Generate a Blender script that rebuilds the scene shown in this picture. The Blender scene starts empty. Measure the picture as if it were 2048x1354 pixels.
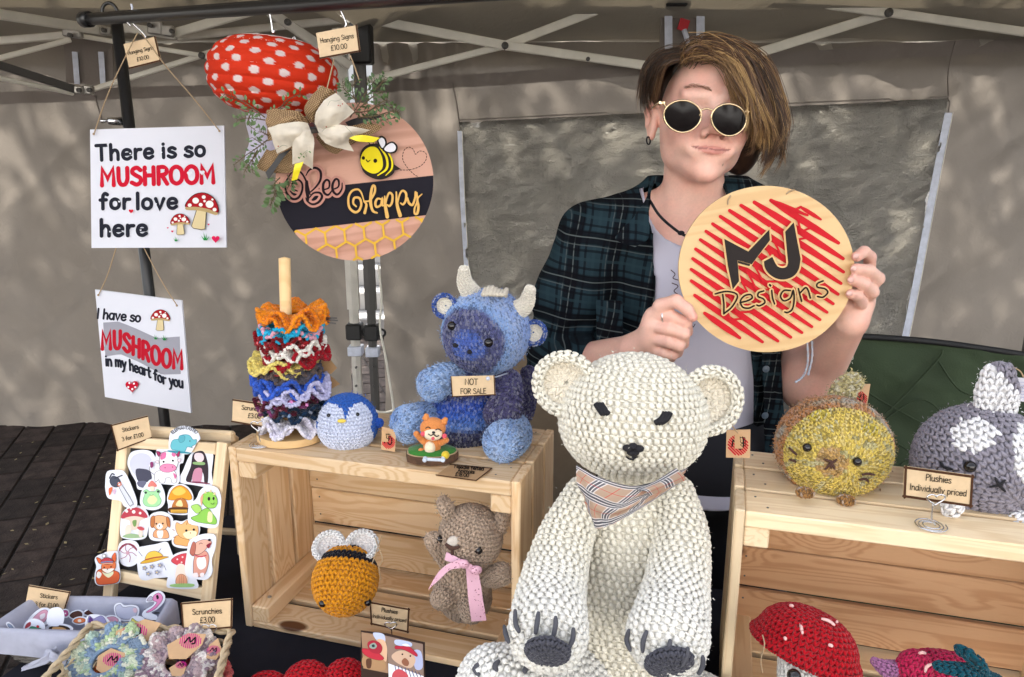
import bpy, math, random
import numpy as np
from mathutils import Vector, Matrix
from mathutils.geometry import tessellate_polygon
random.seed(5)
rng = np.random.default_rng(11)
scene = bpy.context.scene
R_ = math.radians
# ------------------------------------------------------------------ camera
CAM = np.array([0.0, 0.0, 1.49]); PITCH = R_(14.0); F = 1480.0
cd = bpy.data.cameras.new('camera'); cam = bpy.data.objects.new('camera', cd)
scene.collection.objects.link(cam); scene.camera = cam
cd.sensor_width = 36.0; cd.lens = F/2048*36.0; cd.clip_start = 0.02; cd.clip_end = 300
cam.location = CAM; cam.rotation_euler = (R_(90)-PITCH, 0, 0)
# ------------------------------------------------------------------ light
SUN_EL, SUN_AZ = 50.0, -28.0          # sun behind the tents and to the left
world = bpy.data.worlds.new('World'); scene.world = world; world.use_nodes = True
wn = world.node_tree; wn.nodes.clear()
sky = wn.nodes.new('ShaderNodeTexSky'); sky.sky_type = 'NISHITA'; sky.sun_disc = False
sky.sun_elevation = R_(SUN_EL); sky.sun_rotation = R_(SUN_AZ)
sky.air_density = 1.0; sky.dust_density = 4.0; sky.ozone_density = 0.6
bg = wn.nodes.new('ShaderNodeBackground'); bg.inputs['Strength'].default_value = 0.15
wo = wn.nodes.new('ShaderNodeOutputWorld')
hs = wn.nodes.new('ShaderNodeHueSaturation'); hs.inputs['Saturation'].default_value = .42   # thin bright cloud
wn.links.new(sky.outputs[0], hs.inputs['Color']); wn.links.new(hs.outputs[0], bg.inputs[0]); wn.links.new(bg.outputs[0], wo.inputs[0])
sd = bpy.data.lights.new('sun', 'SUN'); sd.energy = 5.0; sd.angle = R_(0.53); sd.color = (1.0, 0.95, 0.86)
sun = bpy.data.objects.new('sun', sd); scene.collection.objects.link(sun)
sv = Vector((math.sin(R_(SUN_AZ))*math.cos(R_(SUN_EL)), math.cos(R_(SUN_AZ))*math.cos(R_(SUN_EL)), math.sin(R_(SUN_EL))))
sun.rotation_euler = sv.to_track_quat('Z', 'Y').to_euler()
sun.location = (0, 0, 8)
vs = scene.view_settings
vs.view_transform = 'Standard'; vs.look = 'None'; vs.gamma = 1.0; vs.use_curve_mapping = False
vs.exposure = 1.95
scene.cycles.max_bounces = 8; scene.cycles.transmission_bounces = 6; scene.cycles.transparent_max_bounces = 8
# ------------------------------------------------------------------ pixel -> place
def ray(px, py):
    dx = (px-1024)/F; dy = (677-py)/F
    return np.array([dx, math.cos(PITCH)+dy*math.sin(PITCH), -math.sin(PITCH)+dy*math.cos(PITCH)])
def P(px, py, Y):
    d = ray(px, py); return CAM + d*(Y/d[1])
def PZ(px, py, z):
    d = ray(px, py); return CAM + d*((z-CAM[2])/d[2])
def depth(p): return (p[1]-CAM[1])*math.cos(PITCH) - (p[2]-CAM[2])*math.sin(PITCH)
def M(px_len, p): return px_len*depth(p)/F      # photo pixels -> metres at the place p
def unit(v): v = np.asarray(v, float); return v/np.linalg.norm(v)
def hexc(h):
    h = h.lstrip('#'); r = [int(h[i:i+2], 16)/255 for i in (0, 2, 4)]
    return tuple(c/12.92 if c <= .04045 else ((c+.055)/1.055)**2.4 for c in r)
# ------------------------------------------------------------------ meshes
class MB:
    def __init__(s): s.V=[]; s.n=0; s.Q=[]; s.T=[]; s.C=[]; s.UV=[]
    def add(s, V, Q=None, T=None, col=(1,1,1), uv=None):
        V = np.asarray(V, float).reshape(-1, 3)
        if Q is not None and len(Q): s.Q.append(np.asarray(Q, np.int64).reshape(-1, 4)+s.n)
        if T is not None and len(T): s.T.append(np.asarray(T, np.int64).reshape(-1, 3)+s.n)
        c = np.asarray(col, float)
        s.C.append(np.broadcast_to(c, (len(V), 3)) if c.ndim == 1 else c)
        s.UV.append(np.zeros((len(V), 2)) if uv is None else np.asarray(uv, float).reshape(-1, 2))
        s.V.append(V); s.n += len(V); return s
    def mesh(s, name, mat, origin=(0,0,0), smooth=False):
        me = bpy.data.meshes.new(name)
        V = np.concatenate(s.V) - np.asarray(origin); Q = np.concatenate(s.Q) if s.Q else np.zeros((0,4),np.int64)
        T = np.concatenate(s.T) if s.T else np.zeros((0,3),np.int64)
        me.vertices.add(len(V)); me.vertices.foreach_set('co', V.astype(np.float32).ravel())
        nl = Q.size+T.size; me.loops.add(nl)
        li = np.concatenate([Q.ravel(), T.ravel()]).astype(np.int32); me.loops.foreach_set('vertex_index', li)
        me.polygons.add(len(Q)+len(T))
        st = np.concatenate([np.arange(len(Q))*4, Q.size+np.arange(len(T))*3]).astype(np.int32)
        me.polygons.foreach_set('loop_start', st)
        me.polygons.foreach_set('use_smooth', np.full(len(Q)+len(T), smooth))
        me.update(calc_edges=True)
        ca = me.color_attributes.new('Col', 'FLOAT_COLOR', 'POINT')
        C = np.concatenate(s.C); ca.data.foreach_set('color', np.hstack([C, np.ones((len(C),1))]).astype(np.float32).ravel())
        UV = np.concatenate(s.UV)
        if UV.any():
            ul = me.uv_layers.new(name='UVMap'); ul.data.foreach_set('uv', UV[li].astype(np.float32).ravel())
        me.validate(); me.materials.append(mat); return me
    def build(s, name, mat, parent=None, smooth=False, loc=None, kind=None, label=None):
        if loc is not None: org = np.asarray(loc, float)
        elif parent is not None: org = np.array(parent['_o'])
        else: org = np.zeros(3)
        me = s.mesh(name, mat, org, smooth)
        o = bpy.data.objects.new(name, me); scene.collection.objects.link(o)
        base = np.array(parent['_o']) if parent is not None else np.zeros(3)
        o.location = org-base
        if parent is not None: o.parent = parent
        o['_o'] = [float(x) for x in org]
        if kind: o['kind'] = kind
        if label: o['label'] = label
        return o
def thing(name, label, cat, loc, group=None):
    o = bpy.data.objects.new(name, None); scene.collection.objects.link(o)
    o.empty_display_size = .05; o.location = loc; o['_o'] = [float(x) for x in loc]
    o['label'] = label; o['category'] = cat
    if group: o['group'] = group
    return o
def tag(o, label, cat, group=None):
    o['label'] = label; o['category'] = cat
    if group: o['group'] = group
    return o
# shapes ------------------------------------------------------------
def cbox(sx, sy, sz, ch):
    """box centred on 0 with chamfered edges: verts, quads, tris"""
    ch = min(ch, sx*.3, sy*.3, sz*.3); h = np.array([sx,sy,sz])/2
    V=[]; idx={}
    for i in (-1,1):
        for j in (-1,1):
            for k in (-1,1):
                s = np.array([i,j,k])
                for a in range(3):
                    v = s*h; w = s*(h-ch); p = w.copy(); p[a] = v[a]
                    idx[(i,j,k,a)] = len(V); V.append(p)
    Q=[];T=[]
    for a in range(3):
        b,c=[x for x in range(3) if x!=a]
        for s in (-1,1):
            q=[]
            for (u,v) in ((-1,-1),(1,-1),(1,1),(-1,1)):
                k=[0,0,0];k[a]=s;k[b]=u;k[c]=v;q.append(idx[(*k,a)])
            Q.append(q if (s==1)==(a!=1) else q[::-1])
        for u in (-1,1):
            for v in (-1,1):
                k0=[0,0,0];k1=[0,0,0];k0[a]=-1;k1[a]=1;k0[b]=k1[b]=u;k0[c]=k1[c]=v
                q=[idx[(*k0,b)],idx[(*k1,b)],idx[(*k1,c)],idx[(*k0,c)]]
                Q.append(q)
    for i in (-1,1):
        for j in (-1,1):
            for k in (-1,1):
                T.append([idx[(i,j,k,0)],idx[(i,j,k,1)],idx[(i,j,k,2)]])
    V=np.array(V); 
    def fix(fs):
        out=[]
        for f in fs:
            p=V[f]; n=np.cross(p[1]-p[0],p[2]-p[0]); out.append(f if n@p.mean(0)>0 else f[::-1])
        return out
    return V, fix(Q), fix(T)
def plank(name, p, size, axes, mat, parent, ch=.0012, kind=None):
    """a board: p = centre in the world, size along the three axes (columns x,y,z)"""
    V,Q,T = cbox(*size, ch)
    mb = MB(); mb.add(V,Q,T)
    me = mb.mesh(name, mat, (0,0,0))
    o = bpy.data.objects.new(name, me); scene.collection.objects.link(o)
    A = np.array(axes, float).T
    m = Matrix([[*A[0], 0],[*A[1],0],[*A[2],0],[0,0,0,1]])
    base = np.array(parent['_o']) if parent is not None else np.zeros(3)
    m.translation = Vector(np.asarray(p)-base); o.matrix_basis = m
    if parent is not None: o.parent = parent
    o['_o'] = [float(x) for x in p]
    if kind: o['kind']=kind
    return o
def frame_from(t, ref=None):
    t = unit(t); r = np.array([0,0,1.]) if ref is None else np.asarray(ref, float)
    if abs(t@unit(r)) > .97: r = np.array([0,1.,0]) if abs(t[1])<.9 else np.array([1.,0,0])
    e1 = unit(np.cross(r, t)); e2 = np.cross(t, e1); return e1, e2
def par_frames(C, ref=None):
    C = np.asarray(C, float); n=len(C)
    T = np.gradient(C, axis=0); T /= np.linalg.norm(T,axis=1,keepdims=True)+1e-12
    e1,_ = frame_from(T[0], ref); E1=[e1]
    for i in range(1,n):
        e = E1[-1]-T[i]*(E1[-1]@T[i]); E1.append(unit(e))
    E1=np.array(E1); return T, E1, np.cross(T,E1)
def tube(mb, pts, r, seg=8, col=(1,1,1), caps=True, ref=None, flat=1.0):
    C=np.asarray(pts,float); n=len(C); r=np.broadcast_to(np.asarray(r,float),(n,))
    T,E1,E2=par_frames(C,ref); th=np.arange(seg)*2*np.pi/seg
    V=C[:,None,:]+r[:,None,None]*(np.cos(th)[None,:,None]*E1[:,None,:]+flat*np.sin(th)[None,:,None]*E2[:,None,:])
    i=np.arange(n-1)[:,None]*seg; j=np.arange(seg)[None,:]; j2=(j+1)%seg
    Q=np.stack([i+j,i+j2,i+seg+j2,i+seg+j],-1).reshape(-1,4)
    V=V.reshape(-1,3); Tn=[]
    if caps:
        k=len(V); V=np.vstack([V,C[0]-T[0]*r[0]*.3,C[-1]+T[-1]*r[-1]*.3])
        Tn=[[k,(j_+1)%seg,j_] for j_ in range(seg)]+[[k+1,(n-1)*seg+j_,(n-1)*seg+(j_+1)%seg] for j_ in range(seg)]
    cc=np.asarray(col,float)
    if cc.ndim==2:
        cc=np.repeat(cc,seg,axis=0)
        if caps: cc=np.vstack([cc,cc[0],cc[-1]])
    mb.add(V,Q,Tn,col=cc)
def catmull(pts, n=8, closed=False):
    p=np.asarray(pts,float)
    if len(p)<3 and not closed: return np.array([p[0]+(p[-1]-p[0])*t for t in np.linspace(0,1,n+1)])
    if closed: q=np.vstack([p[-1],p,p[0],p[1]])
    else: q=np.vstack([2*p[0]-p[1],p,2*p[-1]-p[-2]])
    out=[]
    for i in range(1,len(q)-2):
        a,b,c,d=q[i-1],q[i],q[i+1],q[i+2]
        for t in np.arange(n)/n:
            out.append(.5*((2*b)+(-a+c)*t+(2*a-5*b+4*c-d)*t*t+(-a+3*b-3*c+d)*t**3))
    if not closed: out.append(p[-1])
    return np.array(out)
def ell(mb, c, r, ax=None, nu=16, nv=10, col=(1,1,1)):
    """ellipsoid with radii r along the axes ax (rows)"""
    A=np.eye(3) if ax is None else np.asarray(ax,float); r=np.broadcast_to(np.asarray(r,float),(3,))
    ph=np.linspace(0,np.pi,nv+1)[1:-1]; th=np.arange(nu)*2*np.pi/nu
    L=np.array([[math.sin(p)*math.cos(t),math.sin(p)*math.sin(t),math.cos(p)] for p in ph for t in th]+[[0,0,1],[0,0,-1]])
    V=np.asarray(c)+(L*r)@A
    Q=[[i*nu+j,(i+1)*nu+j,(i+1)*nu+(j+1)%nu,i*nu+(j+1)%nu] for i in range(nv-2) for j in range(nu)]
    k=(nv-1)*nu
    T=[[k,j,(j+1)%nu] for j in range(nu)]+[[k+1,(nv-2)*nu+(j+1)%nu,(nv-2)*nu+j] for j in range(nu)]
    mb.add(V,Q,T,col=col)
def grid(mb, G, col=(1,1,1), uv=None, closed_u=False):
    """G: (rows, cols, 3)"""
    G=np.asarray(G,float); a,b=G.shape[:2]
    i=np.arange(a-1)[:,None]*b; j=np.arange(b if closed_u else b-1)[None,:]; j2=(j+1)%b
    Q=np.stack([i+j,i+j2,i+b+j2,i+b+j],-1).reshape(-1,4)
    if uv is None:
        U,Vv=np.meshgrid(np.linspace(0,1,b),np.linspace(0,1,a)); uv=np.stack([U,Vv],-1)
    mb.add(G,Q,col=col,uv=uv)
def slabgrid(mb, G, th, col=(1,1,1)):
    """sheet with real thickness th (solid)"""
    G=np.asarray(G,float); a,b=G.shape[:2]
    du=np.gradient(G,axis=1); dv=np.gradient(G,axis=0); N=np.cross(du,dv); N/=np.linalg.norm(N,axis=2,keepdims=True)+1e-12
    G2=G+N*th; grid(mb,G,col); 
    i=np.arange(a-1)[:,None]*b; j=np.arange(b-1)[None,:]
    Q=np.stack([i+j,i+b+j,i+b+j+1,i+j+1],-1).reshape(-1,4)
    U,Vv=np.meshgrid(np.linspace(0,1,b),np.linspace(0,1,a))
    mb.add(G2,Q,col=col,uv=np.stack([U,Vv],-1))
    rim=np.concatenate([G[0],G[1:,-1],G[-1,-2::-1],G[-2:0:-1,0]]); rim2=np.concatenate([G2[0],G2[1:,-1],G2[-1,-2::-1],G2[-2:0:-1,0]])
    n=len(rim); mb.add(np.vstack([rim,rim2]),[[k,(k+1)%n,n+(k+1)%n,n+k] for k in range(n)],col=col)
def prism(mb, top, bot, col=(1,1,1), colside=None):
    """solid between two matching outlines (n,3)"""
    top=np.asarray(top,float);bot=np.asarray(bot,float);n=len(top)
    c=top.mean(0); nn=np.zeros(3)
    for i in range(n): nn+=np.cross(top[i]-c,top[(i+1)%n]-c)
    e1,e2=frame_from(nn)
    tri=tessellate_polygon([[Vector((float((p-c)@e1),float((p-c)@e2),0)) for p in top]])
    T=[list(t) for t in tri]
    mb.add(top,T=T,col=col); mb.add(bot,T=[t[::-1] for t in T],col=col if colside is None else colside)
    mb.add(np.vstack([top,bot]),[[k,n+k,n+(k+1)%n,(k+1)%n] for k in range(n)],col=col if colside is None else colside)
# ------------------------------------------------------------------ flat print laid on a plane, drawn in photo pixels
class Plane:
    def __init__(s, a, b=None, c=None, n=None):
        s.p=np.asarray(a,float)
        s.n=unit(np.cross(np.asarray(b)-s.p,np.asarray(c)-s.p)) if n is None else unit(n)
        if s.n@(CAM-s.p)<0: s.n=-s.n
    def __call__(s, px, py, h=0.0):
        d=ray(px,py); t=((s.p+s.n*0-CAM)@s.n)/(d@s.n); return CAM+d*t+s.n*h
def slab(mb, pl, pts, th, col=(1,1,1), h=0.0, colside=None):
    top=[pl(x,y,h) for x,y in pts]; bot=[pl(x,y,h)-pl.n*th for x,y in pts]; prism(mb,top,bot,col,colside)
GL={}
def _g(s):
    for line in s.strip().split('\n'):
        k,w,rest=line.split(None,2); st=[]
        for part in rest.split('|'):
            t=part.split(); pts=[tuple(map(float,q.split(','))) for q in t[1:]]
            if t[0]=='s': p=catmull(pts,5)
            elif t[0]=='o': p=catmull(pts,5,True); p=np.vstack([p,p[0]])
            else: p=np.array(pts)
            st.append(p)
        GL[k]=(float(w),st)
_g('''
a 5.6 s 4.6,4.2 3.2,5 1.3,4.5 .5,2.5 1.2,.6 2.8,.1 4.2,1.2 4.7,3|l 4.8,5 4.9,0
c 5 s 4.6,4.1 3,5 1.2,4.4 .5,2.5 1.2,.6 3,0 4.7,.9
d 5.7 s 4.6,4.2 3.2,5 1.3,4.5 .5,2.5 1.2,.6 2.8,.1 4.2,1.2 4.7,3|l 4.8,8 4.9,0
e 5.2 s .6,2.6 2.6,2.6 4.6,2.9 4.3,4.4 2.8,5 1.2,4.4 .5,2.5 1.2,.6 3,0 4.7,.9
f 4.2 s 4,7.4 2.8,8 1.8,7 1.6,5 1.6,0|l .2,4.6 3.4,4.7
g 5.6 s 4.6,4.2 3.2,5 1.3,4.5 .5,2.5 1.2,.8 2.8,.4 4.2,1.4 4.7,3|s 4.8,5 4.8,1 4.6,-1.6 3.2,-2.9 1,-2.4
h 5.5 l .9,8 .9,0|s .9,3 2.2,4.8 3.8,4.8 4.6,3.2 4.6,0
i 2 l 1,5 1,0|l 1,7 1,7.1
k 5.2 l .9,8 .9,0|l 4.2,5 1,2.4 4.5,0
l 2 l 1,8 1,0
m 7.9 l .9,5 .9,0|s .9,3 2,4.8 3.4,4.6 4,3 4,0|s 4,3 5,4.8 6.4,4.6 7,3 7,0
n 5.5 l .9,5 .9,0|s .9,3 2.2,4.8 3.8,4.8 4.6,3.2 4.6,0
o 5.5 o 2.7,5 1,4.2 .5,2.5 1,.8 2.7,0 4.4,.8 4.9,2.5 4.4,4.2
p 5.5 l .9,5 .9,-3|s .9,3.6 2.2,4.9 4,4.6 4.8,2.6 4,.5 2.4,0 .9,1.2
r 4.2 l .9,5 .9,0|s .9,3 2,4.6 3.9,4.8
s 4.6 s 4.1,4.3 2.6,5 1,4.4 1.1,3.2 3.2,2.3 4.2,1.2 3.4,.2 1.8,0 .4,.7
t 4.1 s 1.8,7.2 1.7,3 1.8,1 2.5,.1 3.7,.4|l .2,5 3.5,5
u 5.5 s .8,5 .8,1.8 1.7,.2 3.2,.2 4.5,1.8|l 4.6,5 4.7,0
v 5.2 l .5,5 2.5,0 4.6,5
y 5.3 l .6,5 2.8,.6|s 4.8,5 3.2,1 1.8,-2.4 .6,-2.9
A 6 l .3,0 3,8 5.7,0|l 1.3,2.8 4.7,2.8
B 5.6 l .9,8 .9,0|s .9,8 3.4,7.8 4.4,6.2 3.4,4.4 1,4.2|s 1,4.2 4,4 5,2.2 3.8,.4 .9,0
C 5.6 s 5.2,6.8 3.4,8 1.2,6.6 .6,4 1.4,1.2 3.4,0 5.3,1.1
D 6 l .9,8 .9,0|s .9,8 3.6,7.4 5.4,4.4 3.8,.9 .9,0
E 5 l 4.6,8 .9,8 .9,0 4.7,0|l .9,4.2 4,4.2
F 5 l 4.6,8 .9,8 .9,0|l .9,4.3 3.9,4.3
H 6.1 l .9,8 .9,0|l 5.1,8 5.1,0|l .9,4.2 5.1,4.2
I 2.2 l 1.1,8 1.1,0
L 4.8 l .9,8 .9,0 4.6,0
M 7.6 l .9,0 1.1,8 3.7,3 6.4,8 6.6,0
N 6.8 l .9,0 .9,8 5.9,0 5.9,8
O 6.8 o 3.4,8 1.3,6.8 .6,4 1.3,1.2 3.4,0 5.5,1.2 6.2,4 5.5,6.8
P 5.5 l .9,8 .9,0|s .9,7.9 3.4,8 5,6.3 4,4.4 .9,3.8
R 5.7 l .9,8 .9,0|s .9,7.9 3.4,8 4.9,6.5 4.2,4.7 1,4|l 2.6,4 5,0
S 5.6 s 4.9,6.8 3.2,8 1.3,7.3 1,5.7 2.8,4.3 4.7,3.1 4.8,1.2 3,0 .6,1
T 6 l .3,7.8 5.7,7.8|l 3,7.8 3,0
U 6.2 s .9,8 .9,5 1,2.4 2,.3 4,.3 5.1,2.4 5.2,5 5.2,8
0 5.6 o 2.8,8 1,6.6 .5,4 1,1.4 2.8,0 4.6,1.4 5.1,4 4.6,6.6
1 3.6 l .8,6.6 2.4,8 2.4,0
3 5.2 s .8,7.2 2.8,8 4.3,6.6 3.6,4.8 2.2,4.4|s 2.2,4.4 4.4,3.6 4.6,1.4 2.8,0 .6,.8
5 5.2 l 4.4,8 1.2,8 1,4.6|s 1,4.6 3,5 4.6,3.6 4.4,1.2 2.6,0 .6,.8
8 5.4 o 2.7,8 1,7 1.4,5 2.7,4.2 4.6,2.2 4,.4 2.7,0 1,.5 .7,2.2 2.7,4.2 4.2,5.2 4.3,7
£ 5.4 s 4.8,6.8 3.4,8 1.9,7 1.9,4 1.4,1 .4,.1|l .6,.1 4.8,.1|l .6,4 3.8,4
. 2 l 1,0 1,.1
! 2 l 1,8 1,2.6|l 1,.1 1,.2
''')
class Art:
    def __init__(s, pl): s.pl=pl; s.mb=MB(); s.h=.0003
    def up(s): s.h+=.00013; return s.h
    def poly(s, pts, col, smooth=False, n=6):
        p=catmull(pts,n,True) if smooth else np.asarray(pts,float)
        h=s.up(); tri=tessellate_polygon([[Vector((float(a),float(b),0)) for a,b in p]])
        V=np.array([s.pl(a,b,h) for a,b in p]); T=[]
        for t in tri:
            nn=np.cross(V[t[1]]-V[t[0]],V[t[2]]-V[t[0]]); T.append(t if nn@s.pl.n>0 else (t[0],t[2],t[1]))
        s.mb.add(V,T=T,col=hexc(col))
    def circ(s, x, y, rx, ry, col, rot=0, n=24):
        t=np.arange(n)*2*np.pi/n; a=R_(rot)
        s.poly(np.stack([x+rx*np.cos(t)*math.cos(a)-ry*np.sin(t)*math.sin(a), y+rx*np.cos(t)*math.sin(a)+ry*np.sin(t)*math.cos(a)],-1),col)
    def stroke(s, pts, w, col, up=True):
        p=np.asarray(pts,float)
        if up: s.up()
        keep=[0]+[i for i in range(1,len(p)) if np.hypot(*(p[i]-p[i-1]))>1e-4]; p=p[keep]
        if len(p)<2: p=np.vstack([p,p[0]+[.1,0]])
        w=np.broadcast_to(np.asarray(w,float),(len(p),)) if np.ndim(w)==0 or len(w)==len(p) else np.interp(np.linspace(0,1,len(p)),np.linspace(0,1,len(w)),w)
        d=np.gradient(p,axis=0); d/=np.linalg.norm(d,axis=1,keepdims=True)+1e-9
        seg=np.diff(p,axis=0); seg/=np.linalg.norm(seg,axis=1,keepdims=True)
        for i in range(1,len(p)-1):
            m=seg[i-1]+seg[i]; L=np.linalg.norm(m)
            if L>.3: d[i]=m/L
        nr=np.stack([-d[:,1],d[:,0]],-1); sc=np.ones(len(p))
        for i in range(1,len(p)-1): sc[i]=min(1.7,1/max(.4,abs(nr[i]@np.array([-seg[i][1],seg[i][0]]))))
        A=p+nr*(w*sc/2)[:,None]; B=p-nr*(w*sc/2)[:,None]
        hh=s.h+np.linspace(0,.0001,len(p)); V=[];Q=[];T=[]
        for i in range(len(p)): V+= [s.pl(*A[i],hh[i]), s.pl(*B[i],hh[i])]
        for i in range(len(p)-1): Q.append([2*i,2*i+1,2*i+3,2*i+2])
        for e,sg in ((0,-1),(len(p)-1,1)):
            k=len(V); V.append(s.pl(*p[e],hh[e])); m=6; st=len(V)
            base=math.atan2(nr[e][1],nr[e][0])
            for q in range(m+1):
                a=base-sg*np.pi*q/m; V.append(s.pl(p[e][0]+math.cos(a)*w[e]/2,p[e][1]+math.sin(a)*w[e]/2,hh[e]))
            for q in range(m): T.append([k,st+q,st+q+1])
        V=np.array(V)
        Q=[q if np.cross(V[q[1]]-V[q[0]],V[q[2]]-V[q[0]])@s.pl.n>0 else q[::-1] for q in Q]
        T=[q if np.cross(V[q[1]]-V[q[0]],V[q[2]]-V[q[0]])@s.pl.n>0 else q[::-1] for q in T]
        s.mb.add(V,Q,T,col=hexc(col))
    def line(s, pts, w, col, closed=False, n=6):
        p=catmull(pts,n,closed)
        if closed: p=np.vstack([p,p[0]])
        s.stroke(p,w,col)
    def text(s, txt, x, y, size, w, col, ang=0, center=True, curve=None, sx=1.0, sp=0.0, up=True, slant=0.0):
        """size = cap height in px; x,y baseline centre; ang degrees, counter-clockwise"""
        k=size/8; tot=sum((3.2 if c==' ' else GL[c][0]+sp)*k*sx for c in txt); cx=-tot/2 if center else 0
        if up: s.up()
        a=R_(ang)
        for c in txt:
            if c==' ': cx+=3.2*k*sx; continue
            gw,sts=GL[c]
            for st in sts:
                u=cx+(st[:,0]+slant*st[:,1])*k*sx; v=st[:,1]*k
                if curve is not None: X,Y=curve(u,v)
                else: X=x+u*math.cos(a)-v*math.sin(a); Y=y-(u*math.sin(a)+v*math.cos(a))
                s.stroke(np.stack([X,Y],-1),w,col,up=False)
            cx+=(gw+sp)*k*sx
        s.up()
        return tot
    def heart(s,x,y,r,col,rot=0):
        t=np.linspace(0,2*np.pi,22)[:-1]; hx=np.sin(t)**3; hy=-(13*np.cos(t)-5*np.cos(2*t)-2*np.cos(3*t)-np.cos(4*t))/16
        a=R_(rot); s.poly(np.stack([x+r*(hx*math.cos(a)-hy*math.sin(a)),y+r*(hx*math.sin(a)+hy*math.cos(a))],-1),col)
    def build(s, name, parent, mat=None): return s.mb.build(name, mat or MAT['print'], parent)
# ------------------------------------------------------------------ materials
MAT={}
def mat(name, base=(.8,.8,.8), rough=.6, metal=0, attr=False, spec=.5, noise=None, bump=None, sheen=0, sss=0, coat=0, trans=None, alpha=None, var=0.0):
    """noise=(scale, amount) colour variation; bump=(scale, strength, distance)"""
    m=bpy.data.materials.new(name); m.use_nodes=True; nt=m.node_tree; b=nt.nodes['Principled BSDF']; L=nt.links.new
    b.inputs['Roughness'].default_value=rough; b.inputs['Metallic'].default_value=metal; b.inputs['Specular IOR Level'].default_value=spec
    tc=nt.nodes.new('ShaderNodeTexCoord')
    if attr:
        a=nt.nodes.new('ShaderNodeAttribute'); a.attribute_name='Col'; c=a.outputs['Color']
    else:
        r=nt.nodes.new('ShaderNodeRGB'); r.outputs[0].default_value=(*base,1); c=r.outputs[0]
    if noise:
        n=nt.nodes.new('ShaderNodeTexNoise'); n.inputs['Scale'].default_value=noise[0]; n.inputs['Detail'].default_value=4; L(tc.outputs['Object'],n.inputs['Vector'])
        mr=nt.nodes.new('ShaderNodeMapRange'); mr.inputs[1].default_value=.3; mr.inputs[2].default_value=.7; mr.inputs[3].default_value=1-noise[1]; mr.inputs[4].default_value=1+noise[1]*.6; L(n.outputs['Fac'],mr.inputs[0])
        v=nt.nodes.new('ShaderNodeVectorMath'); v.operation='SCALE'; L(c,v.inputs[0]); L(mr.outputs[0],v.inputs['Scale']); c=v.outputs[0]
    if var:
        oi=nt.nodes.new('ShaderNodeObjectInfo'); mr=nt.nodes.new('ShaderNodeMapRange'); mr.inputs[3].default_value=1-var; mr.inputs[4].default_value=1+var; L(oi.outputs['Random'],mr.inputs[0])
        v=nt.nodes.new('ShaderNodeVectorMath'); v.operation='SCALE'; L(c,v.inputs[0]); L(mr.outputs[0],v.inputs['Scale']); c=v.outputs[0]
    L(c,b.inputs['Base Color'])
    if bump:
        n=nt.nodes.new('ShaderNodeTexNoise'); n.inputs['Scale'].default_value=bump[0]; n.inputs['Detail'].default_value=5; L(tc.outputs['Object'],n.inputs['Vector'])
        bm=nt.nodes.new('ShaderNodeBump'); bm.inputs['Strength'].default_value=bump[1]; bm.inputs['Distance'].default_value=bump[2]; L(n.outputs['Fac'],bm.inputs['Height']); L(bm.outputs[0],b.inputs['Normal'])
    if sheen: b.inputs['Sheen Weight'].default_value=sheen; b.inputs['Sheen Roughness'].default_value=.4
    if sss: b.inputs['Subsurface Weight'].default_value=sss; b.inputs['Subsurface Radius'].default_value=(.012,.004,.002); b.inputs['Subsurface Scale'].default_value=.35
    if coat: b.inputs['Coat Weight'].default_value=coat; b.inputs['Coat Roughness'].default_value=.08
    if alpha is not None: b.inputs['Alpha'].default_value=alpha
    if trans:
        tr=nt.nodes.new('ShaderNodeBsdfTranslucent'); L(c,tr.inputs[0]); mx=nt.nodes.new('ShaderNodeMixShader'); mx.inputs[0].default_value=trans
        if bump: L(bm.outputs[0],tr.inputs['Normal'])
        L(b.outputs[0],mx.inputs[1]); L(tr.outputs[0],mx.inputs[2]); L(mx.outputs[0],nt.nodes['Material Output'].inputs[0])
    MAT[name]=m; return m
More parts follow.
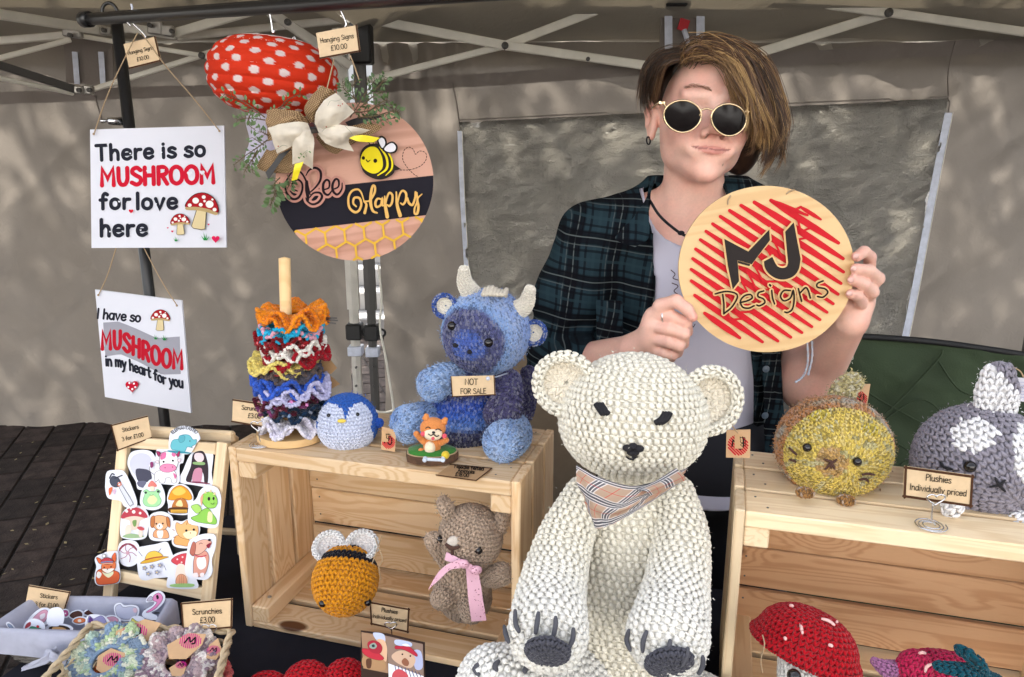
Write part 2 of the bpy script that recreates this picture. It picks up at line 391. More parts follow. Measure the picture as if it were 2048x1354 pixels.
def wood(name, light, dark, knot=(.12,.045,.015), scale=1.0, rough=.55, knots=True):
    """pine: grain runs along local X of each board"""
    m=bpy.data.materials.new(name); m.use_nodes=True; nt=m.node_tree; b=nt.nodes['Principled BSDF']; L=nt.links.new; N=nt.nodes.new
    b.inputs['Roughness'].default_value=rough; b.inputs['Specular IOR Level'].default_value=.35
    tc=N('ShaderNodeTexCoord'); oi=N('ShaderNodeObjectInfo')
    off=N('ShaderNodeVectorMath'); off.operation='MULTIPLY_ADD'; cmb=N('ShaderNodeCombineXYZ')
    for i in range(3): L(oi.outputs['Random'],cmb.inputs[i])
    off.inputs[1].default_value=(7.3,3.1,5.7); L(cmb.outputs[0],off.inputs[0]); L(tc.outputs['Object'],off.inputs[2])
    # knots bend the grain
    mk=N('ShaderNodeMapping'); mk.inputs['Scale'].default_value=(6*scale,13*scale,13*scale); L(off.outputs[0],mk.inputs[0])
    vo=N('ShaderNodeTexVoronoi'); vo.inputs['Scale'].default_value=1.0; L(mk.outputs[0],vo.inputs['Vector'])
    wv=N('ShaderNodeMapping'); wv.inputs['Scale'].default_value=(1.6*scale,26*scale,26*scale); L(off.outputs[0],wv.inputs[0])
    ns=N('ShaderNodeTexNoise'); ns.inputs['Scale'].default_value=1.0; ns.inputs['Detail'].default_value=3; ns.inputs['Distortion'].default_value=.6; L(wv.outputs[0],ns.inputs['Vector'])
    kb=N('ShaderNodeMapRange'); kb.inputs[1].default_value=.0; kb.inputs[2].default_value=.45; kb.inputs[3].default_value=1.1; kb.inputs[4].default_value=0; kb.interpolation_type='SMOOTHSTEP'; L(vo.outputs['Distance'],kb.inputs[0])
    ad=N('ShaderNodeMath'); ad.operation='MULTIPLY_ADD'; ad.inputs[1].default_value=.6 if knots else 0; L(kb.outputs[0],ad.inputs[0]); L(ns.outputs['Fac'],ad.inputs[2])
    ml=N('ShaderNodeMath'); ml.operation='MULTIPLY'; ml.inputs[1].default_value=42; L(ad.outputs[0],ml.inputs[0])
    sn=N('ShaderNodeMath'); sn.operation='SINE'; L(ml.outputs[0],sn.inputs[0])
    mr=N('ShaderNodeMapRange'); mr.inputs[1].default_value=-.2; mr.inputs[2].default_value=1.1; L(sn.outputs[0],mr.inputs[0])
    fn=N('ShaderNodeTexNoise'); fm=N('ShaderNodeMapping'); fm.inputs['Scale'].default_value=(14,420,420); L(off.outputs[0],fm.inputs[0]); L(fm.outputs[0],fn.inputs['Vector']); fn.inputs['Detail'].default_value=3
    m2=N('ShaderNodeMath'); m2.operation='MULTIPLY'; L(mr.outputs[0],m2.inputs[0]); m2.inputs[1].default_value=.62
    m3=N('ShaderNodeMath'); m3.operation='MULTIPLY_ADD'; L(fn.outputs['Fac'],m3.inputs[0]); m3.inputs[1].default_value=.45; L(m2.outputs[0],m3.inputs[2])
    mix=N('ShaderNodeMix'); mix.data_type='RGBA'; L(m3.outputs[0],mix.inputs['Factor']); mix.inputs['A'].default_value=(*light,1); mix.inputs['B'].default_value=(*dark,1)
    c=mix.outputs['Result']
    if knots:
        kf=N('ShaderNodeMapRange'); kf.inputs[1].default_value=.13; kf.inputs[2].default_value=.18; kf.inputs[3].default_value=1; kf.inputs[4].default_value=0; L(vo.outputs['Distance'],kf.inputs[0])
        sel=N('ShaderNodeMath'); sel.operation='GREATER_THAN'; sel.inputs[1].default_value=.80; sp=N('ShaderNodeSeparateColor'); L(vo.outputs['Color'],sp.inputs[0]); L(sp.outputs[0],sel.inputs[0])
        kk=N('ShaderNodeMath'); kk.operation='MULTIPLY'; L(kf.outputs[0],kk.inputs[0]); L(sel.outputs[0],kk.inputs[1])
        mx2=N('ShaderNodeMix'); mx2.data_type='RGBA'; L(kk.outputs[0],mx2.inputs['Factor']); L(c,mx2.inputs['A']); mx2.inputs['B'].default_value=(*knot,1); c=mx2.outputs['Result']
    pv=N('ShaderNodeMapRange'); pv.inputs[3].default_value=.86; pv.inputs[4].default_value=1.1; L(oi.outputs['Random'],pv.inputs[0])
    sc=N('ShaderNodeVectorMath'); sc.operation='SCALE'; L(c,sc.inputs[0]); L(pv.outputs[0],sc.inputs['Scale'])
    L(sc.outputs[0],b.inputs['Base Color'])
    bm=N('ShaderNodeBump'); bm.inputs['Strength'].default_value=.25; bm.inputs['Distance'].default_value=.0006; L(m3.outputs[0],bm.inputs['Height']); L(bm.outputs[0],b.inputs['Normal'])
    MAT[name]=m; return m
mat('print', attr=True, rough=.6, spec=.12)
mat('paint', attr=True, rough=.4, noise=(60,.06))
mat('yarn', attr=True, rough=.95, spec=.12, noise=(900,.22), bump=(1500,.5,.0008), sheen=.25)
mat('black_metal', (.012,.012,.013), .35, .0, spec=.6)
mat('black_plastic', (.012,.012,.013), .5)
mat('chrome', (.7,.7,.72), .25, 1.0)
mat('alu', (.66,.63,.57), .5, .25, noise=(12,.12))
mat('white_steel', (.80,.77,.68), .45, 0, noise=(9,.10))
mat('dark_steel', (.10,.095,.09), .45, .3)
mat('gold', (.83,.63,.38), .22, 1.0)
mat('glossy_black', (.008,.006,.006), .08, 0, spec=.6)
mat('card', (.62,.44,.27), .7, noise=(300,.05))
mat('card_edge', (.10,.055,.03), .7)
mat('white_board', (.72,.74,.84), .5)
mat('cloth_black', (.014,.014,.02), .95, spec=.15, bump=(700,.4,.0005), noise=(8,.3))
mat('twine', (.42,.30,.18), .9, bump=(900,.6,.0006))
mat('sticker_white', (.76,.78,.84), .35)
wood('pine', (.84,.63,.40), (.66,.41,.20))
wood('pine_pale', (.86,.69,.46), (.72,.52,.30), knots=False)
wood('pine_warm', (.68,.42,.24), (.48,.25,.12))
wood('ply', (.80,.55,.27), (.70,.43,.19), scale=.5, knots=False, rough=.4)
wood('pinkwood', (.62,.34,.25), (.42,.20,.13), scale=.45, knots=False, rough=.45)
# ================================================================== noise
_lat = {}
def vnoise(x, y, seed=0):
    if seed not in _lat: _lat[seed]=np.random.default_rng(seed+77).random((256,256))
    L=_lat[seed]; x=np.asarray(x,float); y=np.asarray(y,float)
    xi=np.floor(x).astype(int); yi=np.floor(y).astype(int); fx=x-xi; fy=y-yi
    fx=fx*fx*(3-2*fx); fy=fy*fy*(3-2*fy); a=xi&255; b=yi&255; a1=(a+1)&255; b1=(b+1)&255
    return (L[a,b]*(1-fx)+L[a1,b]*fx)*(1-fy)+(L[a,b1]*(1-fx)+L[a1,b1]*fx)*fy-.5
def fbm(x,y,seed=0,oc=4):
    s=0;a=1
    for o in range(oc): s=s+a*vnoise(x*2**o+o*17,y*2**o-o*9,seed+o); a*=.5
    return s
def ridge(x,y,seed=0): return 1-np.abs(fbm(x,y,seed,3))*3
# ================================================================== ground
def fabric(name, base, trans, rough=.7, weave=900, bump2=None):
    m=bpy.data.materials.new(name); m.use_nodes=True; nt=m.node_tree; N=nt.nodes.new; L=nt.links.new; nt.nodes.remove(nt.nodes['Principled BSDF'])
    tc=N('ShaderNodeTexCoord'); n=N('ShaderNodeTexNoise'); n.inputs['Scale'].default_value=2.2; n.inputs['Detail'].default_value=6; L(tc.outputs['Object'],n.inputs['Vector'])
    mr=N('ShaderNodeMapRange'); mr.inputs[3].default_value=.84; mr.inputs[4].default_value=1.12; L(n.outputs['Fac'],mr.inputs[0])
    v=N('ShaderNodeVectorMath'); v.operation='SCALE'; v.inputs[0].default_value=base; L(mr.outputs[0],v.inputs['Scale'])
    n2=N('ShaderNodeTexNoise'); n2.inputs['Scale'].default_value=22; n2.inputs['Detail'].default_value=7; n2.inputs['Distortion'].default_value=1.5; L(tc.outputs['Object'],n2.inputs['Vector'])
    bm=N('ShaderNodeBump'); bm.inputs['Strength'].default_value=.35; bm.inputs['Distance'].default_value=.008; L(n2.outputs['Fac'],bm.inputs['Height'])
    p=N('ShaderNodeBsdfPrincipled'); p.inputs['Roughness'].default_value=rough; p.inputs['Specular IOR Level'].default_value=.3; L(v.outputs[0],p.inputs['Base Color']); L(bm.outputs[0],p.inputs['Normal'])
    t=N('ShaderNodeBsdfTranslucent'); L(v.outputs[0],t.inputs[0]); L(bm.outputs[0],t.inputs['Normal'])
    mx=N('ShaderNodeMixShader'); mx.inputs[0].default_value=trans; L(p.outputs[0],mx.inputs[1]); L(t.outputs[0],mx.inputs[2]); L(mx.outputs[0],nt.nodes['Material Output'].inputs[0])
    MAT[name]=m; return m
fabric('tent', (.225,.198,.170), .28)
fabric('tent_hem', (.22,.19,.17), .06)
fabric('tent_roof', (.36,.33,.28), .36)
mat('paver', (.042,.029,.025), .88, spec=.3, noise=(22,.6), bump=(150,1.0,.004), var=.45)
mat('mortar', (.012,.010,.009), .95, noise=(20,.3), bump=(120,.6,.003))
mat('litter', (.30,.24,.12), .8)
mb=MB(); grid(mb,[[(-40,-40,-.006),(40,-40,-.006)],[(-40,60,-.006),(40,60,-.006)]]); ground=mb.build('ground',MAT['mortar'],kind='structure')
# pavers one by one where the photo shows them, beyond that joined
ang=R_(19.8); du=np.array([math.cos(ang),math.sin(ang)]); dv=np.array([-math.sin(ang),math.cos(ang)])
BL,BW=.155,.215
pv=MB(); V,Q,T=cbox(BL-.009,BW-.009,.06,.004); pv.add(V,Q,T); pmesh=pv.mesh('paver',MAT['paver'])
cells=[]
for i in range(-28,30):
    for j in range(-16,34):
        c=np.array([-1.3,2.9])+du*(i*BL)+dv*((j+(.5 if i%2 else 0))*BW); w=np.array([c[0],c[1],0])
        d=w-CAM; dp=depth(w)
        if dp>.3: px=1024+F*d[0]/dp; py=677-F*(d[1]*math.sin(PITCH)+d[2]*math.cos(PITCH))/dp
        else: px=py=9e9
        vis = -60<px<350 and 830<py<1300 and c[1]<4.2
        cells.append((not vis, c, vis))
near=[c for c in cells if c[2]][:290]; far=[c for c in cells if not c[2]]
for _,c,_v in near:
    o=bpy.data.objects.new('paver',pmesh); scene.collection.objects.link(o); o.parent=ground
    o.location=(c[0],c[1],-.03+random.uniform(-.0015,.0015)); o.rotation_euler=(random.uniform(-.006,.006),random.uniform(-.006,.006),ang)
mb=MB(); Rz=np.array([[math.cos(ang),math.sin(ang),0],[-math.sin(ang),math.cos(ang),0],[0,0,1]])
for _,c,_v in far: mb.add(V@Rz+[c[0],c[1],-.03+random.uniform(-.001,.001)],Q,T)
mb.build('paver',MAT['paver'],ground,kind='stuff')
# fallen leaves and litter
mb=MB()
for k in range(60):
    x,y=(random.uniform(-40,235),random.uniform(880,1180)); p=PZ(x,y,.001); a=random.uniform(0,6.3); r=random.uniform(.003,.015)
    q=[p+np.array([math.cos(a+b)*r*s,math.sin(a+b)*r*s,random.uniform(0.002,.005)]) for b,s in ((0,1),(1.5,.5),(3.1,1),(4.7,.45))]
    mb.add(q,[[0,1,2,3]])
o=mb.build('fallen_leaves',MAT['litter']); tag(o,'scraps of dry leaf scattered on the dark paving','leaves'); o['kind']='stuff'
# ================================================================== the two gazebos
def wallsheet(x0,x1,Y,seed,right=False,ztop=2.03,zbot=-.002):
    nx=int((x1-x0)/.022); nz=96
    xs=np.linspace(x0,x1,nx); zs=np.linspace(zbot,ztop,nz); X,Z=np.meshgrid(xs,zs)
    hang=np.clip((2.0-Z)/2.0,0,1)
    D=.075*fbm(X*1.1+3,Z*.9,seed,3)*(.3+hang)
    D+=.042*ridge((X*1.0+Z*.75)*1.5,(Z-X*.6)*.55+4,seed+5)            # long diagonal drag folds
    D+=.020*ridge((X-Z*1.1)*2.6,(Z+X*.5)*.9,seed+9)
    D+=.009*fbm(X*9,Z*9,seed+3,3)
    if right: D+=.04*np.exp(-((X+.55)/.35)**2)*np.sin(X*42+Z*5)*np.clip(1-np.abs(Z-1.9)/.9,0,1)
    # sagging foot of the wall
    D+= -.05*np.exp(-Z/.12)*(.5+fbm(X*2.5,Z*0,seed+2,2))
    G=np.stack([X,Y+D,Z+.008*fbm(X*3,X*0,seed+11,2)*np.exp(-Z/.1)],-1)
    return G
def at_sheet(G,x,z):
    xs=G[0,:,0]; zs=G[:,0,2]; i=int(np.clip(np.searchsorted(zs,z),1,len(zs)-1)); j=int(np.clip(np.searchsorted(xs,x),1,len(xs)-1)); return G[i,j]
YW=3.92
gl=thing('gazebo','neighbouring gazebo at left, with the sagging grey back wall and crossed white roof bars','gazebo',(-2.4,2.2,0))
gr=thing('gazebo','main gazebo over the stall, with the wrinkled clear plastic window in its grey back wall','gazebo',(1.2,2.2,0))
gr.name='gazebo.001'
xl=P(697,600,YW)[0]; xr=P(764,600,YW)[0]
GLs=wallsheet(-4.6,xl,YW,3); mb=MB(); grid(mb,GLs); mb.build('back_wall',MAT['tent'],gl,smooth=True)
# right wall: top corner flares towards the leg
GRs=wallsheet(xr,3.9,YW,21,right=True)
flare=np.exp(-((GRs[...,0]-xr)/.12)**2)*np.clip((GRs[...,2]-1.2)/.7,0,1); GRs[...,0]-=flare*.0
mb=MB(); grid(mb,GRs)
def inwin(c):                       # the window is a real opening closed by clear film
    dp=c[:,1]*math.cos(PITCH)-(c[:,2]-1.49)*math.sin(PITCH); px=1024+F*c[:,0]/dp; py=677-F*(c[:,1]*math.sin(PITCH)+(c[:,2]-1.49)*math.cos(PITCH))/dp
    v=(py-250)/500; return (px>926+22*v)&(px<1884-92*v)&(py>250-(px-920)*.047)&(py<748)
q_=mb.Q[0]; Vq=mb.V[0]; mb.Q[0]=q_[~inwin(Vq[q_].mean(1))]
rw=mb.build('back_wall',MAT['tent'],gr,smooth=True)
def band(G,z0f,z1f,x0,x1,off,parent,name,m):
    xs=G[0,:,0]; sel=np.where((xs>=x0)&(xs<=x1))[0]; rows=9; out=[]
    for k in range(rows):
        r=[]
        for j in sel:
            z=z0f(xs[j])+(z1f(xs[j])-z0f(xs[j]))*k/(rows-1); zi=np.interp(z,G[:,j,2],G[:,j,1]); r.append((xs[j],zi-off,z))
        out.append(r)
    mb=MB(); slabgrid(mb,np.array(out),-.0015); return mb.build(name,m,parent,smooth=True)
zl=lambda y: (lambda x: P(1024,y,YW)[2])
def zline(pxa,pya,pxb,pyb):
    a=P(pxa,pya,YW);b=P(pxb,pyb,YW); return lambda x: a[2]+(b[2]-a[2])*(x-a[0])/(b[0]-a[0])
band(GLs,zline(0,208,690,180),zline(0,184,690,158),-4.6,xl,.012,gl,'hem',MAT['tent_hem'])
band(GRs,zline(760,185,1905,110),zline(760,160,1905,80),xr,3.9,.012,gr,'hem',MAT['tent_hem'])
# seams
def seam(G,pts,parent,r=.0035,m='tent_hem'):
    c=catmull([at_px(G,*p) for p in pts],10); mb=MB(); tube(mb,c-np.array([0,.014,0]),r,6); mb.build('seam',MAT[m],parent,smooth=True)
def at_px(G,px,py):
    p=P(px,py,YW); q=at_sheet(G,p[0],p[2]); return np.array([p[0],q[1],p[2]])
seam(GRs,[(905,165),(912,200),(918,240),(920,280)],gr); seam(GRs,[(918,240),(1150,228),(1400,215),(1650,203),(1897,193)],gr)
seam(GRs,[(1918,80),(1908,140),(1897,195),(1893,235),(1850,480),(1818,680)],gr)
seam(GLs,[(190,190),(196,230),(200,246)],gl,.004)
# clear plastic window
m=bpy.data.materials.new('clear_film'); m.use_nodes=True; nt=m.node_tree; N=nt.nodes.new; L=nt.links.new; b=nt.nodes['Principled BSDF']
tc=N('ShaderNodeTexCoord'); mp=N('ShaderNodeMapping'); mp.inputs['Rotation'].default_value=(0,.5,0); mp.inputs['Scale'].default_value=(13,13,20); L(tc.outputs['Object'],mp.inputs[0])
n=N('ShaderNodeTexNoise'); n.inputs['Scale'].default_value=1.3; n.inputs['Detail'].default_value=5; n.inputs['Roughness'].default_value=.6; n.inputs['Distortion'].default_value=2.4; L(mp.outputs[0],n.inputs['Vector'])
rd_=N('ShaderNodeMath'); rd_.operation='SUBTRACT'; rd_.inputs[1].default_value=.5; L(n.outputs['Fac'],rd_.inputs[0]); ra_=N('ShaderNodeMath'); ra_.operation='ABSOLUTE'; L(rd_.outputs[0],ra_.inputs[0])
n3=N('ShaderNodeTexNoise'); n3.inputs['Scale'].default_value=4.5; n3.inputs['Detail'].default_value=4; n3.inputs['Distortion'].default_value=2.0; L(mp.outputs[0],n3.inputs['Vector']); r3=N('ShaderNodeMath'); r3.operation='MULTIPLY_ADD'; r3.inputs[1].default_value=.35; L(n3.outputs['Fac'],r3.inputs[0]); L(ra_.outputs[0],r3.inputs[2])
bm=N('ShaderNodeBump'); bm.inputs['Strength'].default_value=1.0; bm.inputs['Distance'].default_value=.16; L(r3.outputs[0],bm.inputs['Height']); L(bm.outputs[0],b.inputs['Normal'])
b.inputs['Base Color'].default_value=(.56,.53,.49,1); b.inputs['Roughness'].default_value=.10; b.inputs['Specular IOR Level'].default_value=1.0
b.inputs['Coat Weight'].default_value=1.0; b.inputs['Coat Roughness'].default_value=.03; bm2=N('ShaderNodeBump'); bm2.inputs['Strength'].default_value=1.0; bm2.inputs['Distance'].default_value=.35; L(r3.outputs[0],bm2.inputs['Height']); L(bm2.outputs[0],b.inputs['Coat Normal']); b.inputs['Coat IOR'].default_value=1.8
t=N('ShaderNodeBsdfTranslucent'); t.inputs[0].default_value=(.74,.71,.65,1); L(bm.outputs[0],t.inputs['Normal']); mx=N('ShaderNodeMixShader'); mx.inputs[0].default_value=.42
L(b.outputs[0],mx.inputs[1]); L(t.outputs[0],mx.inputs[2]); L(mx.outputs[0],nt.nodes['Material Output'].inputs[0]); MAT['clear_film']=m
mat('zip_white', (.62,.66,.78), .4, noise=(30,.15))
rows=[]
for v in np.linspace(0,1,130):
    r=[]
    for u in np.linspace(0,1,220):
        x0,y0=918+(944-918)*v,244+(760-244)*v; x1,y1=1893+(1800-1893)*v,197+(760-197)*v
        p=at_px(GRs,x0+(x1-x0)*u,y0+(y1-y0)*u); p=p-np.array([0,.010+.022*ridge(u*26+v*9,v*22,40)*.6+.005*fbm(u*60,v*50,44,3),0]); r.append(p)
    rows.append(r)
mb=MB(); slabgrid(mb,np.array(rows)[:, ::1],-.0008); fl=mb.build('window_film',MAT['clear_film'],rw,smooth=True)
for pts,w in (([(920,262),(926,400),(934,560),(940,700)],.013),([(1891,226),(1868,380),(1840,560),(1818,680)],.021)):
    c=catmull([at_px(GRs,*p)-np.array([0,.034,0]) for p in pts],12); G=np.stack([c-np.array([w,0,0]),c,c+np.array([w,0,0])],1)
    mb=MB(); slabgrid(mb,G,-.002); mb.build('zip_strip',MAT['zip_white'],rw,smooth=True)
    mb=MB(); tube(mb,c+np.array([w*.9,-.003,0]),.0022,5); mb.build('zip',MAT['white_steel'],rw)
# roofs: eave, slope up to a peak; covers the stall so the goods stand in open shade
def roof(x0,x1,y0,y1,parent,seed):
    z0=2.04; zc=2.85; xc,yc=(x0+x1)/2,(y0+y1)/2; rows=[]
    for yy in np.linspace(y0,y1,60):
        r=[]
        for xx in np.linspace(x0,x1,60):
            h=1-max(abs(xx-xc)/((x1-x0)/2),abs(yy-yc)/((y1-y0)/2)); r.append((xx,yy,z0+(zc-z0)*h-.05*math.sin(math.pi*h)+.012*float(fbm(np.float64(xx*2),np.float64(yy*2),seed,3))))
        rows.append(r)
    mb=MB(); slabgrid(mb,np.array(rows),.001); return mb.build('roof_canopy',MAT['tent_roof'],parent,smooth=True)
xm=P(731,100,3.9)[0]
roof(-3.75,xm+.02,.95,3.98,gl,5); roof(xm+.02,xm+3.9,.95,3.98,gr,6)
# valance behind the bars: nearly vertical cloth from the wall top up to the roof
for (x0,x1,par,sd_) in ((-3.75,xm-.03,gl,60),(xm+.03,xm+3.9,gr,61)):
    xs=np.linspace(x0,x1,170); zs=np.linspace(1.93,2.36,26); X,Z=np.meshgrid(xs,zs)
    D=.018*ridge(X*1.2+Z*2,Z*5,sd_)+.03*fbm(X*1.5,Z*3,sd_+1,3)
    mb=MB(); grid(mb,np.stack([X,3.985-(Z-1.93)*.25+D,Z],-1)); mb.build('valance',MAT['tent_roof'],par,smooth=True)
# frame bars
def bar(a,b,w,h,parent,name='truss_bar',m='white_steel',up=(0,0,1)):
    a=np.asarray(a);b=np.asarray(b); t=unit(b-a); s=unit(np.cross(t,unit(up))) if abs(t@unit(up))<.99 else np.array([0,1.,0]); u=np.cross(s,t)
    return plank(name,(a+b)/2,(np.linalg.norm(b-a),h,w),(t,s,u),MAT[m],parent,ch=.004)
def pbar(x0,y0,Y0,x1,y1,Y1,wpx,parent,m='white_steel',th=.02,name='truss_bar'):
    a=P(x0,y0,Y0);b=P(x1,y1,Y1); return bar(a,b,M(wpx,(a+b)/2),th,parent,name,m)
def bolt(px,py,Y,r,parent,name='bolt',m='dark_steel'):
    c=P(px,py,Y); mb=MB(); tube(mb,[c+[0,.012,0],c-[0,.004,0],c-[0,.006,0]],[r,r,r*.8],12); tube(mb,[c-[0,.006,0],c-[0,.011,0]],r*.45,6); mb.build(name,MAT[m],parent)
pbar(738,38,3.74,1010,91,3.74,18,gr); pbar(1010,91,3.74,1440,152,3.74,17,gr)
pbar(690,172,3.78,1010,91,3.78,13,gr); pbar(1010,91,3.78,1290,-16,3.78,17,gr)
pbar(1480,117,3.78,1778,25,3.78,19,gr); pbar(1778,25,3.78,1930,-22,3.78,19,gr)
pbar(1530,-10,3.74,1778,25,3.74,20,gr); pbar(1778,25,3.74,2160,80,3.74,17,gr)
bolt(1010,91,3.725,.017,gr); bolt(1778,25,3.725,.020,gr); bolt(1176,118,3.725,.010,gr)
mb=MB(); c=P(1420,110,3.76); 
plank('bracket',P(1352,2,3.72),(.10,.06,.05),np.eye(3),MAT['black_plastic'],gr,.006)
# grey patch with velcro straps and a red cord behind the person's head
plank('cloth_patch',P(1362,50,3.80),(.20,.004,.30),np.eye(3),MAT['tent_hem'],gr)
for dx,dy,w_ in ((1337,52,16),(1401,45,17)): plank('strap',P(dx,dy,3.785),(M(w_,P(dx,dy,3.7)),.004,M(90,P(dx,dy,3.7))),((1,0,.06),(0,1,0),(-.06,0,1)),MAT['zip_white'],gr)
mat('cord_red',(.5,.02,.03),.7); plank('cord_end',P(1367,50,3.77),(.045,.012,.05),((1,0,-.3),(0,1,0),(.3,0,1)),MAT['cord_red'],gr)
mb=MB(); tube(mb,catmull([P(1368,60,3.77),P(1374,78,3.76),P(1378,95,3.77),P(1376,120,3.77)],6),.013,8); mb.build('cord',MAT['zip_white'],gr,smooth=True)
# left gazebo bars
for a in ((-30,24,3.0,212,62,3.5,19,'white_steel'),(-30,84,3.5,136,70,3.6,15,'alu'),(-30,124,3.45,142,79,3.6,10,'white_steel'),(-30,121,3.3,154,180,3.6,16,'dark_steel'),
          (-30,150,3.3,147,187,3.6,9,'white_steel'),(185,179,3.72,403,111,3.72,10,'white_steel'),(403,111,3.72,520,70,3.72,11,'white_steel'),(160,72,3.68,403,111,3.68,9,'white_steel'),(403,111,3.68,560,137,3.68,10,'white_steel'),
          (352,66,3.5,522,16,3.3,18,'white_steel'),(355,74,3.62,700,38,3.62,15,'alu'),(537,22,3.3,700,132,3.5,19,'alu'),(230,52,3.5,352,70,3.5,18,'alu')):
    pbar(a[0],a[1],a[2],a[3],a[4],a[5],a[6],gl,a[7])
for x,y in ((403,111),): bolt(x,y,3.665,.015,gl)
bolt(575,44,3.33,.014,gl)
mat('bracket_metal',(.42,.40,.37),.35,.7,noise=(30,.2))
for (x,y,w_,h_) in ((312,56,30,26),(336,62,22,22),(146,66,36,18),(160,180,18,16),(178,180,16,18),(212,62,20,16)):
    c=P(x,y,3.46); plank('bracket',c,(M(w_,c),.035,M(h_,c)),((1,0,-.12),(0,1,0),(.12,0,1)),MAT['bracket_metal'],gl,.006)
for x,y in ((299,50),(343,62),(139,70),(157,180),(178,180),(207,60)): bolt(x,y,3.42,.010,gl)
plank('cloth_patch',P(178,122,3.86),(.235,.004,.22),((1,0,-.08),(0,1,0),(.08,0,1)),MAT['tent_hem'],gl)
for x in (152,204): plank('strap',P(x,136,3.84),(.028,.004,.15),((1,0,-.06),(0,1,0),(.06,0,1)),MAT['zip_white'],gl)
# legs and the carriage fittings
def leg(px0,px1,parent,Y,m):
    cx=(px0+px1)/2; c0=P(cx,700,Y); w=M(px1-px0,c0)
    mb=MB(); n=6; th=np.arange(n)*np.pi/3+np.pi/6
    for z0,z1,r in ((0,.86,w*.42),(.72,2.06,w*.56)):
        V=[(c0[0]+r*math.cos(t),c0[1]+r*math.sin(t),z) for z in (z0,z1) for t in th]; mb.add(V,[[k,(k+1)%n,n+(k+1)%n,n+k] for k in range(n)])
    mb.build('leg',MAT[m],parent); return c0,w
cL,wl=leg(700,724,gl,3.72,'alu'); cR,wr=leg(735,757,gr,3.70,'dark_steel')
for c,w,par in ((cL,wl,gl),(cR,wr,gr)):
    z=P(720,663,3.7)[2]
    plank('height_slider',(c[0],c[1]-.004,z),(w*1.28,w*1.35,.085),np.eye(3),MAT['black_plastic'],par,.008)
    mb=MB(); t=np.linspace(0,2*np.pi,17); tube(mb,np.stack([c[0]+w*.95+.018*np.cos(t),t*0+c[1]-.03,z+.0+.018*np.sin(t)],-1),.006,6); mb.build('pull_ring',MAT['black_plastic'],par,smooth=True)
    plank('leg_tape',(c[0],c[1]-.002,P(720,702,3.7)[2]),(w*1.18,w*1.2,.05),np.eye(3),MAT['zip_white'],par,.004)
    for yy in (735,772): bolt((1024+F*c[0]/depth(c)),yy,c[1]-w*.55,.006,par)
plank('leg_head',P(722,60,3.66),(.10,.09,.30),np.eye(3),MAT['black_plastic'],gr,.01)
plank('leg_head',P(706,55,3.70),(.06,.05,.10),np.eye(3),MAT['bracket_metal'],gl,.01)
# steel stay hanging to the right of the legs
mb=MB(); tube(mb,catmull([P(757,530,3.6),P(763,600,3.6),P(760,655,3.6),P(772,720,3.6),P(786,810,3.6),P(783,822,3.6),P(760,824,3.6),P(744,817,3.6)],8),.006,6); mb.build('wire_stay',MAT['white_steel'],gr,smooth=True)
# beyond the gap between the walls: pale steps and a rendered wall
mat('render_wall',(.80,.80,.80),.8,noise=(1.5,.08)); mat('stone_step',(.55,.53,.50),.8,noise=(3,.2))
st=thing('stone_steps','pale stone steps glimpsed through the gap between the two gazebo walls','steps',(-2.4,6.3,0))
for k in range(6): plank('step',(-2.0,6.2+k*.32,.08+k*.16),(4.2,.34,.16),np.eye(3),MAT['stone_step'],st,.01)
bw=thing('building','white rendered building far behind the stall','building',(-3.0,15.0,0))
plank('wall',(-3.0,15.0,1.8),(11,.4,3.6),np.eye(3),MAT['render_wall'],bw)
plank('plinth',(-3.0,14.75,.3),(11,.12,.6),np.eye(3),MAT['stone_step'],bw)
plank('coping',(-3.0,15.0,3.66),(11.3,.6,.12),np.eye(3),MAT['stone_step'],bw)
bounce_facade=thing('building','unseen sunlit facade added behind the camera to bounce light onto the stall','building',(0,-11,0)); bounce_facade.name='building_bounce'  # out-of-view pale facade, added for frontal bounce light and film reflections
plank('wall',(0,-11.2,3.2),(34,.4,6.4),np.eye(3),MAT['render_wall'],bounce_facade)
mat('window_glass',(.03,.035,.04),.08,spec=.7)
for k in range(9):
    for z in (1.6,4.5):
        w_=plank('window',(-14+k*3.5,-10.96,z),(1.5,.08,1.7),np.eye(3),MAT['white_steel'],bounce_facade,.01); plank('pane',np.array([-14+k*3.5,-10.90,z]),(1.3,.04,1.5),np.eye(3),MAT['window_glass'],w_)
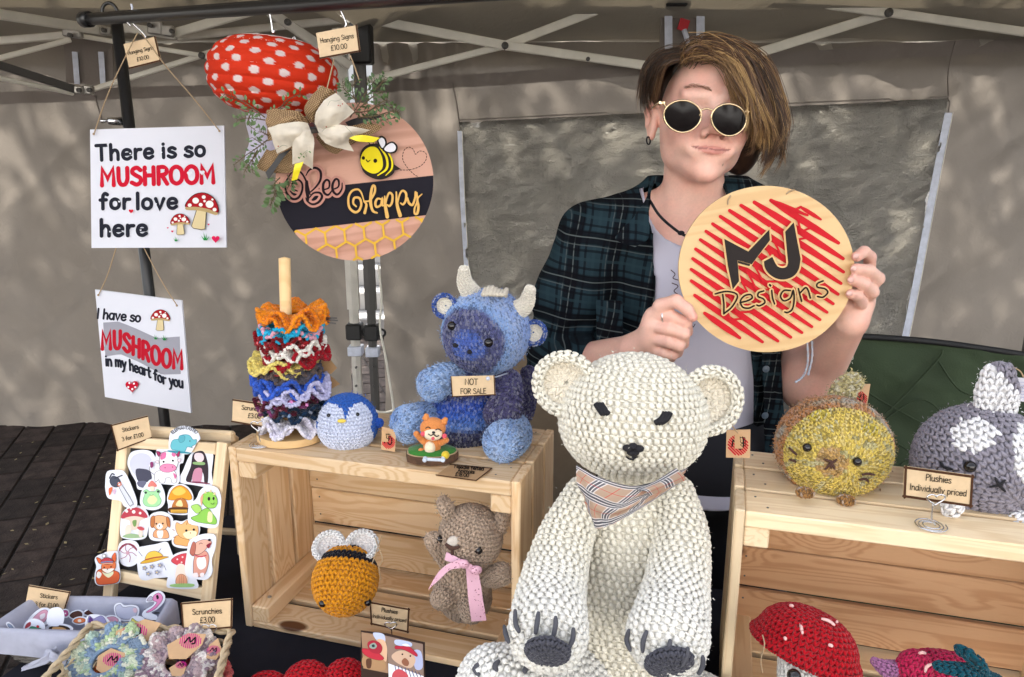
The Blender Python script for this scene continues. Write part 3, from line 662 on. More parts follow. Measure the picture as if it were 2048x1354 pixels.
# street trees behind the tents: their leaves break the sun on the cloth
mat('leaf',(.055,.11,.03),.6,trans=.35); mat('bark',(.12,.09,.07),.9,bump=(40,.8,.02))
def tree(x,y,h,r,seed,label):
    g=np.random.default_rng(seed); t=thing('street_tree',label,'tree',(x,y,0),'street trees behind the gazebos'); mb=MB()
    tube(mb,catmull([(x,y,0),(x+.05,y,h*.3),(x-.05,y+.1,h*.55),(x,y,h*.8)],6),np.linspace(.16,.05,19),9)
    for k in range(9):
        a=g.random()*6.28; z=h*(.38+.05*k); q=np.array([x+math.cos(a)*r*.8,y+math.sin(a)*r*.8,z+r*.5]); tube(mb,catmull([(x,y,z),((x+q[0])/2,(y+q[1])/2,z+.35),q],5),np.linspace(.06,.015,11),6)
    mb.build('trunk',MAT['bark'],t,smooth=True)
    n=3000; d=g.normal(size=(n,3)); d/=np.linalg.norm(d,axis=1,keepdims=True); cl=g.normal(size=(34,3)); cl/=np.linalg.norm(cl,axis=1,keepdims=True); cc=cl*r*g.uniform(.35,.95,(34,1))
    p=cc[g.integers(0,34,n)]+d*r*.30*g.random((n,1))**.5; p[:,2]*=.85; p+=[x,y,h*.72]
    s=.085; a1=g.normal(size=(n,3)); a1/=np.linalg.norm(a1,axis=1,keepdims=True); a2=np.cross(a1,d); a2/=np.linalg.norm(a2,axis=1,keepdims=True)
    V=np.stack([p-a1*s,p+a2*s*.5,p+a1*s,p-a2*s*.5],1).reshape(-1,3); mb=MB(); mb.add(V,np.arange(4*n).reshape(-1,4)); mb.build('crown',MAT['leaf'],t,kind='stuff')
for i,(x,y,h,r,lab) in enumerate(((-6.6,9.2,9.6,2.2,'leafy street tree behind the far left end of the gazebos'),(-4.4,8.4,8.6,2.0,'tallest leafy tree behind the left gazebo'),(-2.3,9.0,9.4,1.9,'leafy tree behind the gap between the gazebos'),(-.2,8.5,8.8,2.0,'leafy tree behind the plastic window'),(2.2,9.0,9.4,2.0,'leafy tree behind the far right of the gazebo'))): tree(x,y,h,r,50+i,lab)
# ================================================================== table and cloth
AX=np.array([.9613,-.2756,0]); BX=np.array([.2756,.9613,0]); ZX=np.array([0,0,1.]); O0=np.array([-.431,1.048,.75])
def TB(a,b,z=0): return O0+AX*a+BX*b+ZX*z
tb=thing('table','trestle table under a black cloth, carrying the crates and baskets','table',TB(.6,-.05,-.75))
mat('table_top',(.5,.5,.5),.5); plank('table_top',TB(.62,-.08,-.018),(1.72,.76,.026),(AX,BX,ZX),MAT['table_top'],tb)
for a,b in ((-.2,-.40),(-.2,.24),(1.42,-.40),(1.42,.24)): q=TB(a,b,0); bar((q[0],q[1],.0),(q[0],q[1],.72),.03,.03,tb,'leg','dark_steel',up=(1,0,0))
rows=[]; a0,a1,b0,b1=-.27,1.52,-.47,.32
prof=[(-.66,1)]; us=np.linspace(0,1,120); vs_=np.linspace(0,1,60)
mb=MB(); G=[[TB(a0+(a1-a0)*u,b0+(b1-b0)*v,-.001+.0012*float(fbm(np.float64(u*16),np.float64(v*9),70,2))) for u in us] for v in vs_]; G=np.array(G); grid(mb,G)
rim=np.concatenate([G[0],G[1:,-1],G[-1,-2::-1],G[-2:0:-1,0]]); c=rim.mean(0); rows=[rim]
for k in range(1,12):
    t=k/11; s=np.arange(len(rim)); out=rim-c; out[:,2]=0; out/=np.linalg.norm(out,axis=1,keepdims=True)
    w=.012*min(1,k/2)+.035*t*(.5+.5*np.sin(s*.42+1.2*np.sin(s*.11)))
    r=rim+out*w[:,None]; r[:,2]=rim[:,2]-.70*t; rows.append(r)
grid(mb,np.array(rows),closed_u=True); mb.build('tablecloth',MAT['cloth_black'],tb,smooth=True)
# ================================================================== crates
def crate(a,name_label,W,m_side,m_back,H=.31,D=.205,seed=1):
    g=random.Random(seed); o=TB(a,0); t=thing('wooden_crate',name_label,'crate',o,'pine crates lying on their sides')
    def pl_(name,ca,cb,cz,size,mm,rot=None,m=None):
        jit=.0006; ax={'a':(AX,BX,ZX),'b':(BX,-AX,ZX),'z':(ZX,AX,BX)}[mm]
        return plank(name,TB(a+ca,cb,cz+g.uniform(-jit,jit)),size,ax,MAT[m or m_side],t,ch=.0018)
    th=.013; sw=.062; gp=(D-3*sw)/2
    for side in (0,1):                                   # three upright slats at each end
        x=th/2 if side==0 else W-th/2
        for k in range(3): pl_('end_slat',x,sw/2+k*(sw+gp),H/2,(H,th,sw),'z')
        for z in (.012+.013,H-.012-.026): pl_('cleat',(th+.0155) if side==0 else W-th-.0155,D/2,z if z<.1 else H-.0365,(D-.004,.030,.026 if z>.1 else .028),'b')
    for k in range(3):                                   # top (a long side of the crate)
        pl_('top_slat',W/2,sw/2+k*(sw+gp),H-.012,(W-2*th-.001,sw+(.004 if k==1 else 0),.022),'a')
    for k in range(3): pl_('floor_slat',W/2,sw/2+k*(sw+gp),.006,(W-2*th-.001,sw-.002,.011),'a')
    nb=4; bh=(H-.03)/nb
    for k in range(nb): pl_('back_slat',W/2,D-.007+.004*(k%2),.016+bh/2+k*bh,(W-2*th-.002,.011,bh-.004),'a',m=m_back)
    for side in (0,1):
        q=TB(a+((th+.0155) if side==0 else W-th-.0155),.030,.0395); mb=MB(); tube(mb,[q,q+[0,0,.0012]],[.0035,.003],10); mb.build('screw',MAT['bracket_metal'],t)
    mb=MB()
    for k in range(3):
        for x in (.026,.040,W-.040,W-.026):
            q=TB(a+x,sw/2+k*(sw+gp)+(.014 if x in (.026,W-.026) else -.014),H-.0009); tube(mb,[q-[0,0,.002],q+[0,0,.0004]],.0016,6)
    for k in range(nb):
        for x in (.030,W-.030):
            for dz in (-.016,.018): q=TB(a+x,D-.0118+.004*(k%2),.016+bh/2+k*bh+dz); tube(mb,[q,q-BX*.0008],.0017,6)
    mb.build('nail',MAT['dark_steel'],t,kind='stuff')
    return t
crate(0,'pine crate with the bee and the brown bear inside, left of the big white bear',.46,'pine','pine')
crate(.7375,'pine crate with warm brown back boards holding the toadstool, right of the big white bear',.46,'pine_pale','pine_warm',H=.31,seed=4)
# cardboard box and chair leg seen behind the left crate
# ================================================================== crochet
def _puff():
    nu,nv=6,4; ph=np.linspace(0,np.pi,nv+1)[1:-1]; th=np.arange(nu)*2*np.pi/nu
    L=[[math.cos(p),math.sin(p)*math.cos(t),math.sin(p)*math.sin(t)] for p in ph for t in th]+[[1,0,0],[-1,0,0]]
    Q=[[i*nu+j,(i+1)*nu+j,(i+1)*nu+(j+1)%nu,i*nu+(j+1)%nu] for i in range(nv-2) for j in range(nu)]
    k=(nv-1)*nu; T=[[k,(j+1)%nu,j] for j in range(nu)]+[[k+1,(nv-2)*nu+j,(nv-2)*nu+(j+1)%nu] for j in range(nu)]
    return np.array(L),np.array(Q)[:,::-1],np.array(T)
PL,PQ,PT=_puff()
def puffs(mb, c, A, B, N, ra, rb, rc, col):
    n=len(c); ra=np.broadcast_to(ra,(n,));rb=np.broadcast_to(rb,(n,));rc=np.broadcast_to(rc,(n,))
    V=c[:,None,:]+PL[None,:,0,None]*(A*ra[:,None])[:,None,:]+PL[None,:,1,None]*(B*rb[:,None])[:,None,:]+PL[None,:,2,None]*(N*rc[:,None])[:,None,:]
    k=len(PL); off=(np.arange(n)*k)[:,None,None]
    mb.add(V.reshape(-1,3),(PQ[None]+off).reshape(-1,4),(PT[None]+off).reshape(-1,3),col=np.repeat(col,k,axis=0))
def prof_ell(c, ax, L, r, n=120, pw=1.0, squash=None):
    """ellipsoid-like body: c centre, ax axis, L half length, r (r1,r2); squash(t)->factor, t in -1..1"""
    ax=unit(ax); a=np.linspace(0,np.pi,n); t=-np.cos(a); rr=np.sin(a)**pw
    if squash: rr=rr*np.array([squash(x) for x in t])
    C=np.asarray(c)+ax*L*t[:,None]; r=np.broadcast_to(np.asarray(r,float),(2,)); return C,rr[:,None]*r[None,:]
def prof_tube(pts, rad, n=120, cap0=True, cap1=True, flat=1.0):
    """rounded tube through pts with radii"""
    P0=catmull(pts,16); r=np.interp(np.linspace(0,1,len(P0)),np.linspace(0,1,len(rad)),rad)
    k=np.ones(5)/5; r=np.convolve(np.pad(r,2,'edge'),k,'valid')
    a=np.linspace(0,np.pi/2,18)[1:]
    t0=unit(P0[1]-P0[0]); t1=unit(P0[-1]-P0[-2])
    if cap0:
        A=[P0[0]-t0*r[0]*.9*math.cos(x) for x in a[:-1]]; ra=[r[0]*math.sin(x) for x in a[:-1]]; P0=np.vstack([[P0[0]-t0*r[0]*.9],A,P0]); r=np.concatenate([[.0001],ra,r])
    if cap1:
        A=[P0[-1]+t1*r[-1]*.9*math.cos(x) for x in a[::-1][1:]]; ra=[r[-1]*math.sin(x) for x in a[::-1][1:]]; e=P0[-1]+t1*r[-1]*.9; P0=np.vstack([P0,A,[e]]); r=np.concatenate([r,ra,[.0001]])
    return P0,np.stack([r,r*flat],-1)
def crochet(mb, C, R, h, w, col, ref=None, puff=1.0, core=True, alpha=24, seed=1, fuzz=0, fl=.004, deform=None, jit=.05, inside=False, bob=False):
    g=np.random.default_rng(seed); C=np.asarray(C,float); R=np.asarray(R,float)
    d=np.linalg.norm(np.diff(C,axis=0),axis=1); s0=np.concatenate([[0],np.cumsum(d)]); n=260
    si=np.linspace(0,s0[-1],n) if False else None
    rm=R.mean(1); dm=np.sqrt(d**2+np.diff(rm)**2); s=np.concatenate([[0],np.cumsum(dm)]); si=np.linspace(0,s[-1],n)
    C=np.stack([np.interp(si,s,C[:,k]) for k in range(3)],-1); R=np.stack([np.interp(si,s,R[:,k]) for k in range(2)],-1)
    T,E1,E2=par_frames(C,ref); dc=np.gradient(si); 
    dcl=np.linalg.norm(np.gradient(C,axis=0),axis=1); dr=np.gradient(R.mean(1))
    nrm=np.sqrt(dcl**2+dr**2)+1e-9; ca=dcl/nrm; sa=dr/nrm
    if core:
        mbc=MB(); th=np.arange(28)*2*np.pi/28; k=np.arange(0,n,4); k[-1]=n-1
        Rc=np.maximum(R[k]+(w*.22 if inside else (-w*.24 if bob else -w*.36)),.0001)
        V=C[k][:,None,:]+Rc[:,0,None,None]*np.cos(th)[None,:,None]*E1[k][:,None,:]+Rc[:,1,None,None]*np.sin(th)[None,:,None]*E2[k][:,None,:]
        cc=col(V.reshape(-1,3),None)
        if deform is not None: V=deform(V.reshape(-1,3)).reshape(V.shape)
        i=np.arange(len(k)-1)[:,None]*28; j=np.arange(28)[None,:]; j2=(j+1)%28
        mb.add(V,np.stack([i+j,i+j2,i+28+j2,i+28+j],-1).reshape(-1,4),col=cc)
    ra_=[];rc_=[]; tot=s[-1]; nr=max(2,int(round(tot/h))); hh=tot/nr; cs=[];As=[];Bs=[];Ns=[];sc=[];ri=[]
    for q in range(nr):
        x=(q+.5)*hh; f=x/s[-1]*(n-1); i=int(f); u=f-i; i2=min(i+1,n-1); L_=lambda a:a[i]*(1-u)+a[i2]*u
        c=L_(C);e1=L_(E1);e2=L_(E2);r1,r2=L_(R);tt=unit(L_(T));c_=L_(ca);s_=L_(sa)
        m=max(5,int(round(2*np.pi*math.sqrt((r1*r1+r2*r2)/2)/w))); ph=g.random()*6.28
        th=(np.arange(m)+ph+g.normal(0,.06,m))*2*np.pi/m
        p=c+r1*np.cos(th)[:,None]*e1+r2*np.sin(th)[:,None]*e2
        n0=np.cos(th)[:,None]*e1/max(r1,1e-4)+np.sin(th)[:,None]*e2/max(r2,1e-4); n0/=np.linalg.norm(n0,axis=1,keepdims=True)
        nn=n0*c_-tt*s_; mm=tt*c_+n0*s_; t=np.cross(nn,mm)
        wl=2*np.pi*math.sqrt((r1*r1+r2*r2)/2)/m
        if inside: nn=-nn
        # a crochet stitch: one fat slanted loop and a thinner one crossing beside it
        pat=((16,.0,-.02,.44,.54,.36),(80,.5,.44,.18,.44,.20)) if bob else ((20,-.17,.05,.30,.60,.30),(-28,.25,.0,.225,.60,.225))
        for ang,of,up,bw,al,th_k in pat:
            a=R_(ang)+g.normal(0,.07,m); A=mm*np.cos(a)[:,None]+t*np.sin(a)[:,None]; B=np.cross(nn,A)
            horiz=bob and ang>45
            cs.append(p+t*(of*wl)+mm*(up*hh+g.normal(0,hh*.035,m))[:,None]-(nn*wl*.10 if horiz else 0)); As.append(A);Bs.append(B);Ns.append(nn); sc.append(np.full(m,(hh if horiz else wl)*bw)); ra_.append(np.full(m,(wl if horiz else hh)*al)); rc_.append(np.full(m,wl*th_k)); ri.append(np.full(m,q))
    c=np.concatenate(cs);A=np.concatenate(As);B=np.concatenate(Bs);N=np.concatenate(Ns);wl=np.concatenate(sc);ra_=np.concatenate(ra_);rc_=np.concatenate(rc_);ri=np.concatenate(ri)
    cc=col(c,ri)*(1+g.normal(0,.035,(len(c),1)))
    if deform is not None: c=deform(c)
    f=1+g.normal(0,jit,len(c))
    puffs(mb,c+N*(g.normal(0,hh*.025,len(c)))[:,None],A,B,N,ra_*f,wl*puff,np.minimum(rc_,hh*.44)*puff*(1+g.normal(0,.05,len(c))),np.clip(cc,0,1))
    if fuzz:
        k=g.integers(0,len(c),fuzz); d=N[k]+g.normal(0,.75,(fuzz,3)); d/=np.linalg.norm(d,axis=1,keepdims=True); b=c[k]+N[k]*wl[k][:,None]*.8+g.normal(0,hh*.3,(fuzz,3)); sd_=np.cross(d,N[k]+.3); sd_/=np.linalg.norm(sd_,axis=1,keepdims=True)
        ln=fl*g.uniform(.5,1.3,(fuzz,1)); V=np.stack([b-sd_*.00008,b+sd_*.00008,b+d*ln*.5+g.normal(0,.0006,(fuzz,3)),b+d*ln+g.normal(0,.0012,(fuzz,3))],1).reshape(-1,3)
        o=np.arange(fuzz)*4; mb.add(V,T=np.concatenate([np.stack([o,o+1,o+2],-1),np.stack([o+2,o+1,o+3],-1)]),col=np.repeat(np.clip(cc[k],0,1),4,axis=0))
    return c
def lerpcol(stops, x):
    xs=[s[0] for s in stops]; cs=np.array([hexc(s[1]) for s in stops]); return np.stack([np.interp(x,xs,cs[:,k]) for k in range(3)],-1)
def solid(h, var=.0):
    c=np.array(hexc(h)); return lambda p,ri: np.broadcast_to(c,(len(p),3)).copy()
def yarn(name, parent, parts, label=None):
    mb=MB()
    for f in parts: f(mb)
    return mb.build(name,MAT['yarn'],parent,smooth=True,label=label)
def eye_bead(parent, c, r, n, name='eye'):
    mb=MB(); ell(mb,c,r,nu=14,nv=10); return mb.build(name,MAT['glossy_black'],parent,smooth=True)
mat('thread_black',(.01,.009,.012),.9); mat('thread_brown',(.07,.03,.02),.9); mat('thread_white',(.80,.76,.74),.9); mat('thread_yellow',(.75,.55,.08),.9); mat('thread_grey',(.075,.075,.088),.9,bump=(1200,.5,.0008)); mat('thread_pink',(.75,.45,.42),.9)
def stitch(parent, pts, r, m, name='stitch', taper=True):
    c=catmull(pts,6); k=np.linspace(0,1,len(c)); rr=r*(.55+.45*np.sin(np.pi*k)**.5) if taper else r
    mb=MB(); tube(mb,c,rr,7); return mb.build(name,MAT[m],parent,smooth=True)
def on_ell(c, r, px, py, lift=0.0, ax=None):
    """point where the ray of a photo pixel meets an ellipsoid"""
    A=np.eye(3) if ax is None else np.asarray(ax); r=np.asarray(r,float); d=ray(px,py); o=(A@(CAM-c))/r; dd=(A@d)/r
    a=dd@dd; b=2*o@dd; cc=o@o-1; D=b*b-4*a*cc
    t=(-b-math.sqrt(D))/(2*a) if D>0 else -b/(2*a)
    p=CAM+d*t; n=unit(A.T@((A@(p-c))/r**2)); return p+n*lift,n
# ------------------------------------------------ big white bear
Yb=.92; hc=P(1266,833,Yb); bear=thing('bear_plush','huge cream crocheted bear with angry slanted eyes and a tartan neckerchief','plush toy',(hc[0],Yb-.02,.75))
hr=M(146,hc); hz=M(126,hc); CR=solid('#e8e2d2')
tilt=unit([.05,.18,1])
yarn('head',bear,[lambda mb: crochet(mb,*prof_ell(hc,tilt,hz,(hr,hr*.95),squash=lambda t:1+.05*(-t)),.0086,.0098,CR,seed=2,bob=True,fuzz=500,fl=.003)])
def bowl_ear(c,r,nx,parent,hh,ww,colout,colin,dep=.35,seed=1,name='ear',inner='inner_ear'):
    nx=unit(nx); c=np.asarray(c,float); a=np.linspace(.02,np.pi*.5,50)
    C=np.array([c-nx*r*dep*math.cos(x) for x in a]); Rr=np.array([r*.94*math.sin(x)**.8 for x in a])
    o=yarn(name,parent,[lambda mb: crochet(mb,C,np.stack([Rr]*2,-1),hh,ww,colout,seed=seed,puff=1.1)])
    f1,f2=frame_from(nx); t=np.linspace(0,2*np.pi,60); ring=c+r*.90*(np.cos(t)[:,None]*f1+np.sin(t)[:,None]*f2)
    yarn('ear_rim' if 'ear' in name else 'wing_rim',o,[lambda mb: crochet(mb,ring,np.full((60,2),r*(.125 if r>.03 else .10)+.0010),hh*.9,ww*.9,colout,seed=seed+2,puff=1.15)])
    b=np.linspace(0,np.pi*.5,50)[::-1]; C2=np.array([c-nx*r*dep*.7*math.sin(np.pi/2-0*x)*math.sin(x)*1.0 for x in b]); R2=np.array([max(.0004,r*.86*math.cos(x)) for x in b])
    yarn(inner,o,[lambda mb: crochet(mb,C2,np.stack([R2]*2,-1),hh,ww,colin,seed=seed+1,inside=True)])
    return o
CI=solid('#ebe2d0')
bowl_ear(P(1130,768,Yb-.01),M(61,hc),[-.25,-1,.12],bear,.0092,.0098,CR,CI,dep=.45,seed=4)
bowl_ear(P(1420,802,Yb-.01),M(66,hc),[.22,-1,.10],bear,.0092,.0098,CR,CI,dep=.45,seed=6)
hell=(hr*1.0,hr*.97,hz)
def bst(parent,c,r,pts,rad,m,lift,name='stitch'): return stitch(parent,[on_ell(c,r,x,y,lift)[0] for x,y in pts],rad,m,name)
for pts in ([(1199,809),(1206,820),(1213,829)],[(1333,826),(1326,838),(1314,846)]):
    c=[on_ell(hc,hell,x,y,.003)[0] for x,y in pts]; mb=MB()
    for k in (-1,0,1): tube(mb,catmull([q+np.array([k*.0032,0,0]) for q in c],5),.0036,7)
    mb.build('eye',MAT['thread_black'],bear,smooth=True)
mb=MB()
for (x,y,rx,ry) in ((1256,894,11,7),(1277,895,11,7),(1266,902,13,8),(1266,890,9,6)): 
    p,n=on_ell(hc,hell,x,y,.003); ell(mb,p,(M(rx,p),.006,M(ry,p)))
tube(mb,[on_ell(hc,hell,x,y,.003)[0] for x,y in ((1266,905),(1266,916))],.0018,6); mb.build('nose',MAT['thread_black'],bear,smooth=True)
bst(bear,hc,hell,[(1252,911),(1260,916),(1268,914),(1276,911)],.0013,'thread_black',.002,'mouth')
# body, broad at the hips
bc=[P(1268,950,Yb+.02),P(1268,1010,Yb+.01),P(1266,1100,Yb-.0),P(1266,1200,Yb-.01),P(1268,1300,Yb-.02),P(1268,1372,Yb-.02)]
rad=[M(x,bc[0]) for x in (66,100,122,132,138,112)]
yarn('body',bear,[lambda mb: crochet(mb,*prof_tube(bc,rad,flat=.8),.0088,.0100,CR,seed=8,bob=True,fuzz=400,fl=.003)])
PW=solid('#eae8e2'); PG=solid('#4b4b54')
def paw(pts,rad,padc,padn,padr,name,seed,flat=1.0):
    o=yarn(name,bear,[lambda mb: crochet(mb,*prof_tube(pts,rad,flat=flat),.0086,.0098,lambda p,ri: lerpcol([(.8,'#e9e6de'),(2.6,'#e8e2d2')],np.linalg.norm(p-np.asarray(pts[-1]),axis=1)/rad[-1]),seed=seed,fuzz=400,fl=.0022,bob=True)])
    padn=unit(padn); C,Rr=prof_ell(np.asarray(padc),padn,padr*.26,(padr*.72,padr)); yarn('paw_pad',o,[lambda mb: crochet(mb,C,Rr,.0066,.0075,PG,seed=seed+1)])
    return o
def Pm(x,y,Y): return P(x,y,Y)
a1=paw([P(1172,990,Yb-.01),P(1132,1075,Yb-.05),P(1104,1180,Yb-.11),P(1096,1265,Yb-.17)],[M(40,hc),M(52,hc),M(64,hc)*.96,M(78,hc)*.88],P(1095,1303,Yb-.215),[-.1,-.85,-.55],M(60,hc)*.86,'arm',11)
a2=paw([P(1348,990,Yb-.01),P(1362,1070,Yb-.05),P(1352,1180,Yb-.11),P(1335,1272,Yb-.17)],[M(40,hc),M(52,hc),M(62,hc)*.96,M(80,hc)*.88],P(1338,1325,Yb-.205),[.0,-.85,-.55],M(64,hc)*.86,'arm',13)
pc=P(1096,1262,Yb-.17); pr=(M(80,hc)*.90,)*3
for pts in ([(1016,1252),(1019,1268),(1025,1284)],[(1036,1223),(1037,1248),(1044,1265)],[(1079,1227),(1076,1248),(1073,1268)],[(1110,1235),(1109,1255),(1104,1278)],[(1142,1256),(1141,1275),(1134,1293)]):
    bst(a1,pc,pr,pts,.0030,'thread_grey',.0045,'claw')
pc=P(1342,1270,Yb-.17); pr=(M(84,hc)*.90,)*3
for pts in ([(1265,1260),(1261,1280),(1268,1300)],[(1298,1262),(1291,1282),(1290,1302)],[(1341,1278),(1337,1298),(1327,1316)],[(1373,1292),(1370,1310),(1362,1328)],[(1400,1308),(1400,1325),(1392,1342)]):
    bst(a2,pc,pr,pts,.0030,'thread_grey',.0045,'claw')
lg=yarn('leg',bear,[lambda mb: crochet(mb,*prof_tube([P(1200,1368,Yb-.05),P(1100,1362,Yb-.10),P(985,1372,Yb-.14)],[.045,.045,.047]),.0086,.0098,PW,bob=True,seed=15)])
lg2=yarn('leg',bear,[lambda mb: crochet(mb,*prof_tube([P(1330,1390,Yb-.05),P(1400,1420,Yb-.10),P(1470,1470,Yb-.14)],[.045,.045,.047]),.0086,.0098,PW,bob=True,seed=16)])
lc=P(1000,1371,Yb-.135)
for pts in ([(961,1352),(953,1340),(962,1329)],[(994,1345),(991,1334),(999,1324)],[(1046,1347),(1049,1339),(1060,1336)]): bst(lg,lc,(.05,.05,.05),pts,.0036,'thread_grey',.003,'claw')
# tartan neckerchief
m=bpy.data.materials.new('tartan'); m.use_nodes=True; nt=m.node_tree; N=nt.nodes.new; L=nt.links.new; b=nt.nodes['Principled BSDF']; b.inputs['Roughness'].default_value=.9; b.inputs['Specular IOR Level'].default_value=.1
def plaid_nodes(nt, vec, base, stripes, warp=None):
    """stripes: (axis, period, centre, halfwidth, colour, strength)"""
    N=nt.nodes.new; L=nt.links.new; sp=N('ShaderNodeSeparateXYZ'); L(vec,sp.inputs[0]); r=N('ShaderNodeRGB'); r.outputs[0].default_value=(*base,1); c=r.outputs[0]
    for ax,per,ce,hw,colr,st in stripes:
        dv=N('ShaderNodeMath'); dv.operation='MULTIPLY_ADD'; dv.inputs[1].default_value=1/per; dv.inputs[2].default_value=100-ce/per+.5; L(sp.outputs[ax],dv.inputs[0])
        fr=N('ShaderNodeMath'); fr.operation='FRACT'; L(dv.outputs[0],fr.inputs[0]); sb=N('ShaderNodeMath'); sb.operation='SUBTRACT'; sb.inputs[1].default_value=.5; L(fr.outputs[0],sb.inputs[0])
        ab=N('ShaderNodeMath'); ab.operation='ABSOLUTE'; L(sb.outputs[0],ab.inputs[0]); mr=N('ShaderNodeMapRange'); mr.inputs[1].default_value=hw/per*.85; mr.inputs[2].default_value=hw/per*1.15; mr.inputs[3].default_value=st; mr.inputs[4].default_value=0; L(ab.outputs[0],mr.inputs[0])
        mx=N('ShaderNodeMix'); mx.data_type='RGBA'; L(mr.outputs[0],mx.inputs['Factor']); L(c,mx.inputs['A']); mx.inputs['B'].default_value=(*colr,1); c=mx.outputs['Result']
    return c
uv=N('ShaderNodeTexCoord'); K=(.02,.02,.035); W_=(.85,.82,.80); RD=(.50,.05,.04)
st=[]
for ax in (0,1): st+=[(ax,.5,.0,.085,W_,.8),(ax,.5,.0,.022,K,.9),(ax,.5,.055,.018,K,.85),(ax,.5,-.055,.018,K,.85),(ax,.5,.25,.006,RD,.8)]
c=plaid_nodes(nt,uv.outputs['UV'],(.40,.28,.20),st); L(c,b.inputs['Base Color'])
w_=N('ShaderNodeTexWave'); w_.inputs['Scale'].default_value=160; bm=N('ShaderNodeBump'); bm.inputs['Strength'].default_value=.2; bm.inputs['Distance'].default_value=.0004; L(uv.outputs['UV'],w_.inputs['Vector']); L(w_.outputs['Fac'],bm.inputs['Height']); L(bm.outputs[0],b.inputs['Normal']); MAT['tartan']=m
def cloth(name,parent,rows_,mm,th=.0012,uvs=(1,1),shear=0,n=12,wr=0.0,seed=1):
    """rows_: list of rows of world points; smooth surface"""
    A=[catmull(r,n) for r in rows_]; A=np.stack(A,0); B=np.stack([catmull(A[:,j],n) for j in range(A.shape[1])],1)
    a,b_=B.shape[:2]; U,Vv=np.meshgrid(np.linspace(0,1,b_),np.linspace(0,1,a))
    if wr:
        du=np.gradient(B,axis=1); dv=np.gradient(B,axis=0); Nn=np.cross(du,dv); Nn/=np.linalg.norm(Nn,axis=2,keepdims=True)+1e-12; B=B+Nn*(wr*fbm(U*5,Vv*5,seed,3))[...,None]
    uv=np.stack([(U+shear*Vv)*uvs[0],Vv*uvs[1]],-1); mb=MB(); grid(mb,B,uv=uv)
    du=np.gradient(B,axis=1); dv=np.gradient(B,axis=0); Nn=np.cross(du,dv); Nn/=np.linalg.norm(Nn,axis=2,keepdims=True)+1e-12; s=-1 if (Nn.mean((0,1))@(CAM-B.mean((0,1))))>0 else 1
    G2=B+Nn*th*s; mb.add(G2,[],uv=uv); 
    i=np.arange(a-1)[:,None]*b_; j=np.arange(b_-1)[None,:]; mb.Q.append((np.stack([i+j,i+b_+j,i+b_+j+1,i+j+1],-1).reshape(-1,4)+a*b_))
    return mb.build(name,MAT[mm],parent,smooth=True)
kf=cloth('neckerchief',bear,[[P(1152,930,Yb-.115),P(1200,955,Yb-.13),P(1266,972,Yb-.135),P(1330,955,Yb-.125),P(1374,935,Yb-.10)],
  [P(1152,958,Yb-.122),P(1188,982,Yb-.137),P(1250,1003,Yb-.142),P(1310,975,Yb-.13),P(1366,950,Yb-.105)],
  [P(1168,1002,Yb-.128),P(1186,1018,Yb-.137),P(1230,1025,Yb-.142),P(1290,1000,Yb-.133),P(1360,962,Yb-.11)],
  [P(1190,1056,Yb-.134),P(1204,1055,Yb-.138),P(1232,1046,Yb-.14),P(1284,1016,Yb-.135),P(1358,968,Yb-.112)]],'tartan',uvs=(1.7,1.1),shear=.25,wr=.004)
cloth('neckerchief_fold',kf,[[P(1272,978,Yb-.142),P(1310,962,Yb-.135),P(1352,936,Yb-.11)],[P(1290,982,Yb-.15),P(1325,968,Yb-.142),P(1366,948,Yb-.115)],[P(1300,992,Yb-.145),P(1330,978,Yb-.138),P(1373,960,Yb-.112)]],'tartan',uvs=(.8,.35))
# ------------------------------------------------ highland calf
Yc=1.10; hc2=P(972,664,Yc); cr=M(88,hc2); calf=thing('calf_plush','blue crocheted highland calf with cream horns sitting on the left crate','plush toy',(P(930,880,1.1)[0],1.1,1.06))
def tweed(cc,seed,am=.35,g_=None):
    if seed not in (15,3): cc=cc*1.15+.012
    g=np.random.default_rng(seed); k=g.random((len(cc),1)); return np.where(k<.26,cc+(.50-cc)*am*.75,np.where(k>.80,cc*.55,cc))
fc=P(938,690,Yc-cr*.8)
def colhead(p,ri):
    d=np.linalg.norm((p-fc)*[1,.7,1],axis=1)/cr+.10*fbm(p[:,0]*60,p[:,2]*60,3,2)
    cc=lerpcol([(0,'#4c62ac'),(.3,'#4560aa'),(.42,'#4a4d74'),(.72,'#505480'),(.80,'#7d9cc9'),(1.05,'#94a9d0'),(1.3,'#7f97c8'),(1.7,'#5c80c4')],d)
    return tweed(cc,5)
yarn('head',calf,[lambda mb: crochet(mb,*prof_ell(hc2,[-.12,-.22,1],cr*.98,(cr,cr)),.0050,.0056,colhead,seed=21,fuzz=2500,fl=.003)])
def colbody(p,ri):
    z=p[:,2]-1.06; cc=lerpcol([(0,'#2b2c44'),(.02,'#34365a'),(.03,'#5a7fc0'),(.045,'#3a62b8'),(.06,'#2c4fae'),(.075,'#30335a'),(.10,'#39406a'),(.13,'#30509f')],z+.004*fbm(p[:,0]*50,p[:,1]*50,8,2)); return tweed(cc,6)
b0=P(925,880,Yc+.0); yarn('body',calf,[lambda mb: crochet(mb,*prof_tube([P(922,850,Yc),P(930,800,Yc),P(950,745,Yc)],[M(80,b0),M(66,b0),M(40,b0)],flat=.9),.0050,.0056,colbody,seed=22,fuzz=1000,fl=.003)])
LB=lambda s:(lambda p,ri: tweed(lerpcol([(-.5,'#6e8cbe'),(0,'#8ba6cd'),(.5,'#9cb0d2')],fbm(p[:,0]*45+s,p[:,2]*45,9,2)),s))
VI=lambda s:(lambda p,ri: tweed(lerpcol([(0,'#403c60'),(.8,'#4e4a74'),(1,'#4d7fc4')],np.clip((p[:,2]-(P(1010,830,1.05)[2]))/.08,0,1.2)),s))
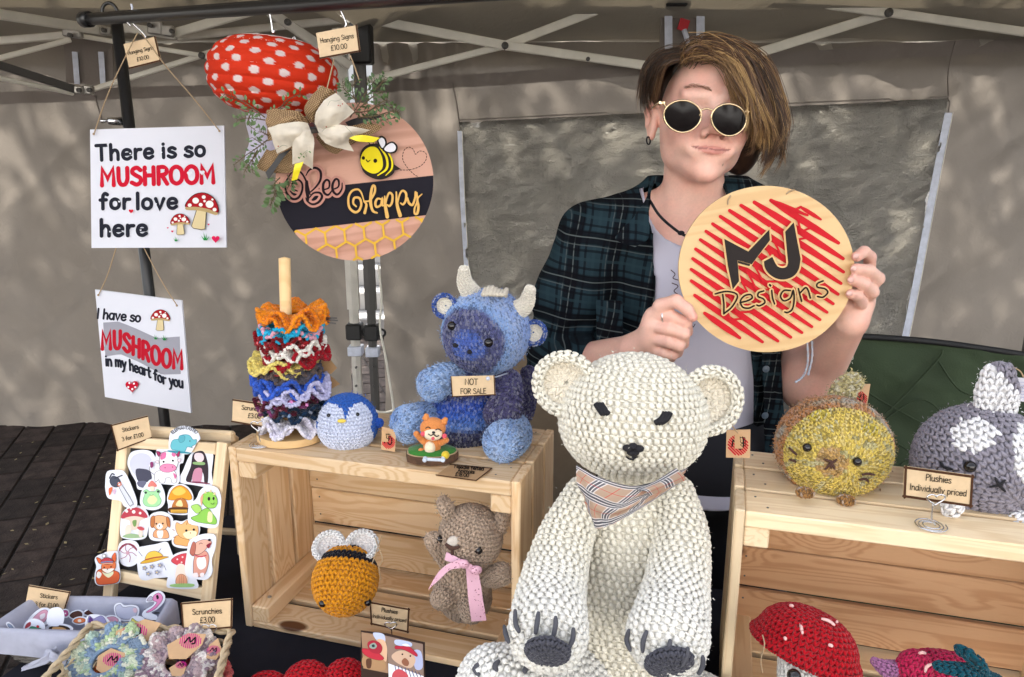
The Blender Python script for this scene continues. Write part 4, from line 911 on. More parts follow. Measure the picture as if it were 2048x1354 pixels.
def leg_(pts,rad,col,seed,name='leg',fz=700): return yarn(name,calf,[lambda mb: crochet(mb,*prof_tube(pts,rad),.0050,.0056,col,seed=seed,fuzz=fz,fl=.003)])
leg_([P(880,830,Yc+.0),P(845,838,Yc-.03),P(818,848,Yc-.055)],[M(28,b0),M(32,b0),M(37,b0)],LB(31),31)
leg_([P(1010,850,Yc+.0),P(1022,868,Yc-.05),P(1006,884,Yc-.10)],[M(36,b0),M(40,b0),M(40,b0)*.93],LB(33),33)
leg_([P(930,745,Yc-.0),P(890,755,Yc-.03),P(866,770,Yc-.04)],[M(20,b0),M(28,b0),M(33,b0)],LB(35),35,'arm')
leg_([P(1018,762,Yc-.02),P(1015,800,Yc-.045),P(1004,828,Yc-.055)],[M(24,b0),M(31,b0),M(35,b0)],VI(37),37,'arm')
yarn('tail',calf,[lambda mb: crochet(mb,*prof_tube([P(1035,845,Yc+.05),P(1052,828,Yc+.06),P(1062,760,Yc+.07),P(1056,745,Yc+.07)],[.010,.012,.014,.012]),.0044,.005,VI(39),seed=39)])
HO=solid('#e6dfd0')
yarn('horn',calf,[lambda mb: crochet(mb,*prof_tube([P(945,590,Yc-.0),P(930,566,Yc-.01),P(928,541,Yc-.02)],[M(20,hc2),M(15,hc2),M(10,hc2)]),.0046,.005,HO,seed=41)])
yarn('horn',calf,[lambda mb: crochet(mb,*prof_tube([P(1022,628,Yc-.01),P(1050,610,Yc-.02),P(1060,580,Yc-.03)],[M(22,hc2),M(16,hc2),M(10,hc2)]),.0046,.005,HO,seed=42)])
mix=lambda p,ri: tweed(np.broadcast_to(hexc('#35539a'),(len(p),3)).copy(),4,.9)
bowl_ear(P(889,612,Yc-.01),M(24,hc2),[-.2,-1,.1],calf,.0048,.005,mix,HO,dep=.5,seed=43); bowl_ear(P(1068,666,Yc-.01),M(25,hc2),[.15,-1,.1],calf,.0048,.005,mix,HO,dep=.5,seed=45)
mb=MB()
for k in range(7):
    x=968+k*7; p=[P(x,596,Yc-.01),P(x+3,578-4*math.sin(k),Yc-.04),P(x-2,590,Yc-.06)]; tube(mb,catmull(p,5),.0035,6,col=hexc('#cfc5b4'))
mb.build('fringe',MAT['yarn'],calf,smooth=True)
er=(cr,cr,cr*.98)
for x,y in ((905,652),(977,685)):
    p,n=on_ell(hc2,er,x,y,.001); eye_bead(calf,p,M(9.5,p),n)
for x,y in ((912,690),(940,703)):
    p,n=on_ell(hc2,er,x,y,.0012); mb=MB(); ell(mb,p,(M(6,p),.003,M(5,p))); mb.build('nostril',MAT['thread_black'],calf,smooth=True)
# ------------------------------------------------ penguin
Yp=1.07; pc=P(695,845,Yp); pR=M(60,pc); pg=thing('penguin_plush','round blue and white crocheted penguin on the left crate','plush toy',(pc[0],Yp,1.06))
A1,A2=P(672,834,Yp-pR),P(722,838,Yp-pR)
bz=unit([-.25,-1,.1])
def to_px(p):
    dp=p[:,1]*math.cos(PITCH)-(p[:,2]-1.49)*math.sin(PITCH); return 1024+F*p[:,0]/dp, 677-F*(p[:,1]*math.sin(PITCH)+(p[:,2]-1.49)*math.cos(PITCH))/dp
def colpen(p,ri):
    x,y=to_px(p); E=lambda cx,cy,rx,ry:((x-cx)/rx)**2+((y-cy)/ry)**2<1
    w=(E(662,838,27,32)|E(719,840,25,34)|E(688,872,58,36))&((p-pc)[:,1]<pR*.35)
    return np.where(w[:,None],np.array(hexc('#d2d8ec')),np.array(hexc('#2e62b8')))
yarn('body',pg,[lambda mb: crochet(mb,*prof_ell(pc,[0,.05,1],pR*.97,(pR,pR*.98),squash=lambda t:1+.04*(-t)),.0056,.0060,colpen,seed=51,fuzz=500,fl=.003)])
for x,y,sx in ((642,846,-1),(757,846,1)): yarn('wing',pg,[lambda mb: crochet(mb,*prof_ell(P(x,y,Yp-.008),[sx,0,.1],M(10,pc),(M(7,pc),M(9,pc))),.0045,.005,solid('#2457b8'),seed=52)])
for x,y in ((658,831),(715,829)): p,n=on_ell(pc,(pR,pR,pR*.97),x,y,.001); eye_bead(pg,p,M(3.8,p),n)
p,n=on_ell(pc,(pR,pR,pR*.97),684,842,.002); mb=MB(); ell(mb,p,(M(9,p),.004,M(4,p))); mb.build('beak',MAT['thread_yellow'],pg,smooth=True)
# ------------------------------------------------ bee (face turned down to the front)
Yq=.985; qc=P(691,1160,Yq); qr=M(64,qc); bee=thing('bee_plush','mustard crocheted bee with white wings inside the left crate','plush toy',(qc[0],Yq,.762))
ax_b=unit([.04,.72,.62])
def colbee(p,ri):
    t=(p-qc)@ax_b/qr; k=(t>.40)&(t<.66)|(t>.88); return np.where(k[:,None],np.array(hexc('#15131c')),np.array(hexc('#d08a1a')))
yarn('body',bee,[lambda mb: crochet(mb,*prof_ell(qc,ax_b,qr*1.07,(qr,qr)),.0072,.0078,colbee,seed=61,fuzz=200,fl=.002)])
for x,y,s in ((657,1092,-1),(724,1090,1)):
    bowl_ear(P(x,y,Yq+.02),M(32,qc),[s*.1,-.55,.75],bee,.0062,.0068,solid('#e4e2e0'),solid('#d5cfcc'),dep=.3,seed=63+s,name='wing',inner='wing_lining')
for x,y in ((647,1205),(734,1203)): p,n=on_ell(qc,(qr*1.02,)*3,x,y,.002); eye_bead(bee,p,M(7.5,p),n)
mb=MB(); tube(mb,catmull([P(750,1075,Yq+.02),P(757,1095,Yq),P(765,1118,Yq-.01),P(758,1135,Yq-.01),P(762,1160,Yq-.01)],6),.0008,5); tube(mb,catmull([P(764,1072,Yq+.02),P(752,1105,Yq),P(744,1128,Yq-.01)],6),.0008,5); mb.build('tag_string',MAT['twine'],bee)
# ------------------------------------------------ small brown bear
Yr=.965; rc=P(941,1074,Yr); rr_=M(66,rc); br=thing('bear_plush','small brown crocheted bear waving, with a pink ribbon, inside the left crate','plush toy',(rc[0],Yr,.762)); br.name='bear_plush.001'
TN=lambda s:(lambda p,ri: np.array(hexc('#b09a86'))*(1+.35*vnoise(p[:,0]*260+s,p[:,2]*260,12))[:,None])
def y_(name,C,R,s,par=br,h=.0060,w=.0066,col=None,fz=300): return yarn(name,par,[lambda mb: crochet(mb,C,R,h,w,col or TN(s),seed=s,fuzz=fz,fl=.004)])
def rotax(t): return unit(t)
y_('head',*prof_ell(rc,[.28,.1,1],rr_*.98,(rr_*1.04,rr_*.95)),71,fz=600)
y_('body',*prof_tube([P(930,1195,Yr),P(932,1160,Yr),P(940,1130,Yr)],[M(54,rc),M(50,rc),M(34,rc)],flat=.85),72)
y_('ear',*prof_ell(P(893,1017,Yr),[-.5,0,1],M(27,rc),(M(20,rc),M(14,rc))),73); y_('ear',*prof_ell(P(1000,1046,Yr),[.4,0,1],M(34,rc),(M(24,rc),M(15,rc))),74)
y_('arm',*prof_tube([P(893,1125,Yr),P(876,1095,Yr-.01),P(866,1080,Yr-.02)],[M(14,rc),M(17,rc),M(16,rc)]),75); y_('arm',*prof_tube([P(970,1155,Yr),P(990,1152,Yr-.02),P(1003,1148,Yr-.03)],[M(18,rc),M(21,rc),M(22,rc)]),76)
y_('leg',*prof_tube([P(892,1180,Yr-.01),P(884,1198,Yr-.03)],[M(24,rc),M(22,rc)]),77); y_('leg',*prof_tube([P(935,1195,Yr-.01),P(945,1222,Yr-.04)],[M(26,rc),M(24,rc)]),78)
rE=(rr_*1.04,rr_*.97,rr_*.98)
for x,y in ((879,1078),(957,1100)): p,n=on_ell(rc,rE,x,y,.001); eye_bead(br,p,M(8.5,p),n)
p,n=on_ell(rc,rE,908,1087,.0); mb=MB(); ell(mb,p+[0,.002,0],(M(15,p),.006,M(15,p)),col=hexc('#cfc4b8')); mb.build('muzzle',MAT['yarn'],br,smooth=True)
mb=MB(); 
for pts in ([(897,1086),(906,1095),(921,1091)],[(897,1087),(909,1093),(920,1092)],[(907,1093),(909,1105)]): tube(mb,catmull([on_ell(rc,rE,x,y,.0060)[0] for x,y in pts],5),.0022,6)
mb.build('nose',MAT['thread_brown'],br,smooth=True)
m=bpy.data.materials.new('pink_ribbon'); m.use_nodes=True; nt=m.node_tree; N=nt.nodes.new; L=nt.links.new; b=nt.nodes['Principled BSDF']; b.inputs['Roughness'].default_value=.45; tc=N('ShaderNodeTexCoord'); vo=N('ShaderNodeTexVoronoi'); vo.inputs['Scale'].default_value=320; L(tc.outputs['Object'],vo.inputs['Vector'])
n2=N('ShaderNodeTexNoise'); n2.inputs['Scale'].default_value=85; L(tc.outputs['Object'],n2.inputs['Vector']); g1=N('ShaderNodeMath'); g1.operation='LESS_THAN'; g1.inputs[1].default_value=.27; L(vo.outputs['Distance'],g1.inputs[0]); g2=N('ShaderNodeMath'); g2.operation='GREATER_THAN'; g2.inputs[1].default_value=.52; L(n2.outputs['Fac'],g2.inputs[0]); g3=N('ShaderNodeMath'); g3.operation='MULTIPLY'; L(g1.outputs[0],g3.inputs[0]); L(g2.outputs[0],g3.inputs[1])
mx=N('ShaderNodeMix'); mx.data_type='RGBA'; mx.inputs['A'].default_value=(.74,.42,.52,1); mx.inputs['B'].default_value=(.22,.03,.07,1); L(g3.outputs[0],mx.inputs['Factor']); L(mx.outputs['Result'],b.inputs['Base Color']); MAT['pink_ribbon']=m
def ribbon(name,parent,a,b_,mm,n=6,th=.0006): return cloth(name,parent,[a,b_],mm,th=th,n=n)
Yn=Yr-.055
rb=ribbon('ribbon',br,[P(893,1104,Yn+.015),P(925,1120,Yn),P(950,1134,Yn-.003),P(958,1150,Yn-.004),P(966,1200,Yn-.012),P(973,1241,Yn-.018)],[P(889,1120,Yn+.012),P(912,1128,Yn-.002),P(930,1136,Yn-.005),P(933,1155,Yn-.006),P(937,1200,Yn-.014),P(943,1243,Yn-.02)],'pink_ribbon')
ribbon('ribbon_tail',rb,[P(925,1118,Yn-.005),P(896,1128,Yn-.004),P(874,1148,Yn-.004),P(857,1178,Yn-.006)],[P(921,1136,Yn-.007),P(900,1140,Yn-.006),P(882,1156,Yn-.006),P(857,1179,Yn-.006)],'pink_ribbon')
mb=MB(); ell(mb,P(928,1128,Yn-.006),(M(10,rc),.005,M(9,rc))); ell(mb,P(952,1140,Yn-.006),(M(12,rc),.005,M(9,rc))); mb.build('ribbon_knot',MAT['pink_ribbon'],rb,smooth=True)
# ------------------------------------------------ yellow cat
Yk=.93; kc=P(1666,893,Yk); kr=M(110,kc); cat=thing('cat_plush','round mottled yellow and orange crocheted cat on the right crate','plush toy',(kc[0],Yk,1.06))
fd=unit([-.16,-1,.02])
cpt=on_ell(kc,(kr,kr*.95,kr*.93),1664,926)[0]
def colcat(p,ri):
    q=(p-kc); f=(q@fd)/kr; d=np.linalg.norm(p-cpt,axis=1)/kr
    cc=np.where((d<.28)[:,None],np.array(hexc('#b8945a')),np.array(hexc('#d4bb5e')))
    n=fbm(q[:,0]*38,q[:,2]*38+q[:,1]*20,14,3)
    cc=np.where((vnoise(q[:,0]*150,q[:,2]*150+q[:,1]*90,33)>.22)[:,None],np.array(hexc('#bdb27e')),cc)
    back=lerpcol([(-.9,'#b07a4c'),(-.2,'#b98252'),(.0,'#aa9678'),(.2,'#a8a39a'),(.5,'#c08048')],n+.2*np.sin(f*16))
    return tweed(np.where((f<.35)[:,None],back,cc),15,.22)
yarn('body',cat,[lambda mb: crochet(mb,*prof_ell(kc,fd,kr*.92,(kr,kr*.92)),.0052,.0056,colcat,seed=81,fuzz=3500,fl=.0028)])
kE=(kr,kr*.95,kr*.93)
for x,y in ((1640,832),(1740,860)): p,n=on_ell(kc,kE,x,y,-.002); yarn('ear',cat,[lambda mb: crochet(mb,*prof_ell(p,[.1,-.2,1],M(15,p),(M(18,p),M(9,p))),.005,.0054,lambda q,ri: tweed(np.broadcast_to(hexc('#c4b04c'),(len(q),3)).copy(),3,.5),seed=83)])
yarn('tail',cat,[lambda mb: crochet(mb,*prof_tube([P(1678,805,Yk+.03),P(1690,778,Yk+.03),P(1706,764,Yk+.03)],[M(26,kc),M(24,kc),M(20,kc)]),.0052,.0056,lambda q,ri: tweed(np.broadcast_to(hexc('#b5a878'),(len(q),3)).copy(),3,.5),seed=84,fuzz=500,fl=.004)])
for x,y in ((1610,985),(1692,1000)): yarn('foot',cat,[lambda mb: crochet(mb,*prof_ell(P(x,y,Yk-.07),[0,0,1],M(9,kc),(M(16,kc),M(14,kc))),.005,.0054,lambda q,ri: tweed(np.broadcast_to(hexc('#9a7040'),(len(q),3)).copy(),3,.5),seed=85)])
for x,y in ((1615,895),(1714,923)): p,n=on_ell(kc,kE,x,y,.001); eye_bead(cat,p,M(9,p),n)
for pts in ([(1648,917),(1662,924),(1670,938)],[(1674,918),(1661,927),(1650,938)],[(1663,920),(1662,936)],[(1580,895),(1588,903),(1596,910)],[(1581,918),(1590,921),(1594,924)],[(1722,948),(1734,946),(1747,948)],[(1717,958),(1728,956),(1736,962)]): bst(cat,kc,kE,pts,.0017,'thread_brown',.002)
# ------------------------------------------------ grey rabbit-like plush
Yg=.90; gc=P(1958,925,Yg); gr2=M(122,gc); rab=thing('rabbit_plush','chunky grey crocheted rabbit with white blotches and one white ear, on the right crate','plush toy',(gc[0],Yg,1.06))
fg=unit([.12,-1,-.05])
def colrab(p,ri):
    x,y=to_px(p); n=vnoise(p[:,0]*150,p[:,2]*150,5)*.6; E=lambda cx,cy,rx,ry:((x-cx)/rx)**2+((y-cy)/ry)**2+n<1
    w=(E(1948,868,48,36)|E(2050,900,24,60)|E(1996,800,24,14))&((p-gc)[:,1]<gr2*.2)
    return np.where(w[:,None],np.array(hexc('#e6e4e4')),np.array(hexc('#8b8690')))
yarn('body',rab,[lambda mb: crochet(mb,*prof_ell(gc,unit([.1,-.9,-.25]),gr2*.95,(gr2,gr2*.95)),.0088,.0092,colrab,seed=91,fuzz=1500,fl=.003,puff=1.08)])
def colear(p,ri): return np.where((np.linalg.norm(p-P(1988,772,Yg-.01),axis=1)<.030)[:,None],np.array(hexc('#e6e4e4')),np.array(hexc('#8b8690')))
yarn('ear',rab,[lambda mb: crochet(mb,*prof_tube([P(1992,815,Yg+.0),P(1994,780,Yg+.0),P(1996,752,Yg+.0)],[M(38,gc),M(40,gc),M(30,gc)],flat=.6),.0085,.009,lambda p,ri: np.where((p[:,0]+p[:,2]*.9<P(2010,762,Yg)[0]+P(2010,762,Yg)[2]*.9)[:,None],np.array(hexc('#e6e4e4')),np.array(hexc('#8b8690'))),seed=92,fuzz=300,fl=.003)])
for x,y in ((1905,1015),(2030,1040)): yarn('foot',rab,[lambda mb: crochet(mb,*prof_ell(P(x,y,Yg-.07),[.5,0,.5],M(20,gc),(M(16,gc),M(14,gc))),.0085,.009,solid('#e6e4e4'),seed=93)])
gE=(gr2,gr2*.97,gr2*.95); p,n=on_ell(gc,gE,1940,933,.001); eye_bead(rab,p,M(12,p),n)
for pts in ([(1885,924),(1892,934),(1908,938)],[(1988,953),(1996,968),(2008,980)],[(2008,958),(1995,968),(1978,971)]): bst(rab,gc,gE,pts,.0018,'thread_black',.004)
# ------------------------------------------------ toadstool with red cap
Yt=.80; tc_=P(1625,1290,Yt); tm=thing('toadstool_plush','crocheted toadstool with a bright red cap and white sprinkles inside the right crate','plush toy',(tc_[0],Yt,.762))
cT=P(1616,1276,Yt); TA=unit([.32,.20,1]); rT=M(104,cT)
hh=np.array([56,54,48,38,26,12,-2,-13,-20]); rr0=np.array([.3,22,48,68,82,92,97,103,108]); t_=catmull(np.stack([hh,rr0],-1),9)
Cc=np.array([cT+TA*M(a_,cT) for a_ in t_[:,0]]); Rc=np.array([M(b_,cT) for b_ in t_[:,1]])
Cc=np.vstack([Cc,[cT-TA*M(29,cT),cT-TA*M(28,cT)]]); Rc=np.concatenate([Rc,[Rc[-1]*.97,Rc[-1]*.80]])
yarn('cap',tm,[lambda mb: crochet(mb,Cc,np.stack([Rc,Rc*.95],-1),.0068,.0076,solid('#a80f1c'),seed=95,puff=1.05)])
yarn('stalk',tm,[lambda mb: crochet(mb,*prof_tube([P(1632,1322,Yt-.005),P(1636,1400,Yt-.005)],[M(70,cT),M(78,cT)]),.0075,.008,solid('#dcdad6'),seed=96)])
tE=(rT,rT*.96,M(58,cT))
for pts in ([(1580,1217),(1588,1219)],[(1601,1252),(1605,1272)],[(1641,1243),(1655,1247),(1667,1256)],[(1574,1283),(1571,1277)],[(1654,1292),(1663,1295)],[(1669,1248),(1673,1250)]): bst(tm,cT,tE,pts if len(pts)>2 else [pts[0],((pts[0][0]+pts[1][0])/2,(pts[0][1]+pts[1][1])/2),pts[1]],.0021,'thread_pink',.0045,'sprinkle')
p=P(1588,1352,Yt-.07); eye_bead(tm,p,.008,None)
mb=MB(); tube(mb,catmull([P(1525,1270,Yt-.02),P(1529,1290,Yt-.03),P(1522,1320,Yt-.03),P(1525,1345,Yt-.03)],6),.0008,5); mb.build('tag_string',MAT['twine'],tm)
# ------------------------------------------------ strawberry dragon
Ys=.79; sc_=P(1900,1350,Ys); sm=thing('dragon_plush','pink strawberry crocheted dragon with a teal leaf and lilac horn, low in the right crate','plush toy',(sc_[0],Ys,.762))
PK=solid('#b8234e')
yarn('body',sm,[lambda mb: crochet(mb,*prof_ell(P(1895,1362,Ys),[1,-.25,-.12],M(92,sc_),(M(60,sc_),M(55,sc_))),.0066,.007,PK,seed=101),
                lambda mb: crochet(mb,*prof_ell(P(1828,1338,Ys-.01),[.1,0,1],M(38,sc_),(M(32,sc_),M(30,sc_))),.0066,.007,PK,seed=102)])
yarn('horn',sm,[lambda mb: crochet(mb,*prof_tube([P(1792,1342,Ys),P(1770,1336,Ys-.01),P(1748,1322,Ys-.01)],[M(19,sc_),M(14,sc_),M(6,sc_)]),.006,.0064,solid('#a06a94'),seed=103)])
TL=solid('#0d4a58')
yarn('leaf_crown',sm,[lambda mb: crochet(mb,*prof_tube([P(1960,1345,Ys-.055),P(1948,1318,Ys-.065),P(1925,1303,Ys-.055)],[M(16,sc_),M(18,sc_),M(15,sc_)],flat=.5),.006,.0064,TL,seed=104),
 lambda mb: crochet(mb,*prof_tube([P(1880,1333,Ys-.06),P(1920,1340,Ys-.066),P(1960,1348,Ys-.06),P(2000,1362,Ys-.05)],[M(12,sc_),M(17,sc_),M(18,sc_),M(14,sc_)],flat=.5),.006,.0064,TL,seed=105)])
for pts in ([(1838,1311),(1845,1309),(1852,1311)],[(1850,1345),(1853,1335),(1862,1330)]): bst(sm,P(1850,1340,Ys),(.04,.04,.035),pts,.002,'thread_pink',.004,'sprinkle')
# ------------------------------------------------ red crocheted pieces at the front edge
Yd=.76; rd=thing('crochet_heart','pair of bright red crocheted scalloped hats lying on the black cloth at the front','crochet work',PZ(620,1375,.752)); rd['label']='bright red scalloped crochet piece lying on the black cloth at the front edge'
RDc=solid('#b3121f')
yarn('yarn_shell',rd,[lambda mb: crochet(mb,*prof_ell(PZ(614,1368,.77),[1,-.1,0],M(46,rd.location),(.030,.030)),.007,.0078,RDc,seed=111),
 lambda mb: crochet(mb,*prof_ell(PZ(690,1362,.77),[1,-.1,0],M(42,rd.location),(.030,.028)),.007,.0078,RDc,seed=112),
 lambda mb: crochet(mb,*prof_ell(PZ(536,1370,.765),[1,-.1,0],M(38,rd.location),(.018,.017)),.007,.0078,RDc,seed=113),
 lambda mb: crochet(mb,*prof_ell(PZ(744,1372,.765),[1,-.1,0],M(30,rd.location),(.022,.020)),.007,.0078,RDc,seed=114)])
# ================================================================== rail and hanging things
YR=1.58
def railY(x):
    A=P(172,39,1.56);B=P(720,2,1.20); lo,hi=0,1.3
    for _ in range(40):
        m_=(lo+hi)/2; q=A+(B-A)*m_; u=1024+F*q[0]/depth(q)
        if u<x: lo=m_
        else: hi=m_
    return float((A+(B-A)*lo)[1])
rk=thing('clothes_rail','black metal clothes rail with its upright post, carrying the hanging signs','rail',(P(300,700,YR)[0],YR,0))
px0=P(228,45,YR); px1=P(335,850,YR); xr0=(px0[0]+px1[0])/2
mb=MB(); tube(mb,[(xr0,YR,.02),(xr0,YR,px0[2]+.0)],.0115,12); mb.build('post',MAT['black_metal'],rk,smooth=True)
ra=P(172,39,YR-.02); rB=P(720,2,1.20); rb_=ra+(rB-ra)*3.1; mb=MB(); tube(mb,[ra,rb_],.0115,12); tube(mb,[ra-unit(rb_-ra)*.008,ra+unit(rb_-ra)*.012],.0150,12); mb.build('top_bar',MAT['black_metal'],rk,smooth=True)
c=P(226,28,YR-.02); mb=MB(); t=np.linspace(0,2*np.pi,21); tube(mb,np.stack([c[0]+.015*np.cos(t),t*0+c[1]-.012,c[2]+.018*np.sin(t)],-1),.0032,7); mb.build('ring',MAT['black_metal'],rk,smooth=True)
q=P(220,242,YR-.02); mb=MB(); tube(mb,[q+[.014,.02,0],q+[-.004,0,0]],[.009,.007],10); tube(mb,[q+[-.004,0,0],q+[-.016,-.006,0]],.003,8); mb.build('thumb_screw',MAT['chrome'],rk,smooth=True)
mb=MB(); tube(mb,[(xr0,YR-.12,.012),(xr0,YR+.22,.012)],.012,8); mb.build('foot',MAT['black_metal'],rk,smooth=True)
mb=MB(); e=rb_; tube(mb,[e,(e[0],e[1],.02)],.0115,12); mb.build('post',MAT['black_metal'],rk,smooth=True)
def wire(name,parent,pts,r,m,n=7,seg=6):
    mb=MB(); tube(mb,catmull(pts,n),r,seg); return mb.build(name,MAT[m],parent,smooth=True)
def hanger(label,pts,Y,tie=None):
    t=thing('hanger_hook',label,'hook',P(*pts[-1],Y),'wire hanger hooks on the rail'); wire('wire',t,[P(x,y,Y) for x,y in pts],.0016,'chrome')
    if tie: wire('cable_tie',t,[P(x,y,Y-.004) for x,y in tie],.0022,'zip_white')
    return t
hanger('bent wire hanger hook with a white tie above the large mushroom sign',[(262,52),(250,38),(254,24),(262,30),(266,46),(280,60),(291,72),(289,77)],railY(258),[(263,8),(264,20),(258,28),(262,38),(272,40)])
hanger('thin wire hook holding the red paper lantern',[(531,22),(534,6),(541,2),(540,24),(543,46),(546,66),(549,60)],railY(540))
hanger('wire hanger hook with a white tie above the round bee sign',[(662,2),(664,-8),(672,4),(683,24),(692,46),(690,54)],railY(670),[(671,-2),(673,8),(680,12),(682,4)])
def card(label,corners,lines,Y,parent_cat='sign',border='trb',group='small brown edged price cards',h=.0,name='price_card',border_w=3.2,Ys=None):
    """corners TL,TR,BR,BL px; lines: (text,x,y,size,w,angle)"""
    Ys=Ys or (Y,Y,Y); A=P(*corners[0],Ys[0]);B=P(*corners[1],Ys[1]);C=P(*corners[3],Ys[2]); pl=Plane(A,B,C)
    cx=np.mean([c[0] for c in corners]);cy=np.mean([c[1] for c in corners]); t=thing(name,label,'price card',pl(cx,cy),group)
    mb=MB(); slab(mb,pl,corners,.0012,hexc('#d8bc96')); mb.build('board',MAT['paint_card'],t)
    ar=Art(pl); TLc,TRc,BRc,BLc=[np.array(c,float) for c in corners]
    def edge(a,b):
        n=np.array([cx,cy])-(a+b)/2; n/=np.linalg.norm(n); ar.stroke([a+n*border_w*.5,b+n*border_w*.5],border_w,'#4a3020')
    if 't' in border: edge(TLc,TRc)
    if 'r' in border: edge(TRc,BRc)
    if 'b' in border: edge(BRc,BLc)
    if 'l' in border: edge(BLc,TLc)
    for tx,x,y,s,w,a in lines: ar.text(tx,x,y,s*.84,w*.66,'#120e0a',ang=a,sx=.90,sp=.25)
    ar.build('lettering',t); return t,pl
mat('paint_card',attr=True,rough=.6,noise=(120,.05))
G1='hanging sign price cards'
card('hanging signs price card on the left hook, above the large mushroom sign',[(247,88),(311,73),(323,122),(259,138)],[('Hanging Signs',282,104,8.5,1.6,13),('£10.00',287,120,9,1.6,13)],railY(262)-.006,group=G1,border='rb')
card('hanging signs price card above the round bee sign',[(632,66),(714,50),(721,103),(640,118)],[('Hanging Signs',675,81,11,1.8,9),('£10.00',679,99,12,1.8,8)],railY(672)-.006,group=G1,border='rb')
def twine(label,pts,Y,name='string'):
    mb=MB(); tube(mb,catmull([P(x,y,yy) for (x,y),yy in zip(pts,Y)],7),.0011,6); return mb
S1=railY(262)-.02
def board_sign(label,corners,Ys,draw,strings,name='hanging_sign'):
    A=P(*corners[0],Ys[0]);B=P(*corners[1],Ys[1]);C=P(*corners[3],Ys[2]); pl=Plane(A,B,C)
    cx=np.mean([c[0] for c in corners]);cy=np.mean([c[1] for c in corners]); t=thing(name,label,'sign',pl(cx,cy))
    mb=MB(); slab(mb,pl,corners,.0035,hexc('#dcdde6')); mb.build('board',MAT['print'],t)
    ar=Art(pl); draw(ar); ar.build('print',t)
    for s,ys in strings:
        mb=MB(); c=[P(x,y,yy) for (x,y),yy in zip(s,ys)]; tube(mb,catmull(c,7),.0011,6); ell(mb,c[0]+[0,-.001,0],.0022,nu=8,nv=6); mb.build('string',MAT['twine'],t,smooth=True)
    return t
DK='#20222e'; RE='#c8102e'
def mush(ar,x,y,s,rot=0):
    a=R_(rot); f=lambda u,v:(x+s*(u*math.cos(a)-v*math.sin(a)), y+s*(u*math.sin(a)+v*math.cos(a)))
    ar.poly([f(-.30,0),f(.30,0),f(.42,1.25),f(.2,1.34),f(-.3,1.34),f(-.46,1.22)],'#3a2a1a'); ar.poly([f(-.26,.02),f(.26,.02),f(.38,1.23),f(.2,1.30),f(-.3,1.30),f(-.42,1.20)],'#d9c79a')
    ar.poly([f(u,v) for u,v in ((-.98,.12),(-.6,.0),(0,-.06),(.6,.0),(.98,.12),(.9,.30),(.3,.22),(-.3,.22),(-.9,.30))],'#b8a070',True,3)
    cap=[(-1,.12),(-.9,-.3),(-.55,-.72),(0,-.9),(.55,-.72),(.9,-.3),(1,.12),(.5,.03),(0,0),(-.5,.03)]
    ar.poly([f(u*1.03,v*1.03) for u,v in cap],'#3a1414',True,3); ar.poly([f(u*.985,v*.985) for u,v in cap],'#a81420',True,3)
    for u,v,r in ((-.45,-.35,.2),(.42,-.28,.24),(0,-.65,.12),(-.1,-.16,.12),(-.75,-.02,.12),(.78,-.02,.12),(.1,-.42,.08),(.55,-.6,.07)):
        X,Y=f(u,v); ar.circ(X,Y,r*s,r*s*.92,'#f0efea',n=14)
def grass(ar,x,y,s,flip=1):
    for dx,h in ((-.5,.6),(-.2,1.0),(.15,.8),(.5,.55)): ar.poly([(x+s*dx*.2-s*.09,y),(x+s*dx*flip,y-s*h),(x+s*dx*.2+s*.12,y)],'#1f8a3d')
def sign1(ar):
    for tx,x,y,s,w,c,a in (('There is so',304,316,27,7.0,DK,2.5),('mUSHROOm',317,368,33,8.6,RE,1.5),('for',233,417,27,7.2,DK,1),('love',316,417,28,7.2,DK,1),('here',250,471,29,7.4,DK,1)):
        if tx=='mUSHROOm':
            tt='MUSHROOM'; ar.text(tt,x,y,s*1.02,w,c,ang=a,sx=.98,sp=.5)
        else: ar.text(tx,x,y,s*1.12,w,c,ang=a,sx=1.0,sp=1.1)
    for x,y,r in ((380,347,5.4),(405,345,5.4),(296,342,2.6),(328,340,2.6),(217,290,2),(262,307,2),(324,305,2),(370,303,2.4),(240,403,2.4),(313,408,2.4),(222,463,2),(247,462,2),(283,460,2)): ar.heart(x,y,r,'#e6e7ee')
    ar.heart(264,422,4.6,'#d41530')
    mush(ar,406,415,33,10); mush(ar,363,444,19,-3); grass(ar,414,480,17); grass(ar,356,482,11)
    ar.heart(435,477,8,'#d41550'); ar.heart(421,448,2.2,'#d41550'); ar.heart(349,462,2.6,'#d41550'); ar.heart(340,455,1.8,'#d41550')
s1=board_sign('large white hanging sign reading There is so mushroom for love here',[(180,259),(448,251),(453,495),(183,496)],(S1,S1-.02,S1),sign1,
  [([(188,268),(215,190),(250,115),(275,66)],(S1-.006,S1-.004,S1,S1+.01)),([(439,262),(390,200),(330,130),(283,66)],(S1-.026,S1-.015,S1,S1+.01))],name='mushroom_sign')
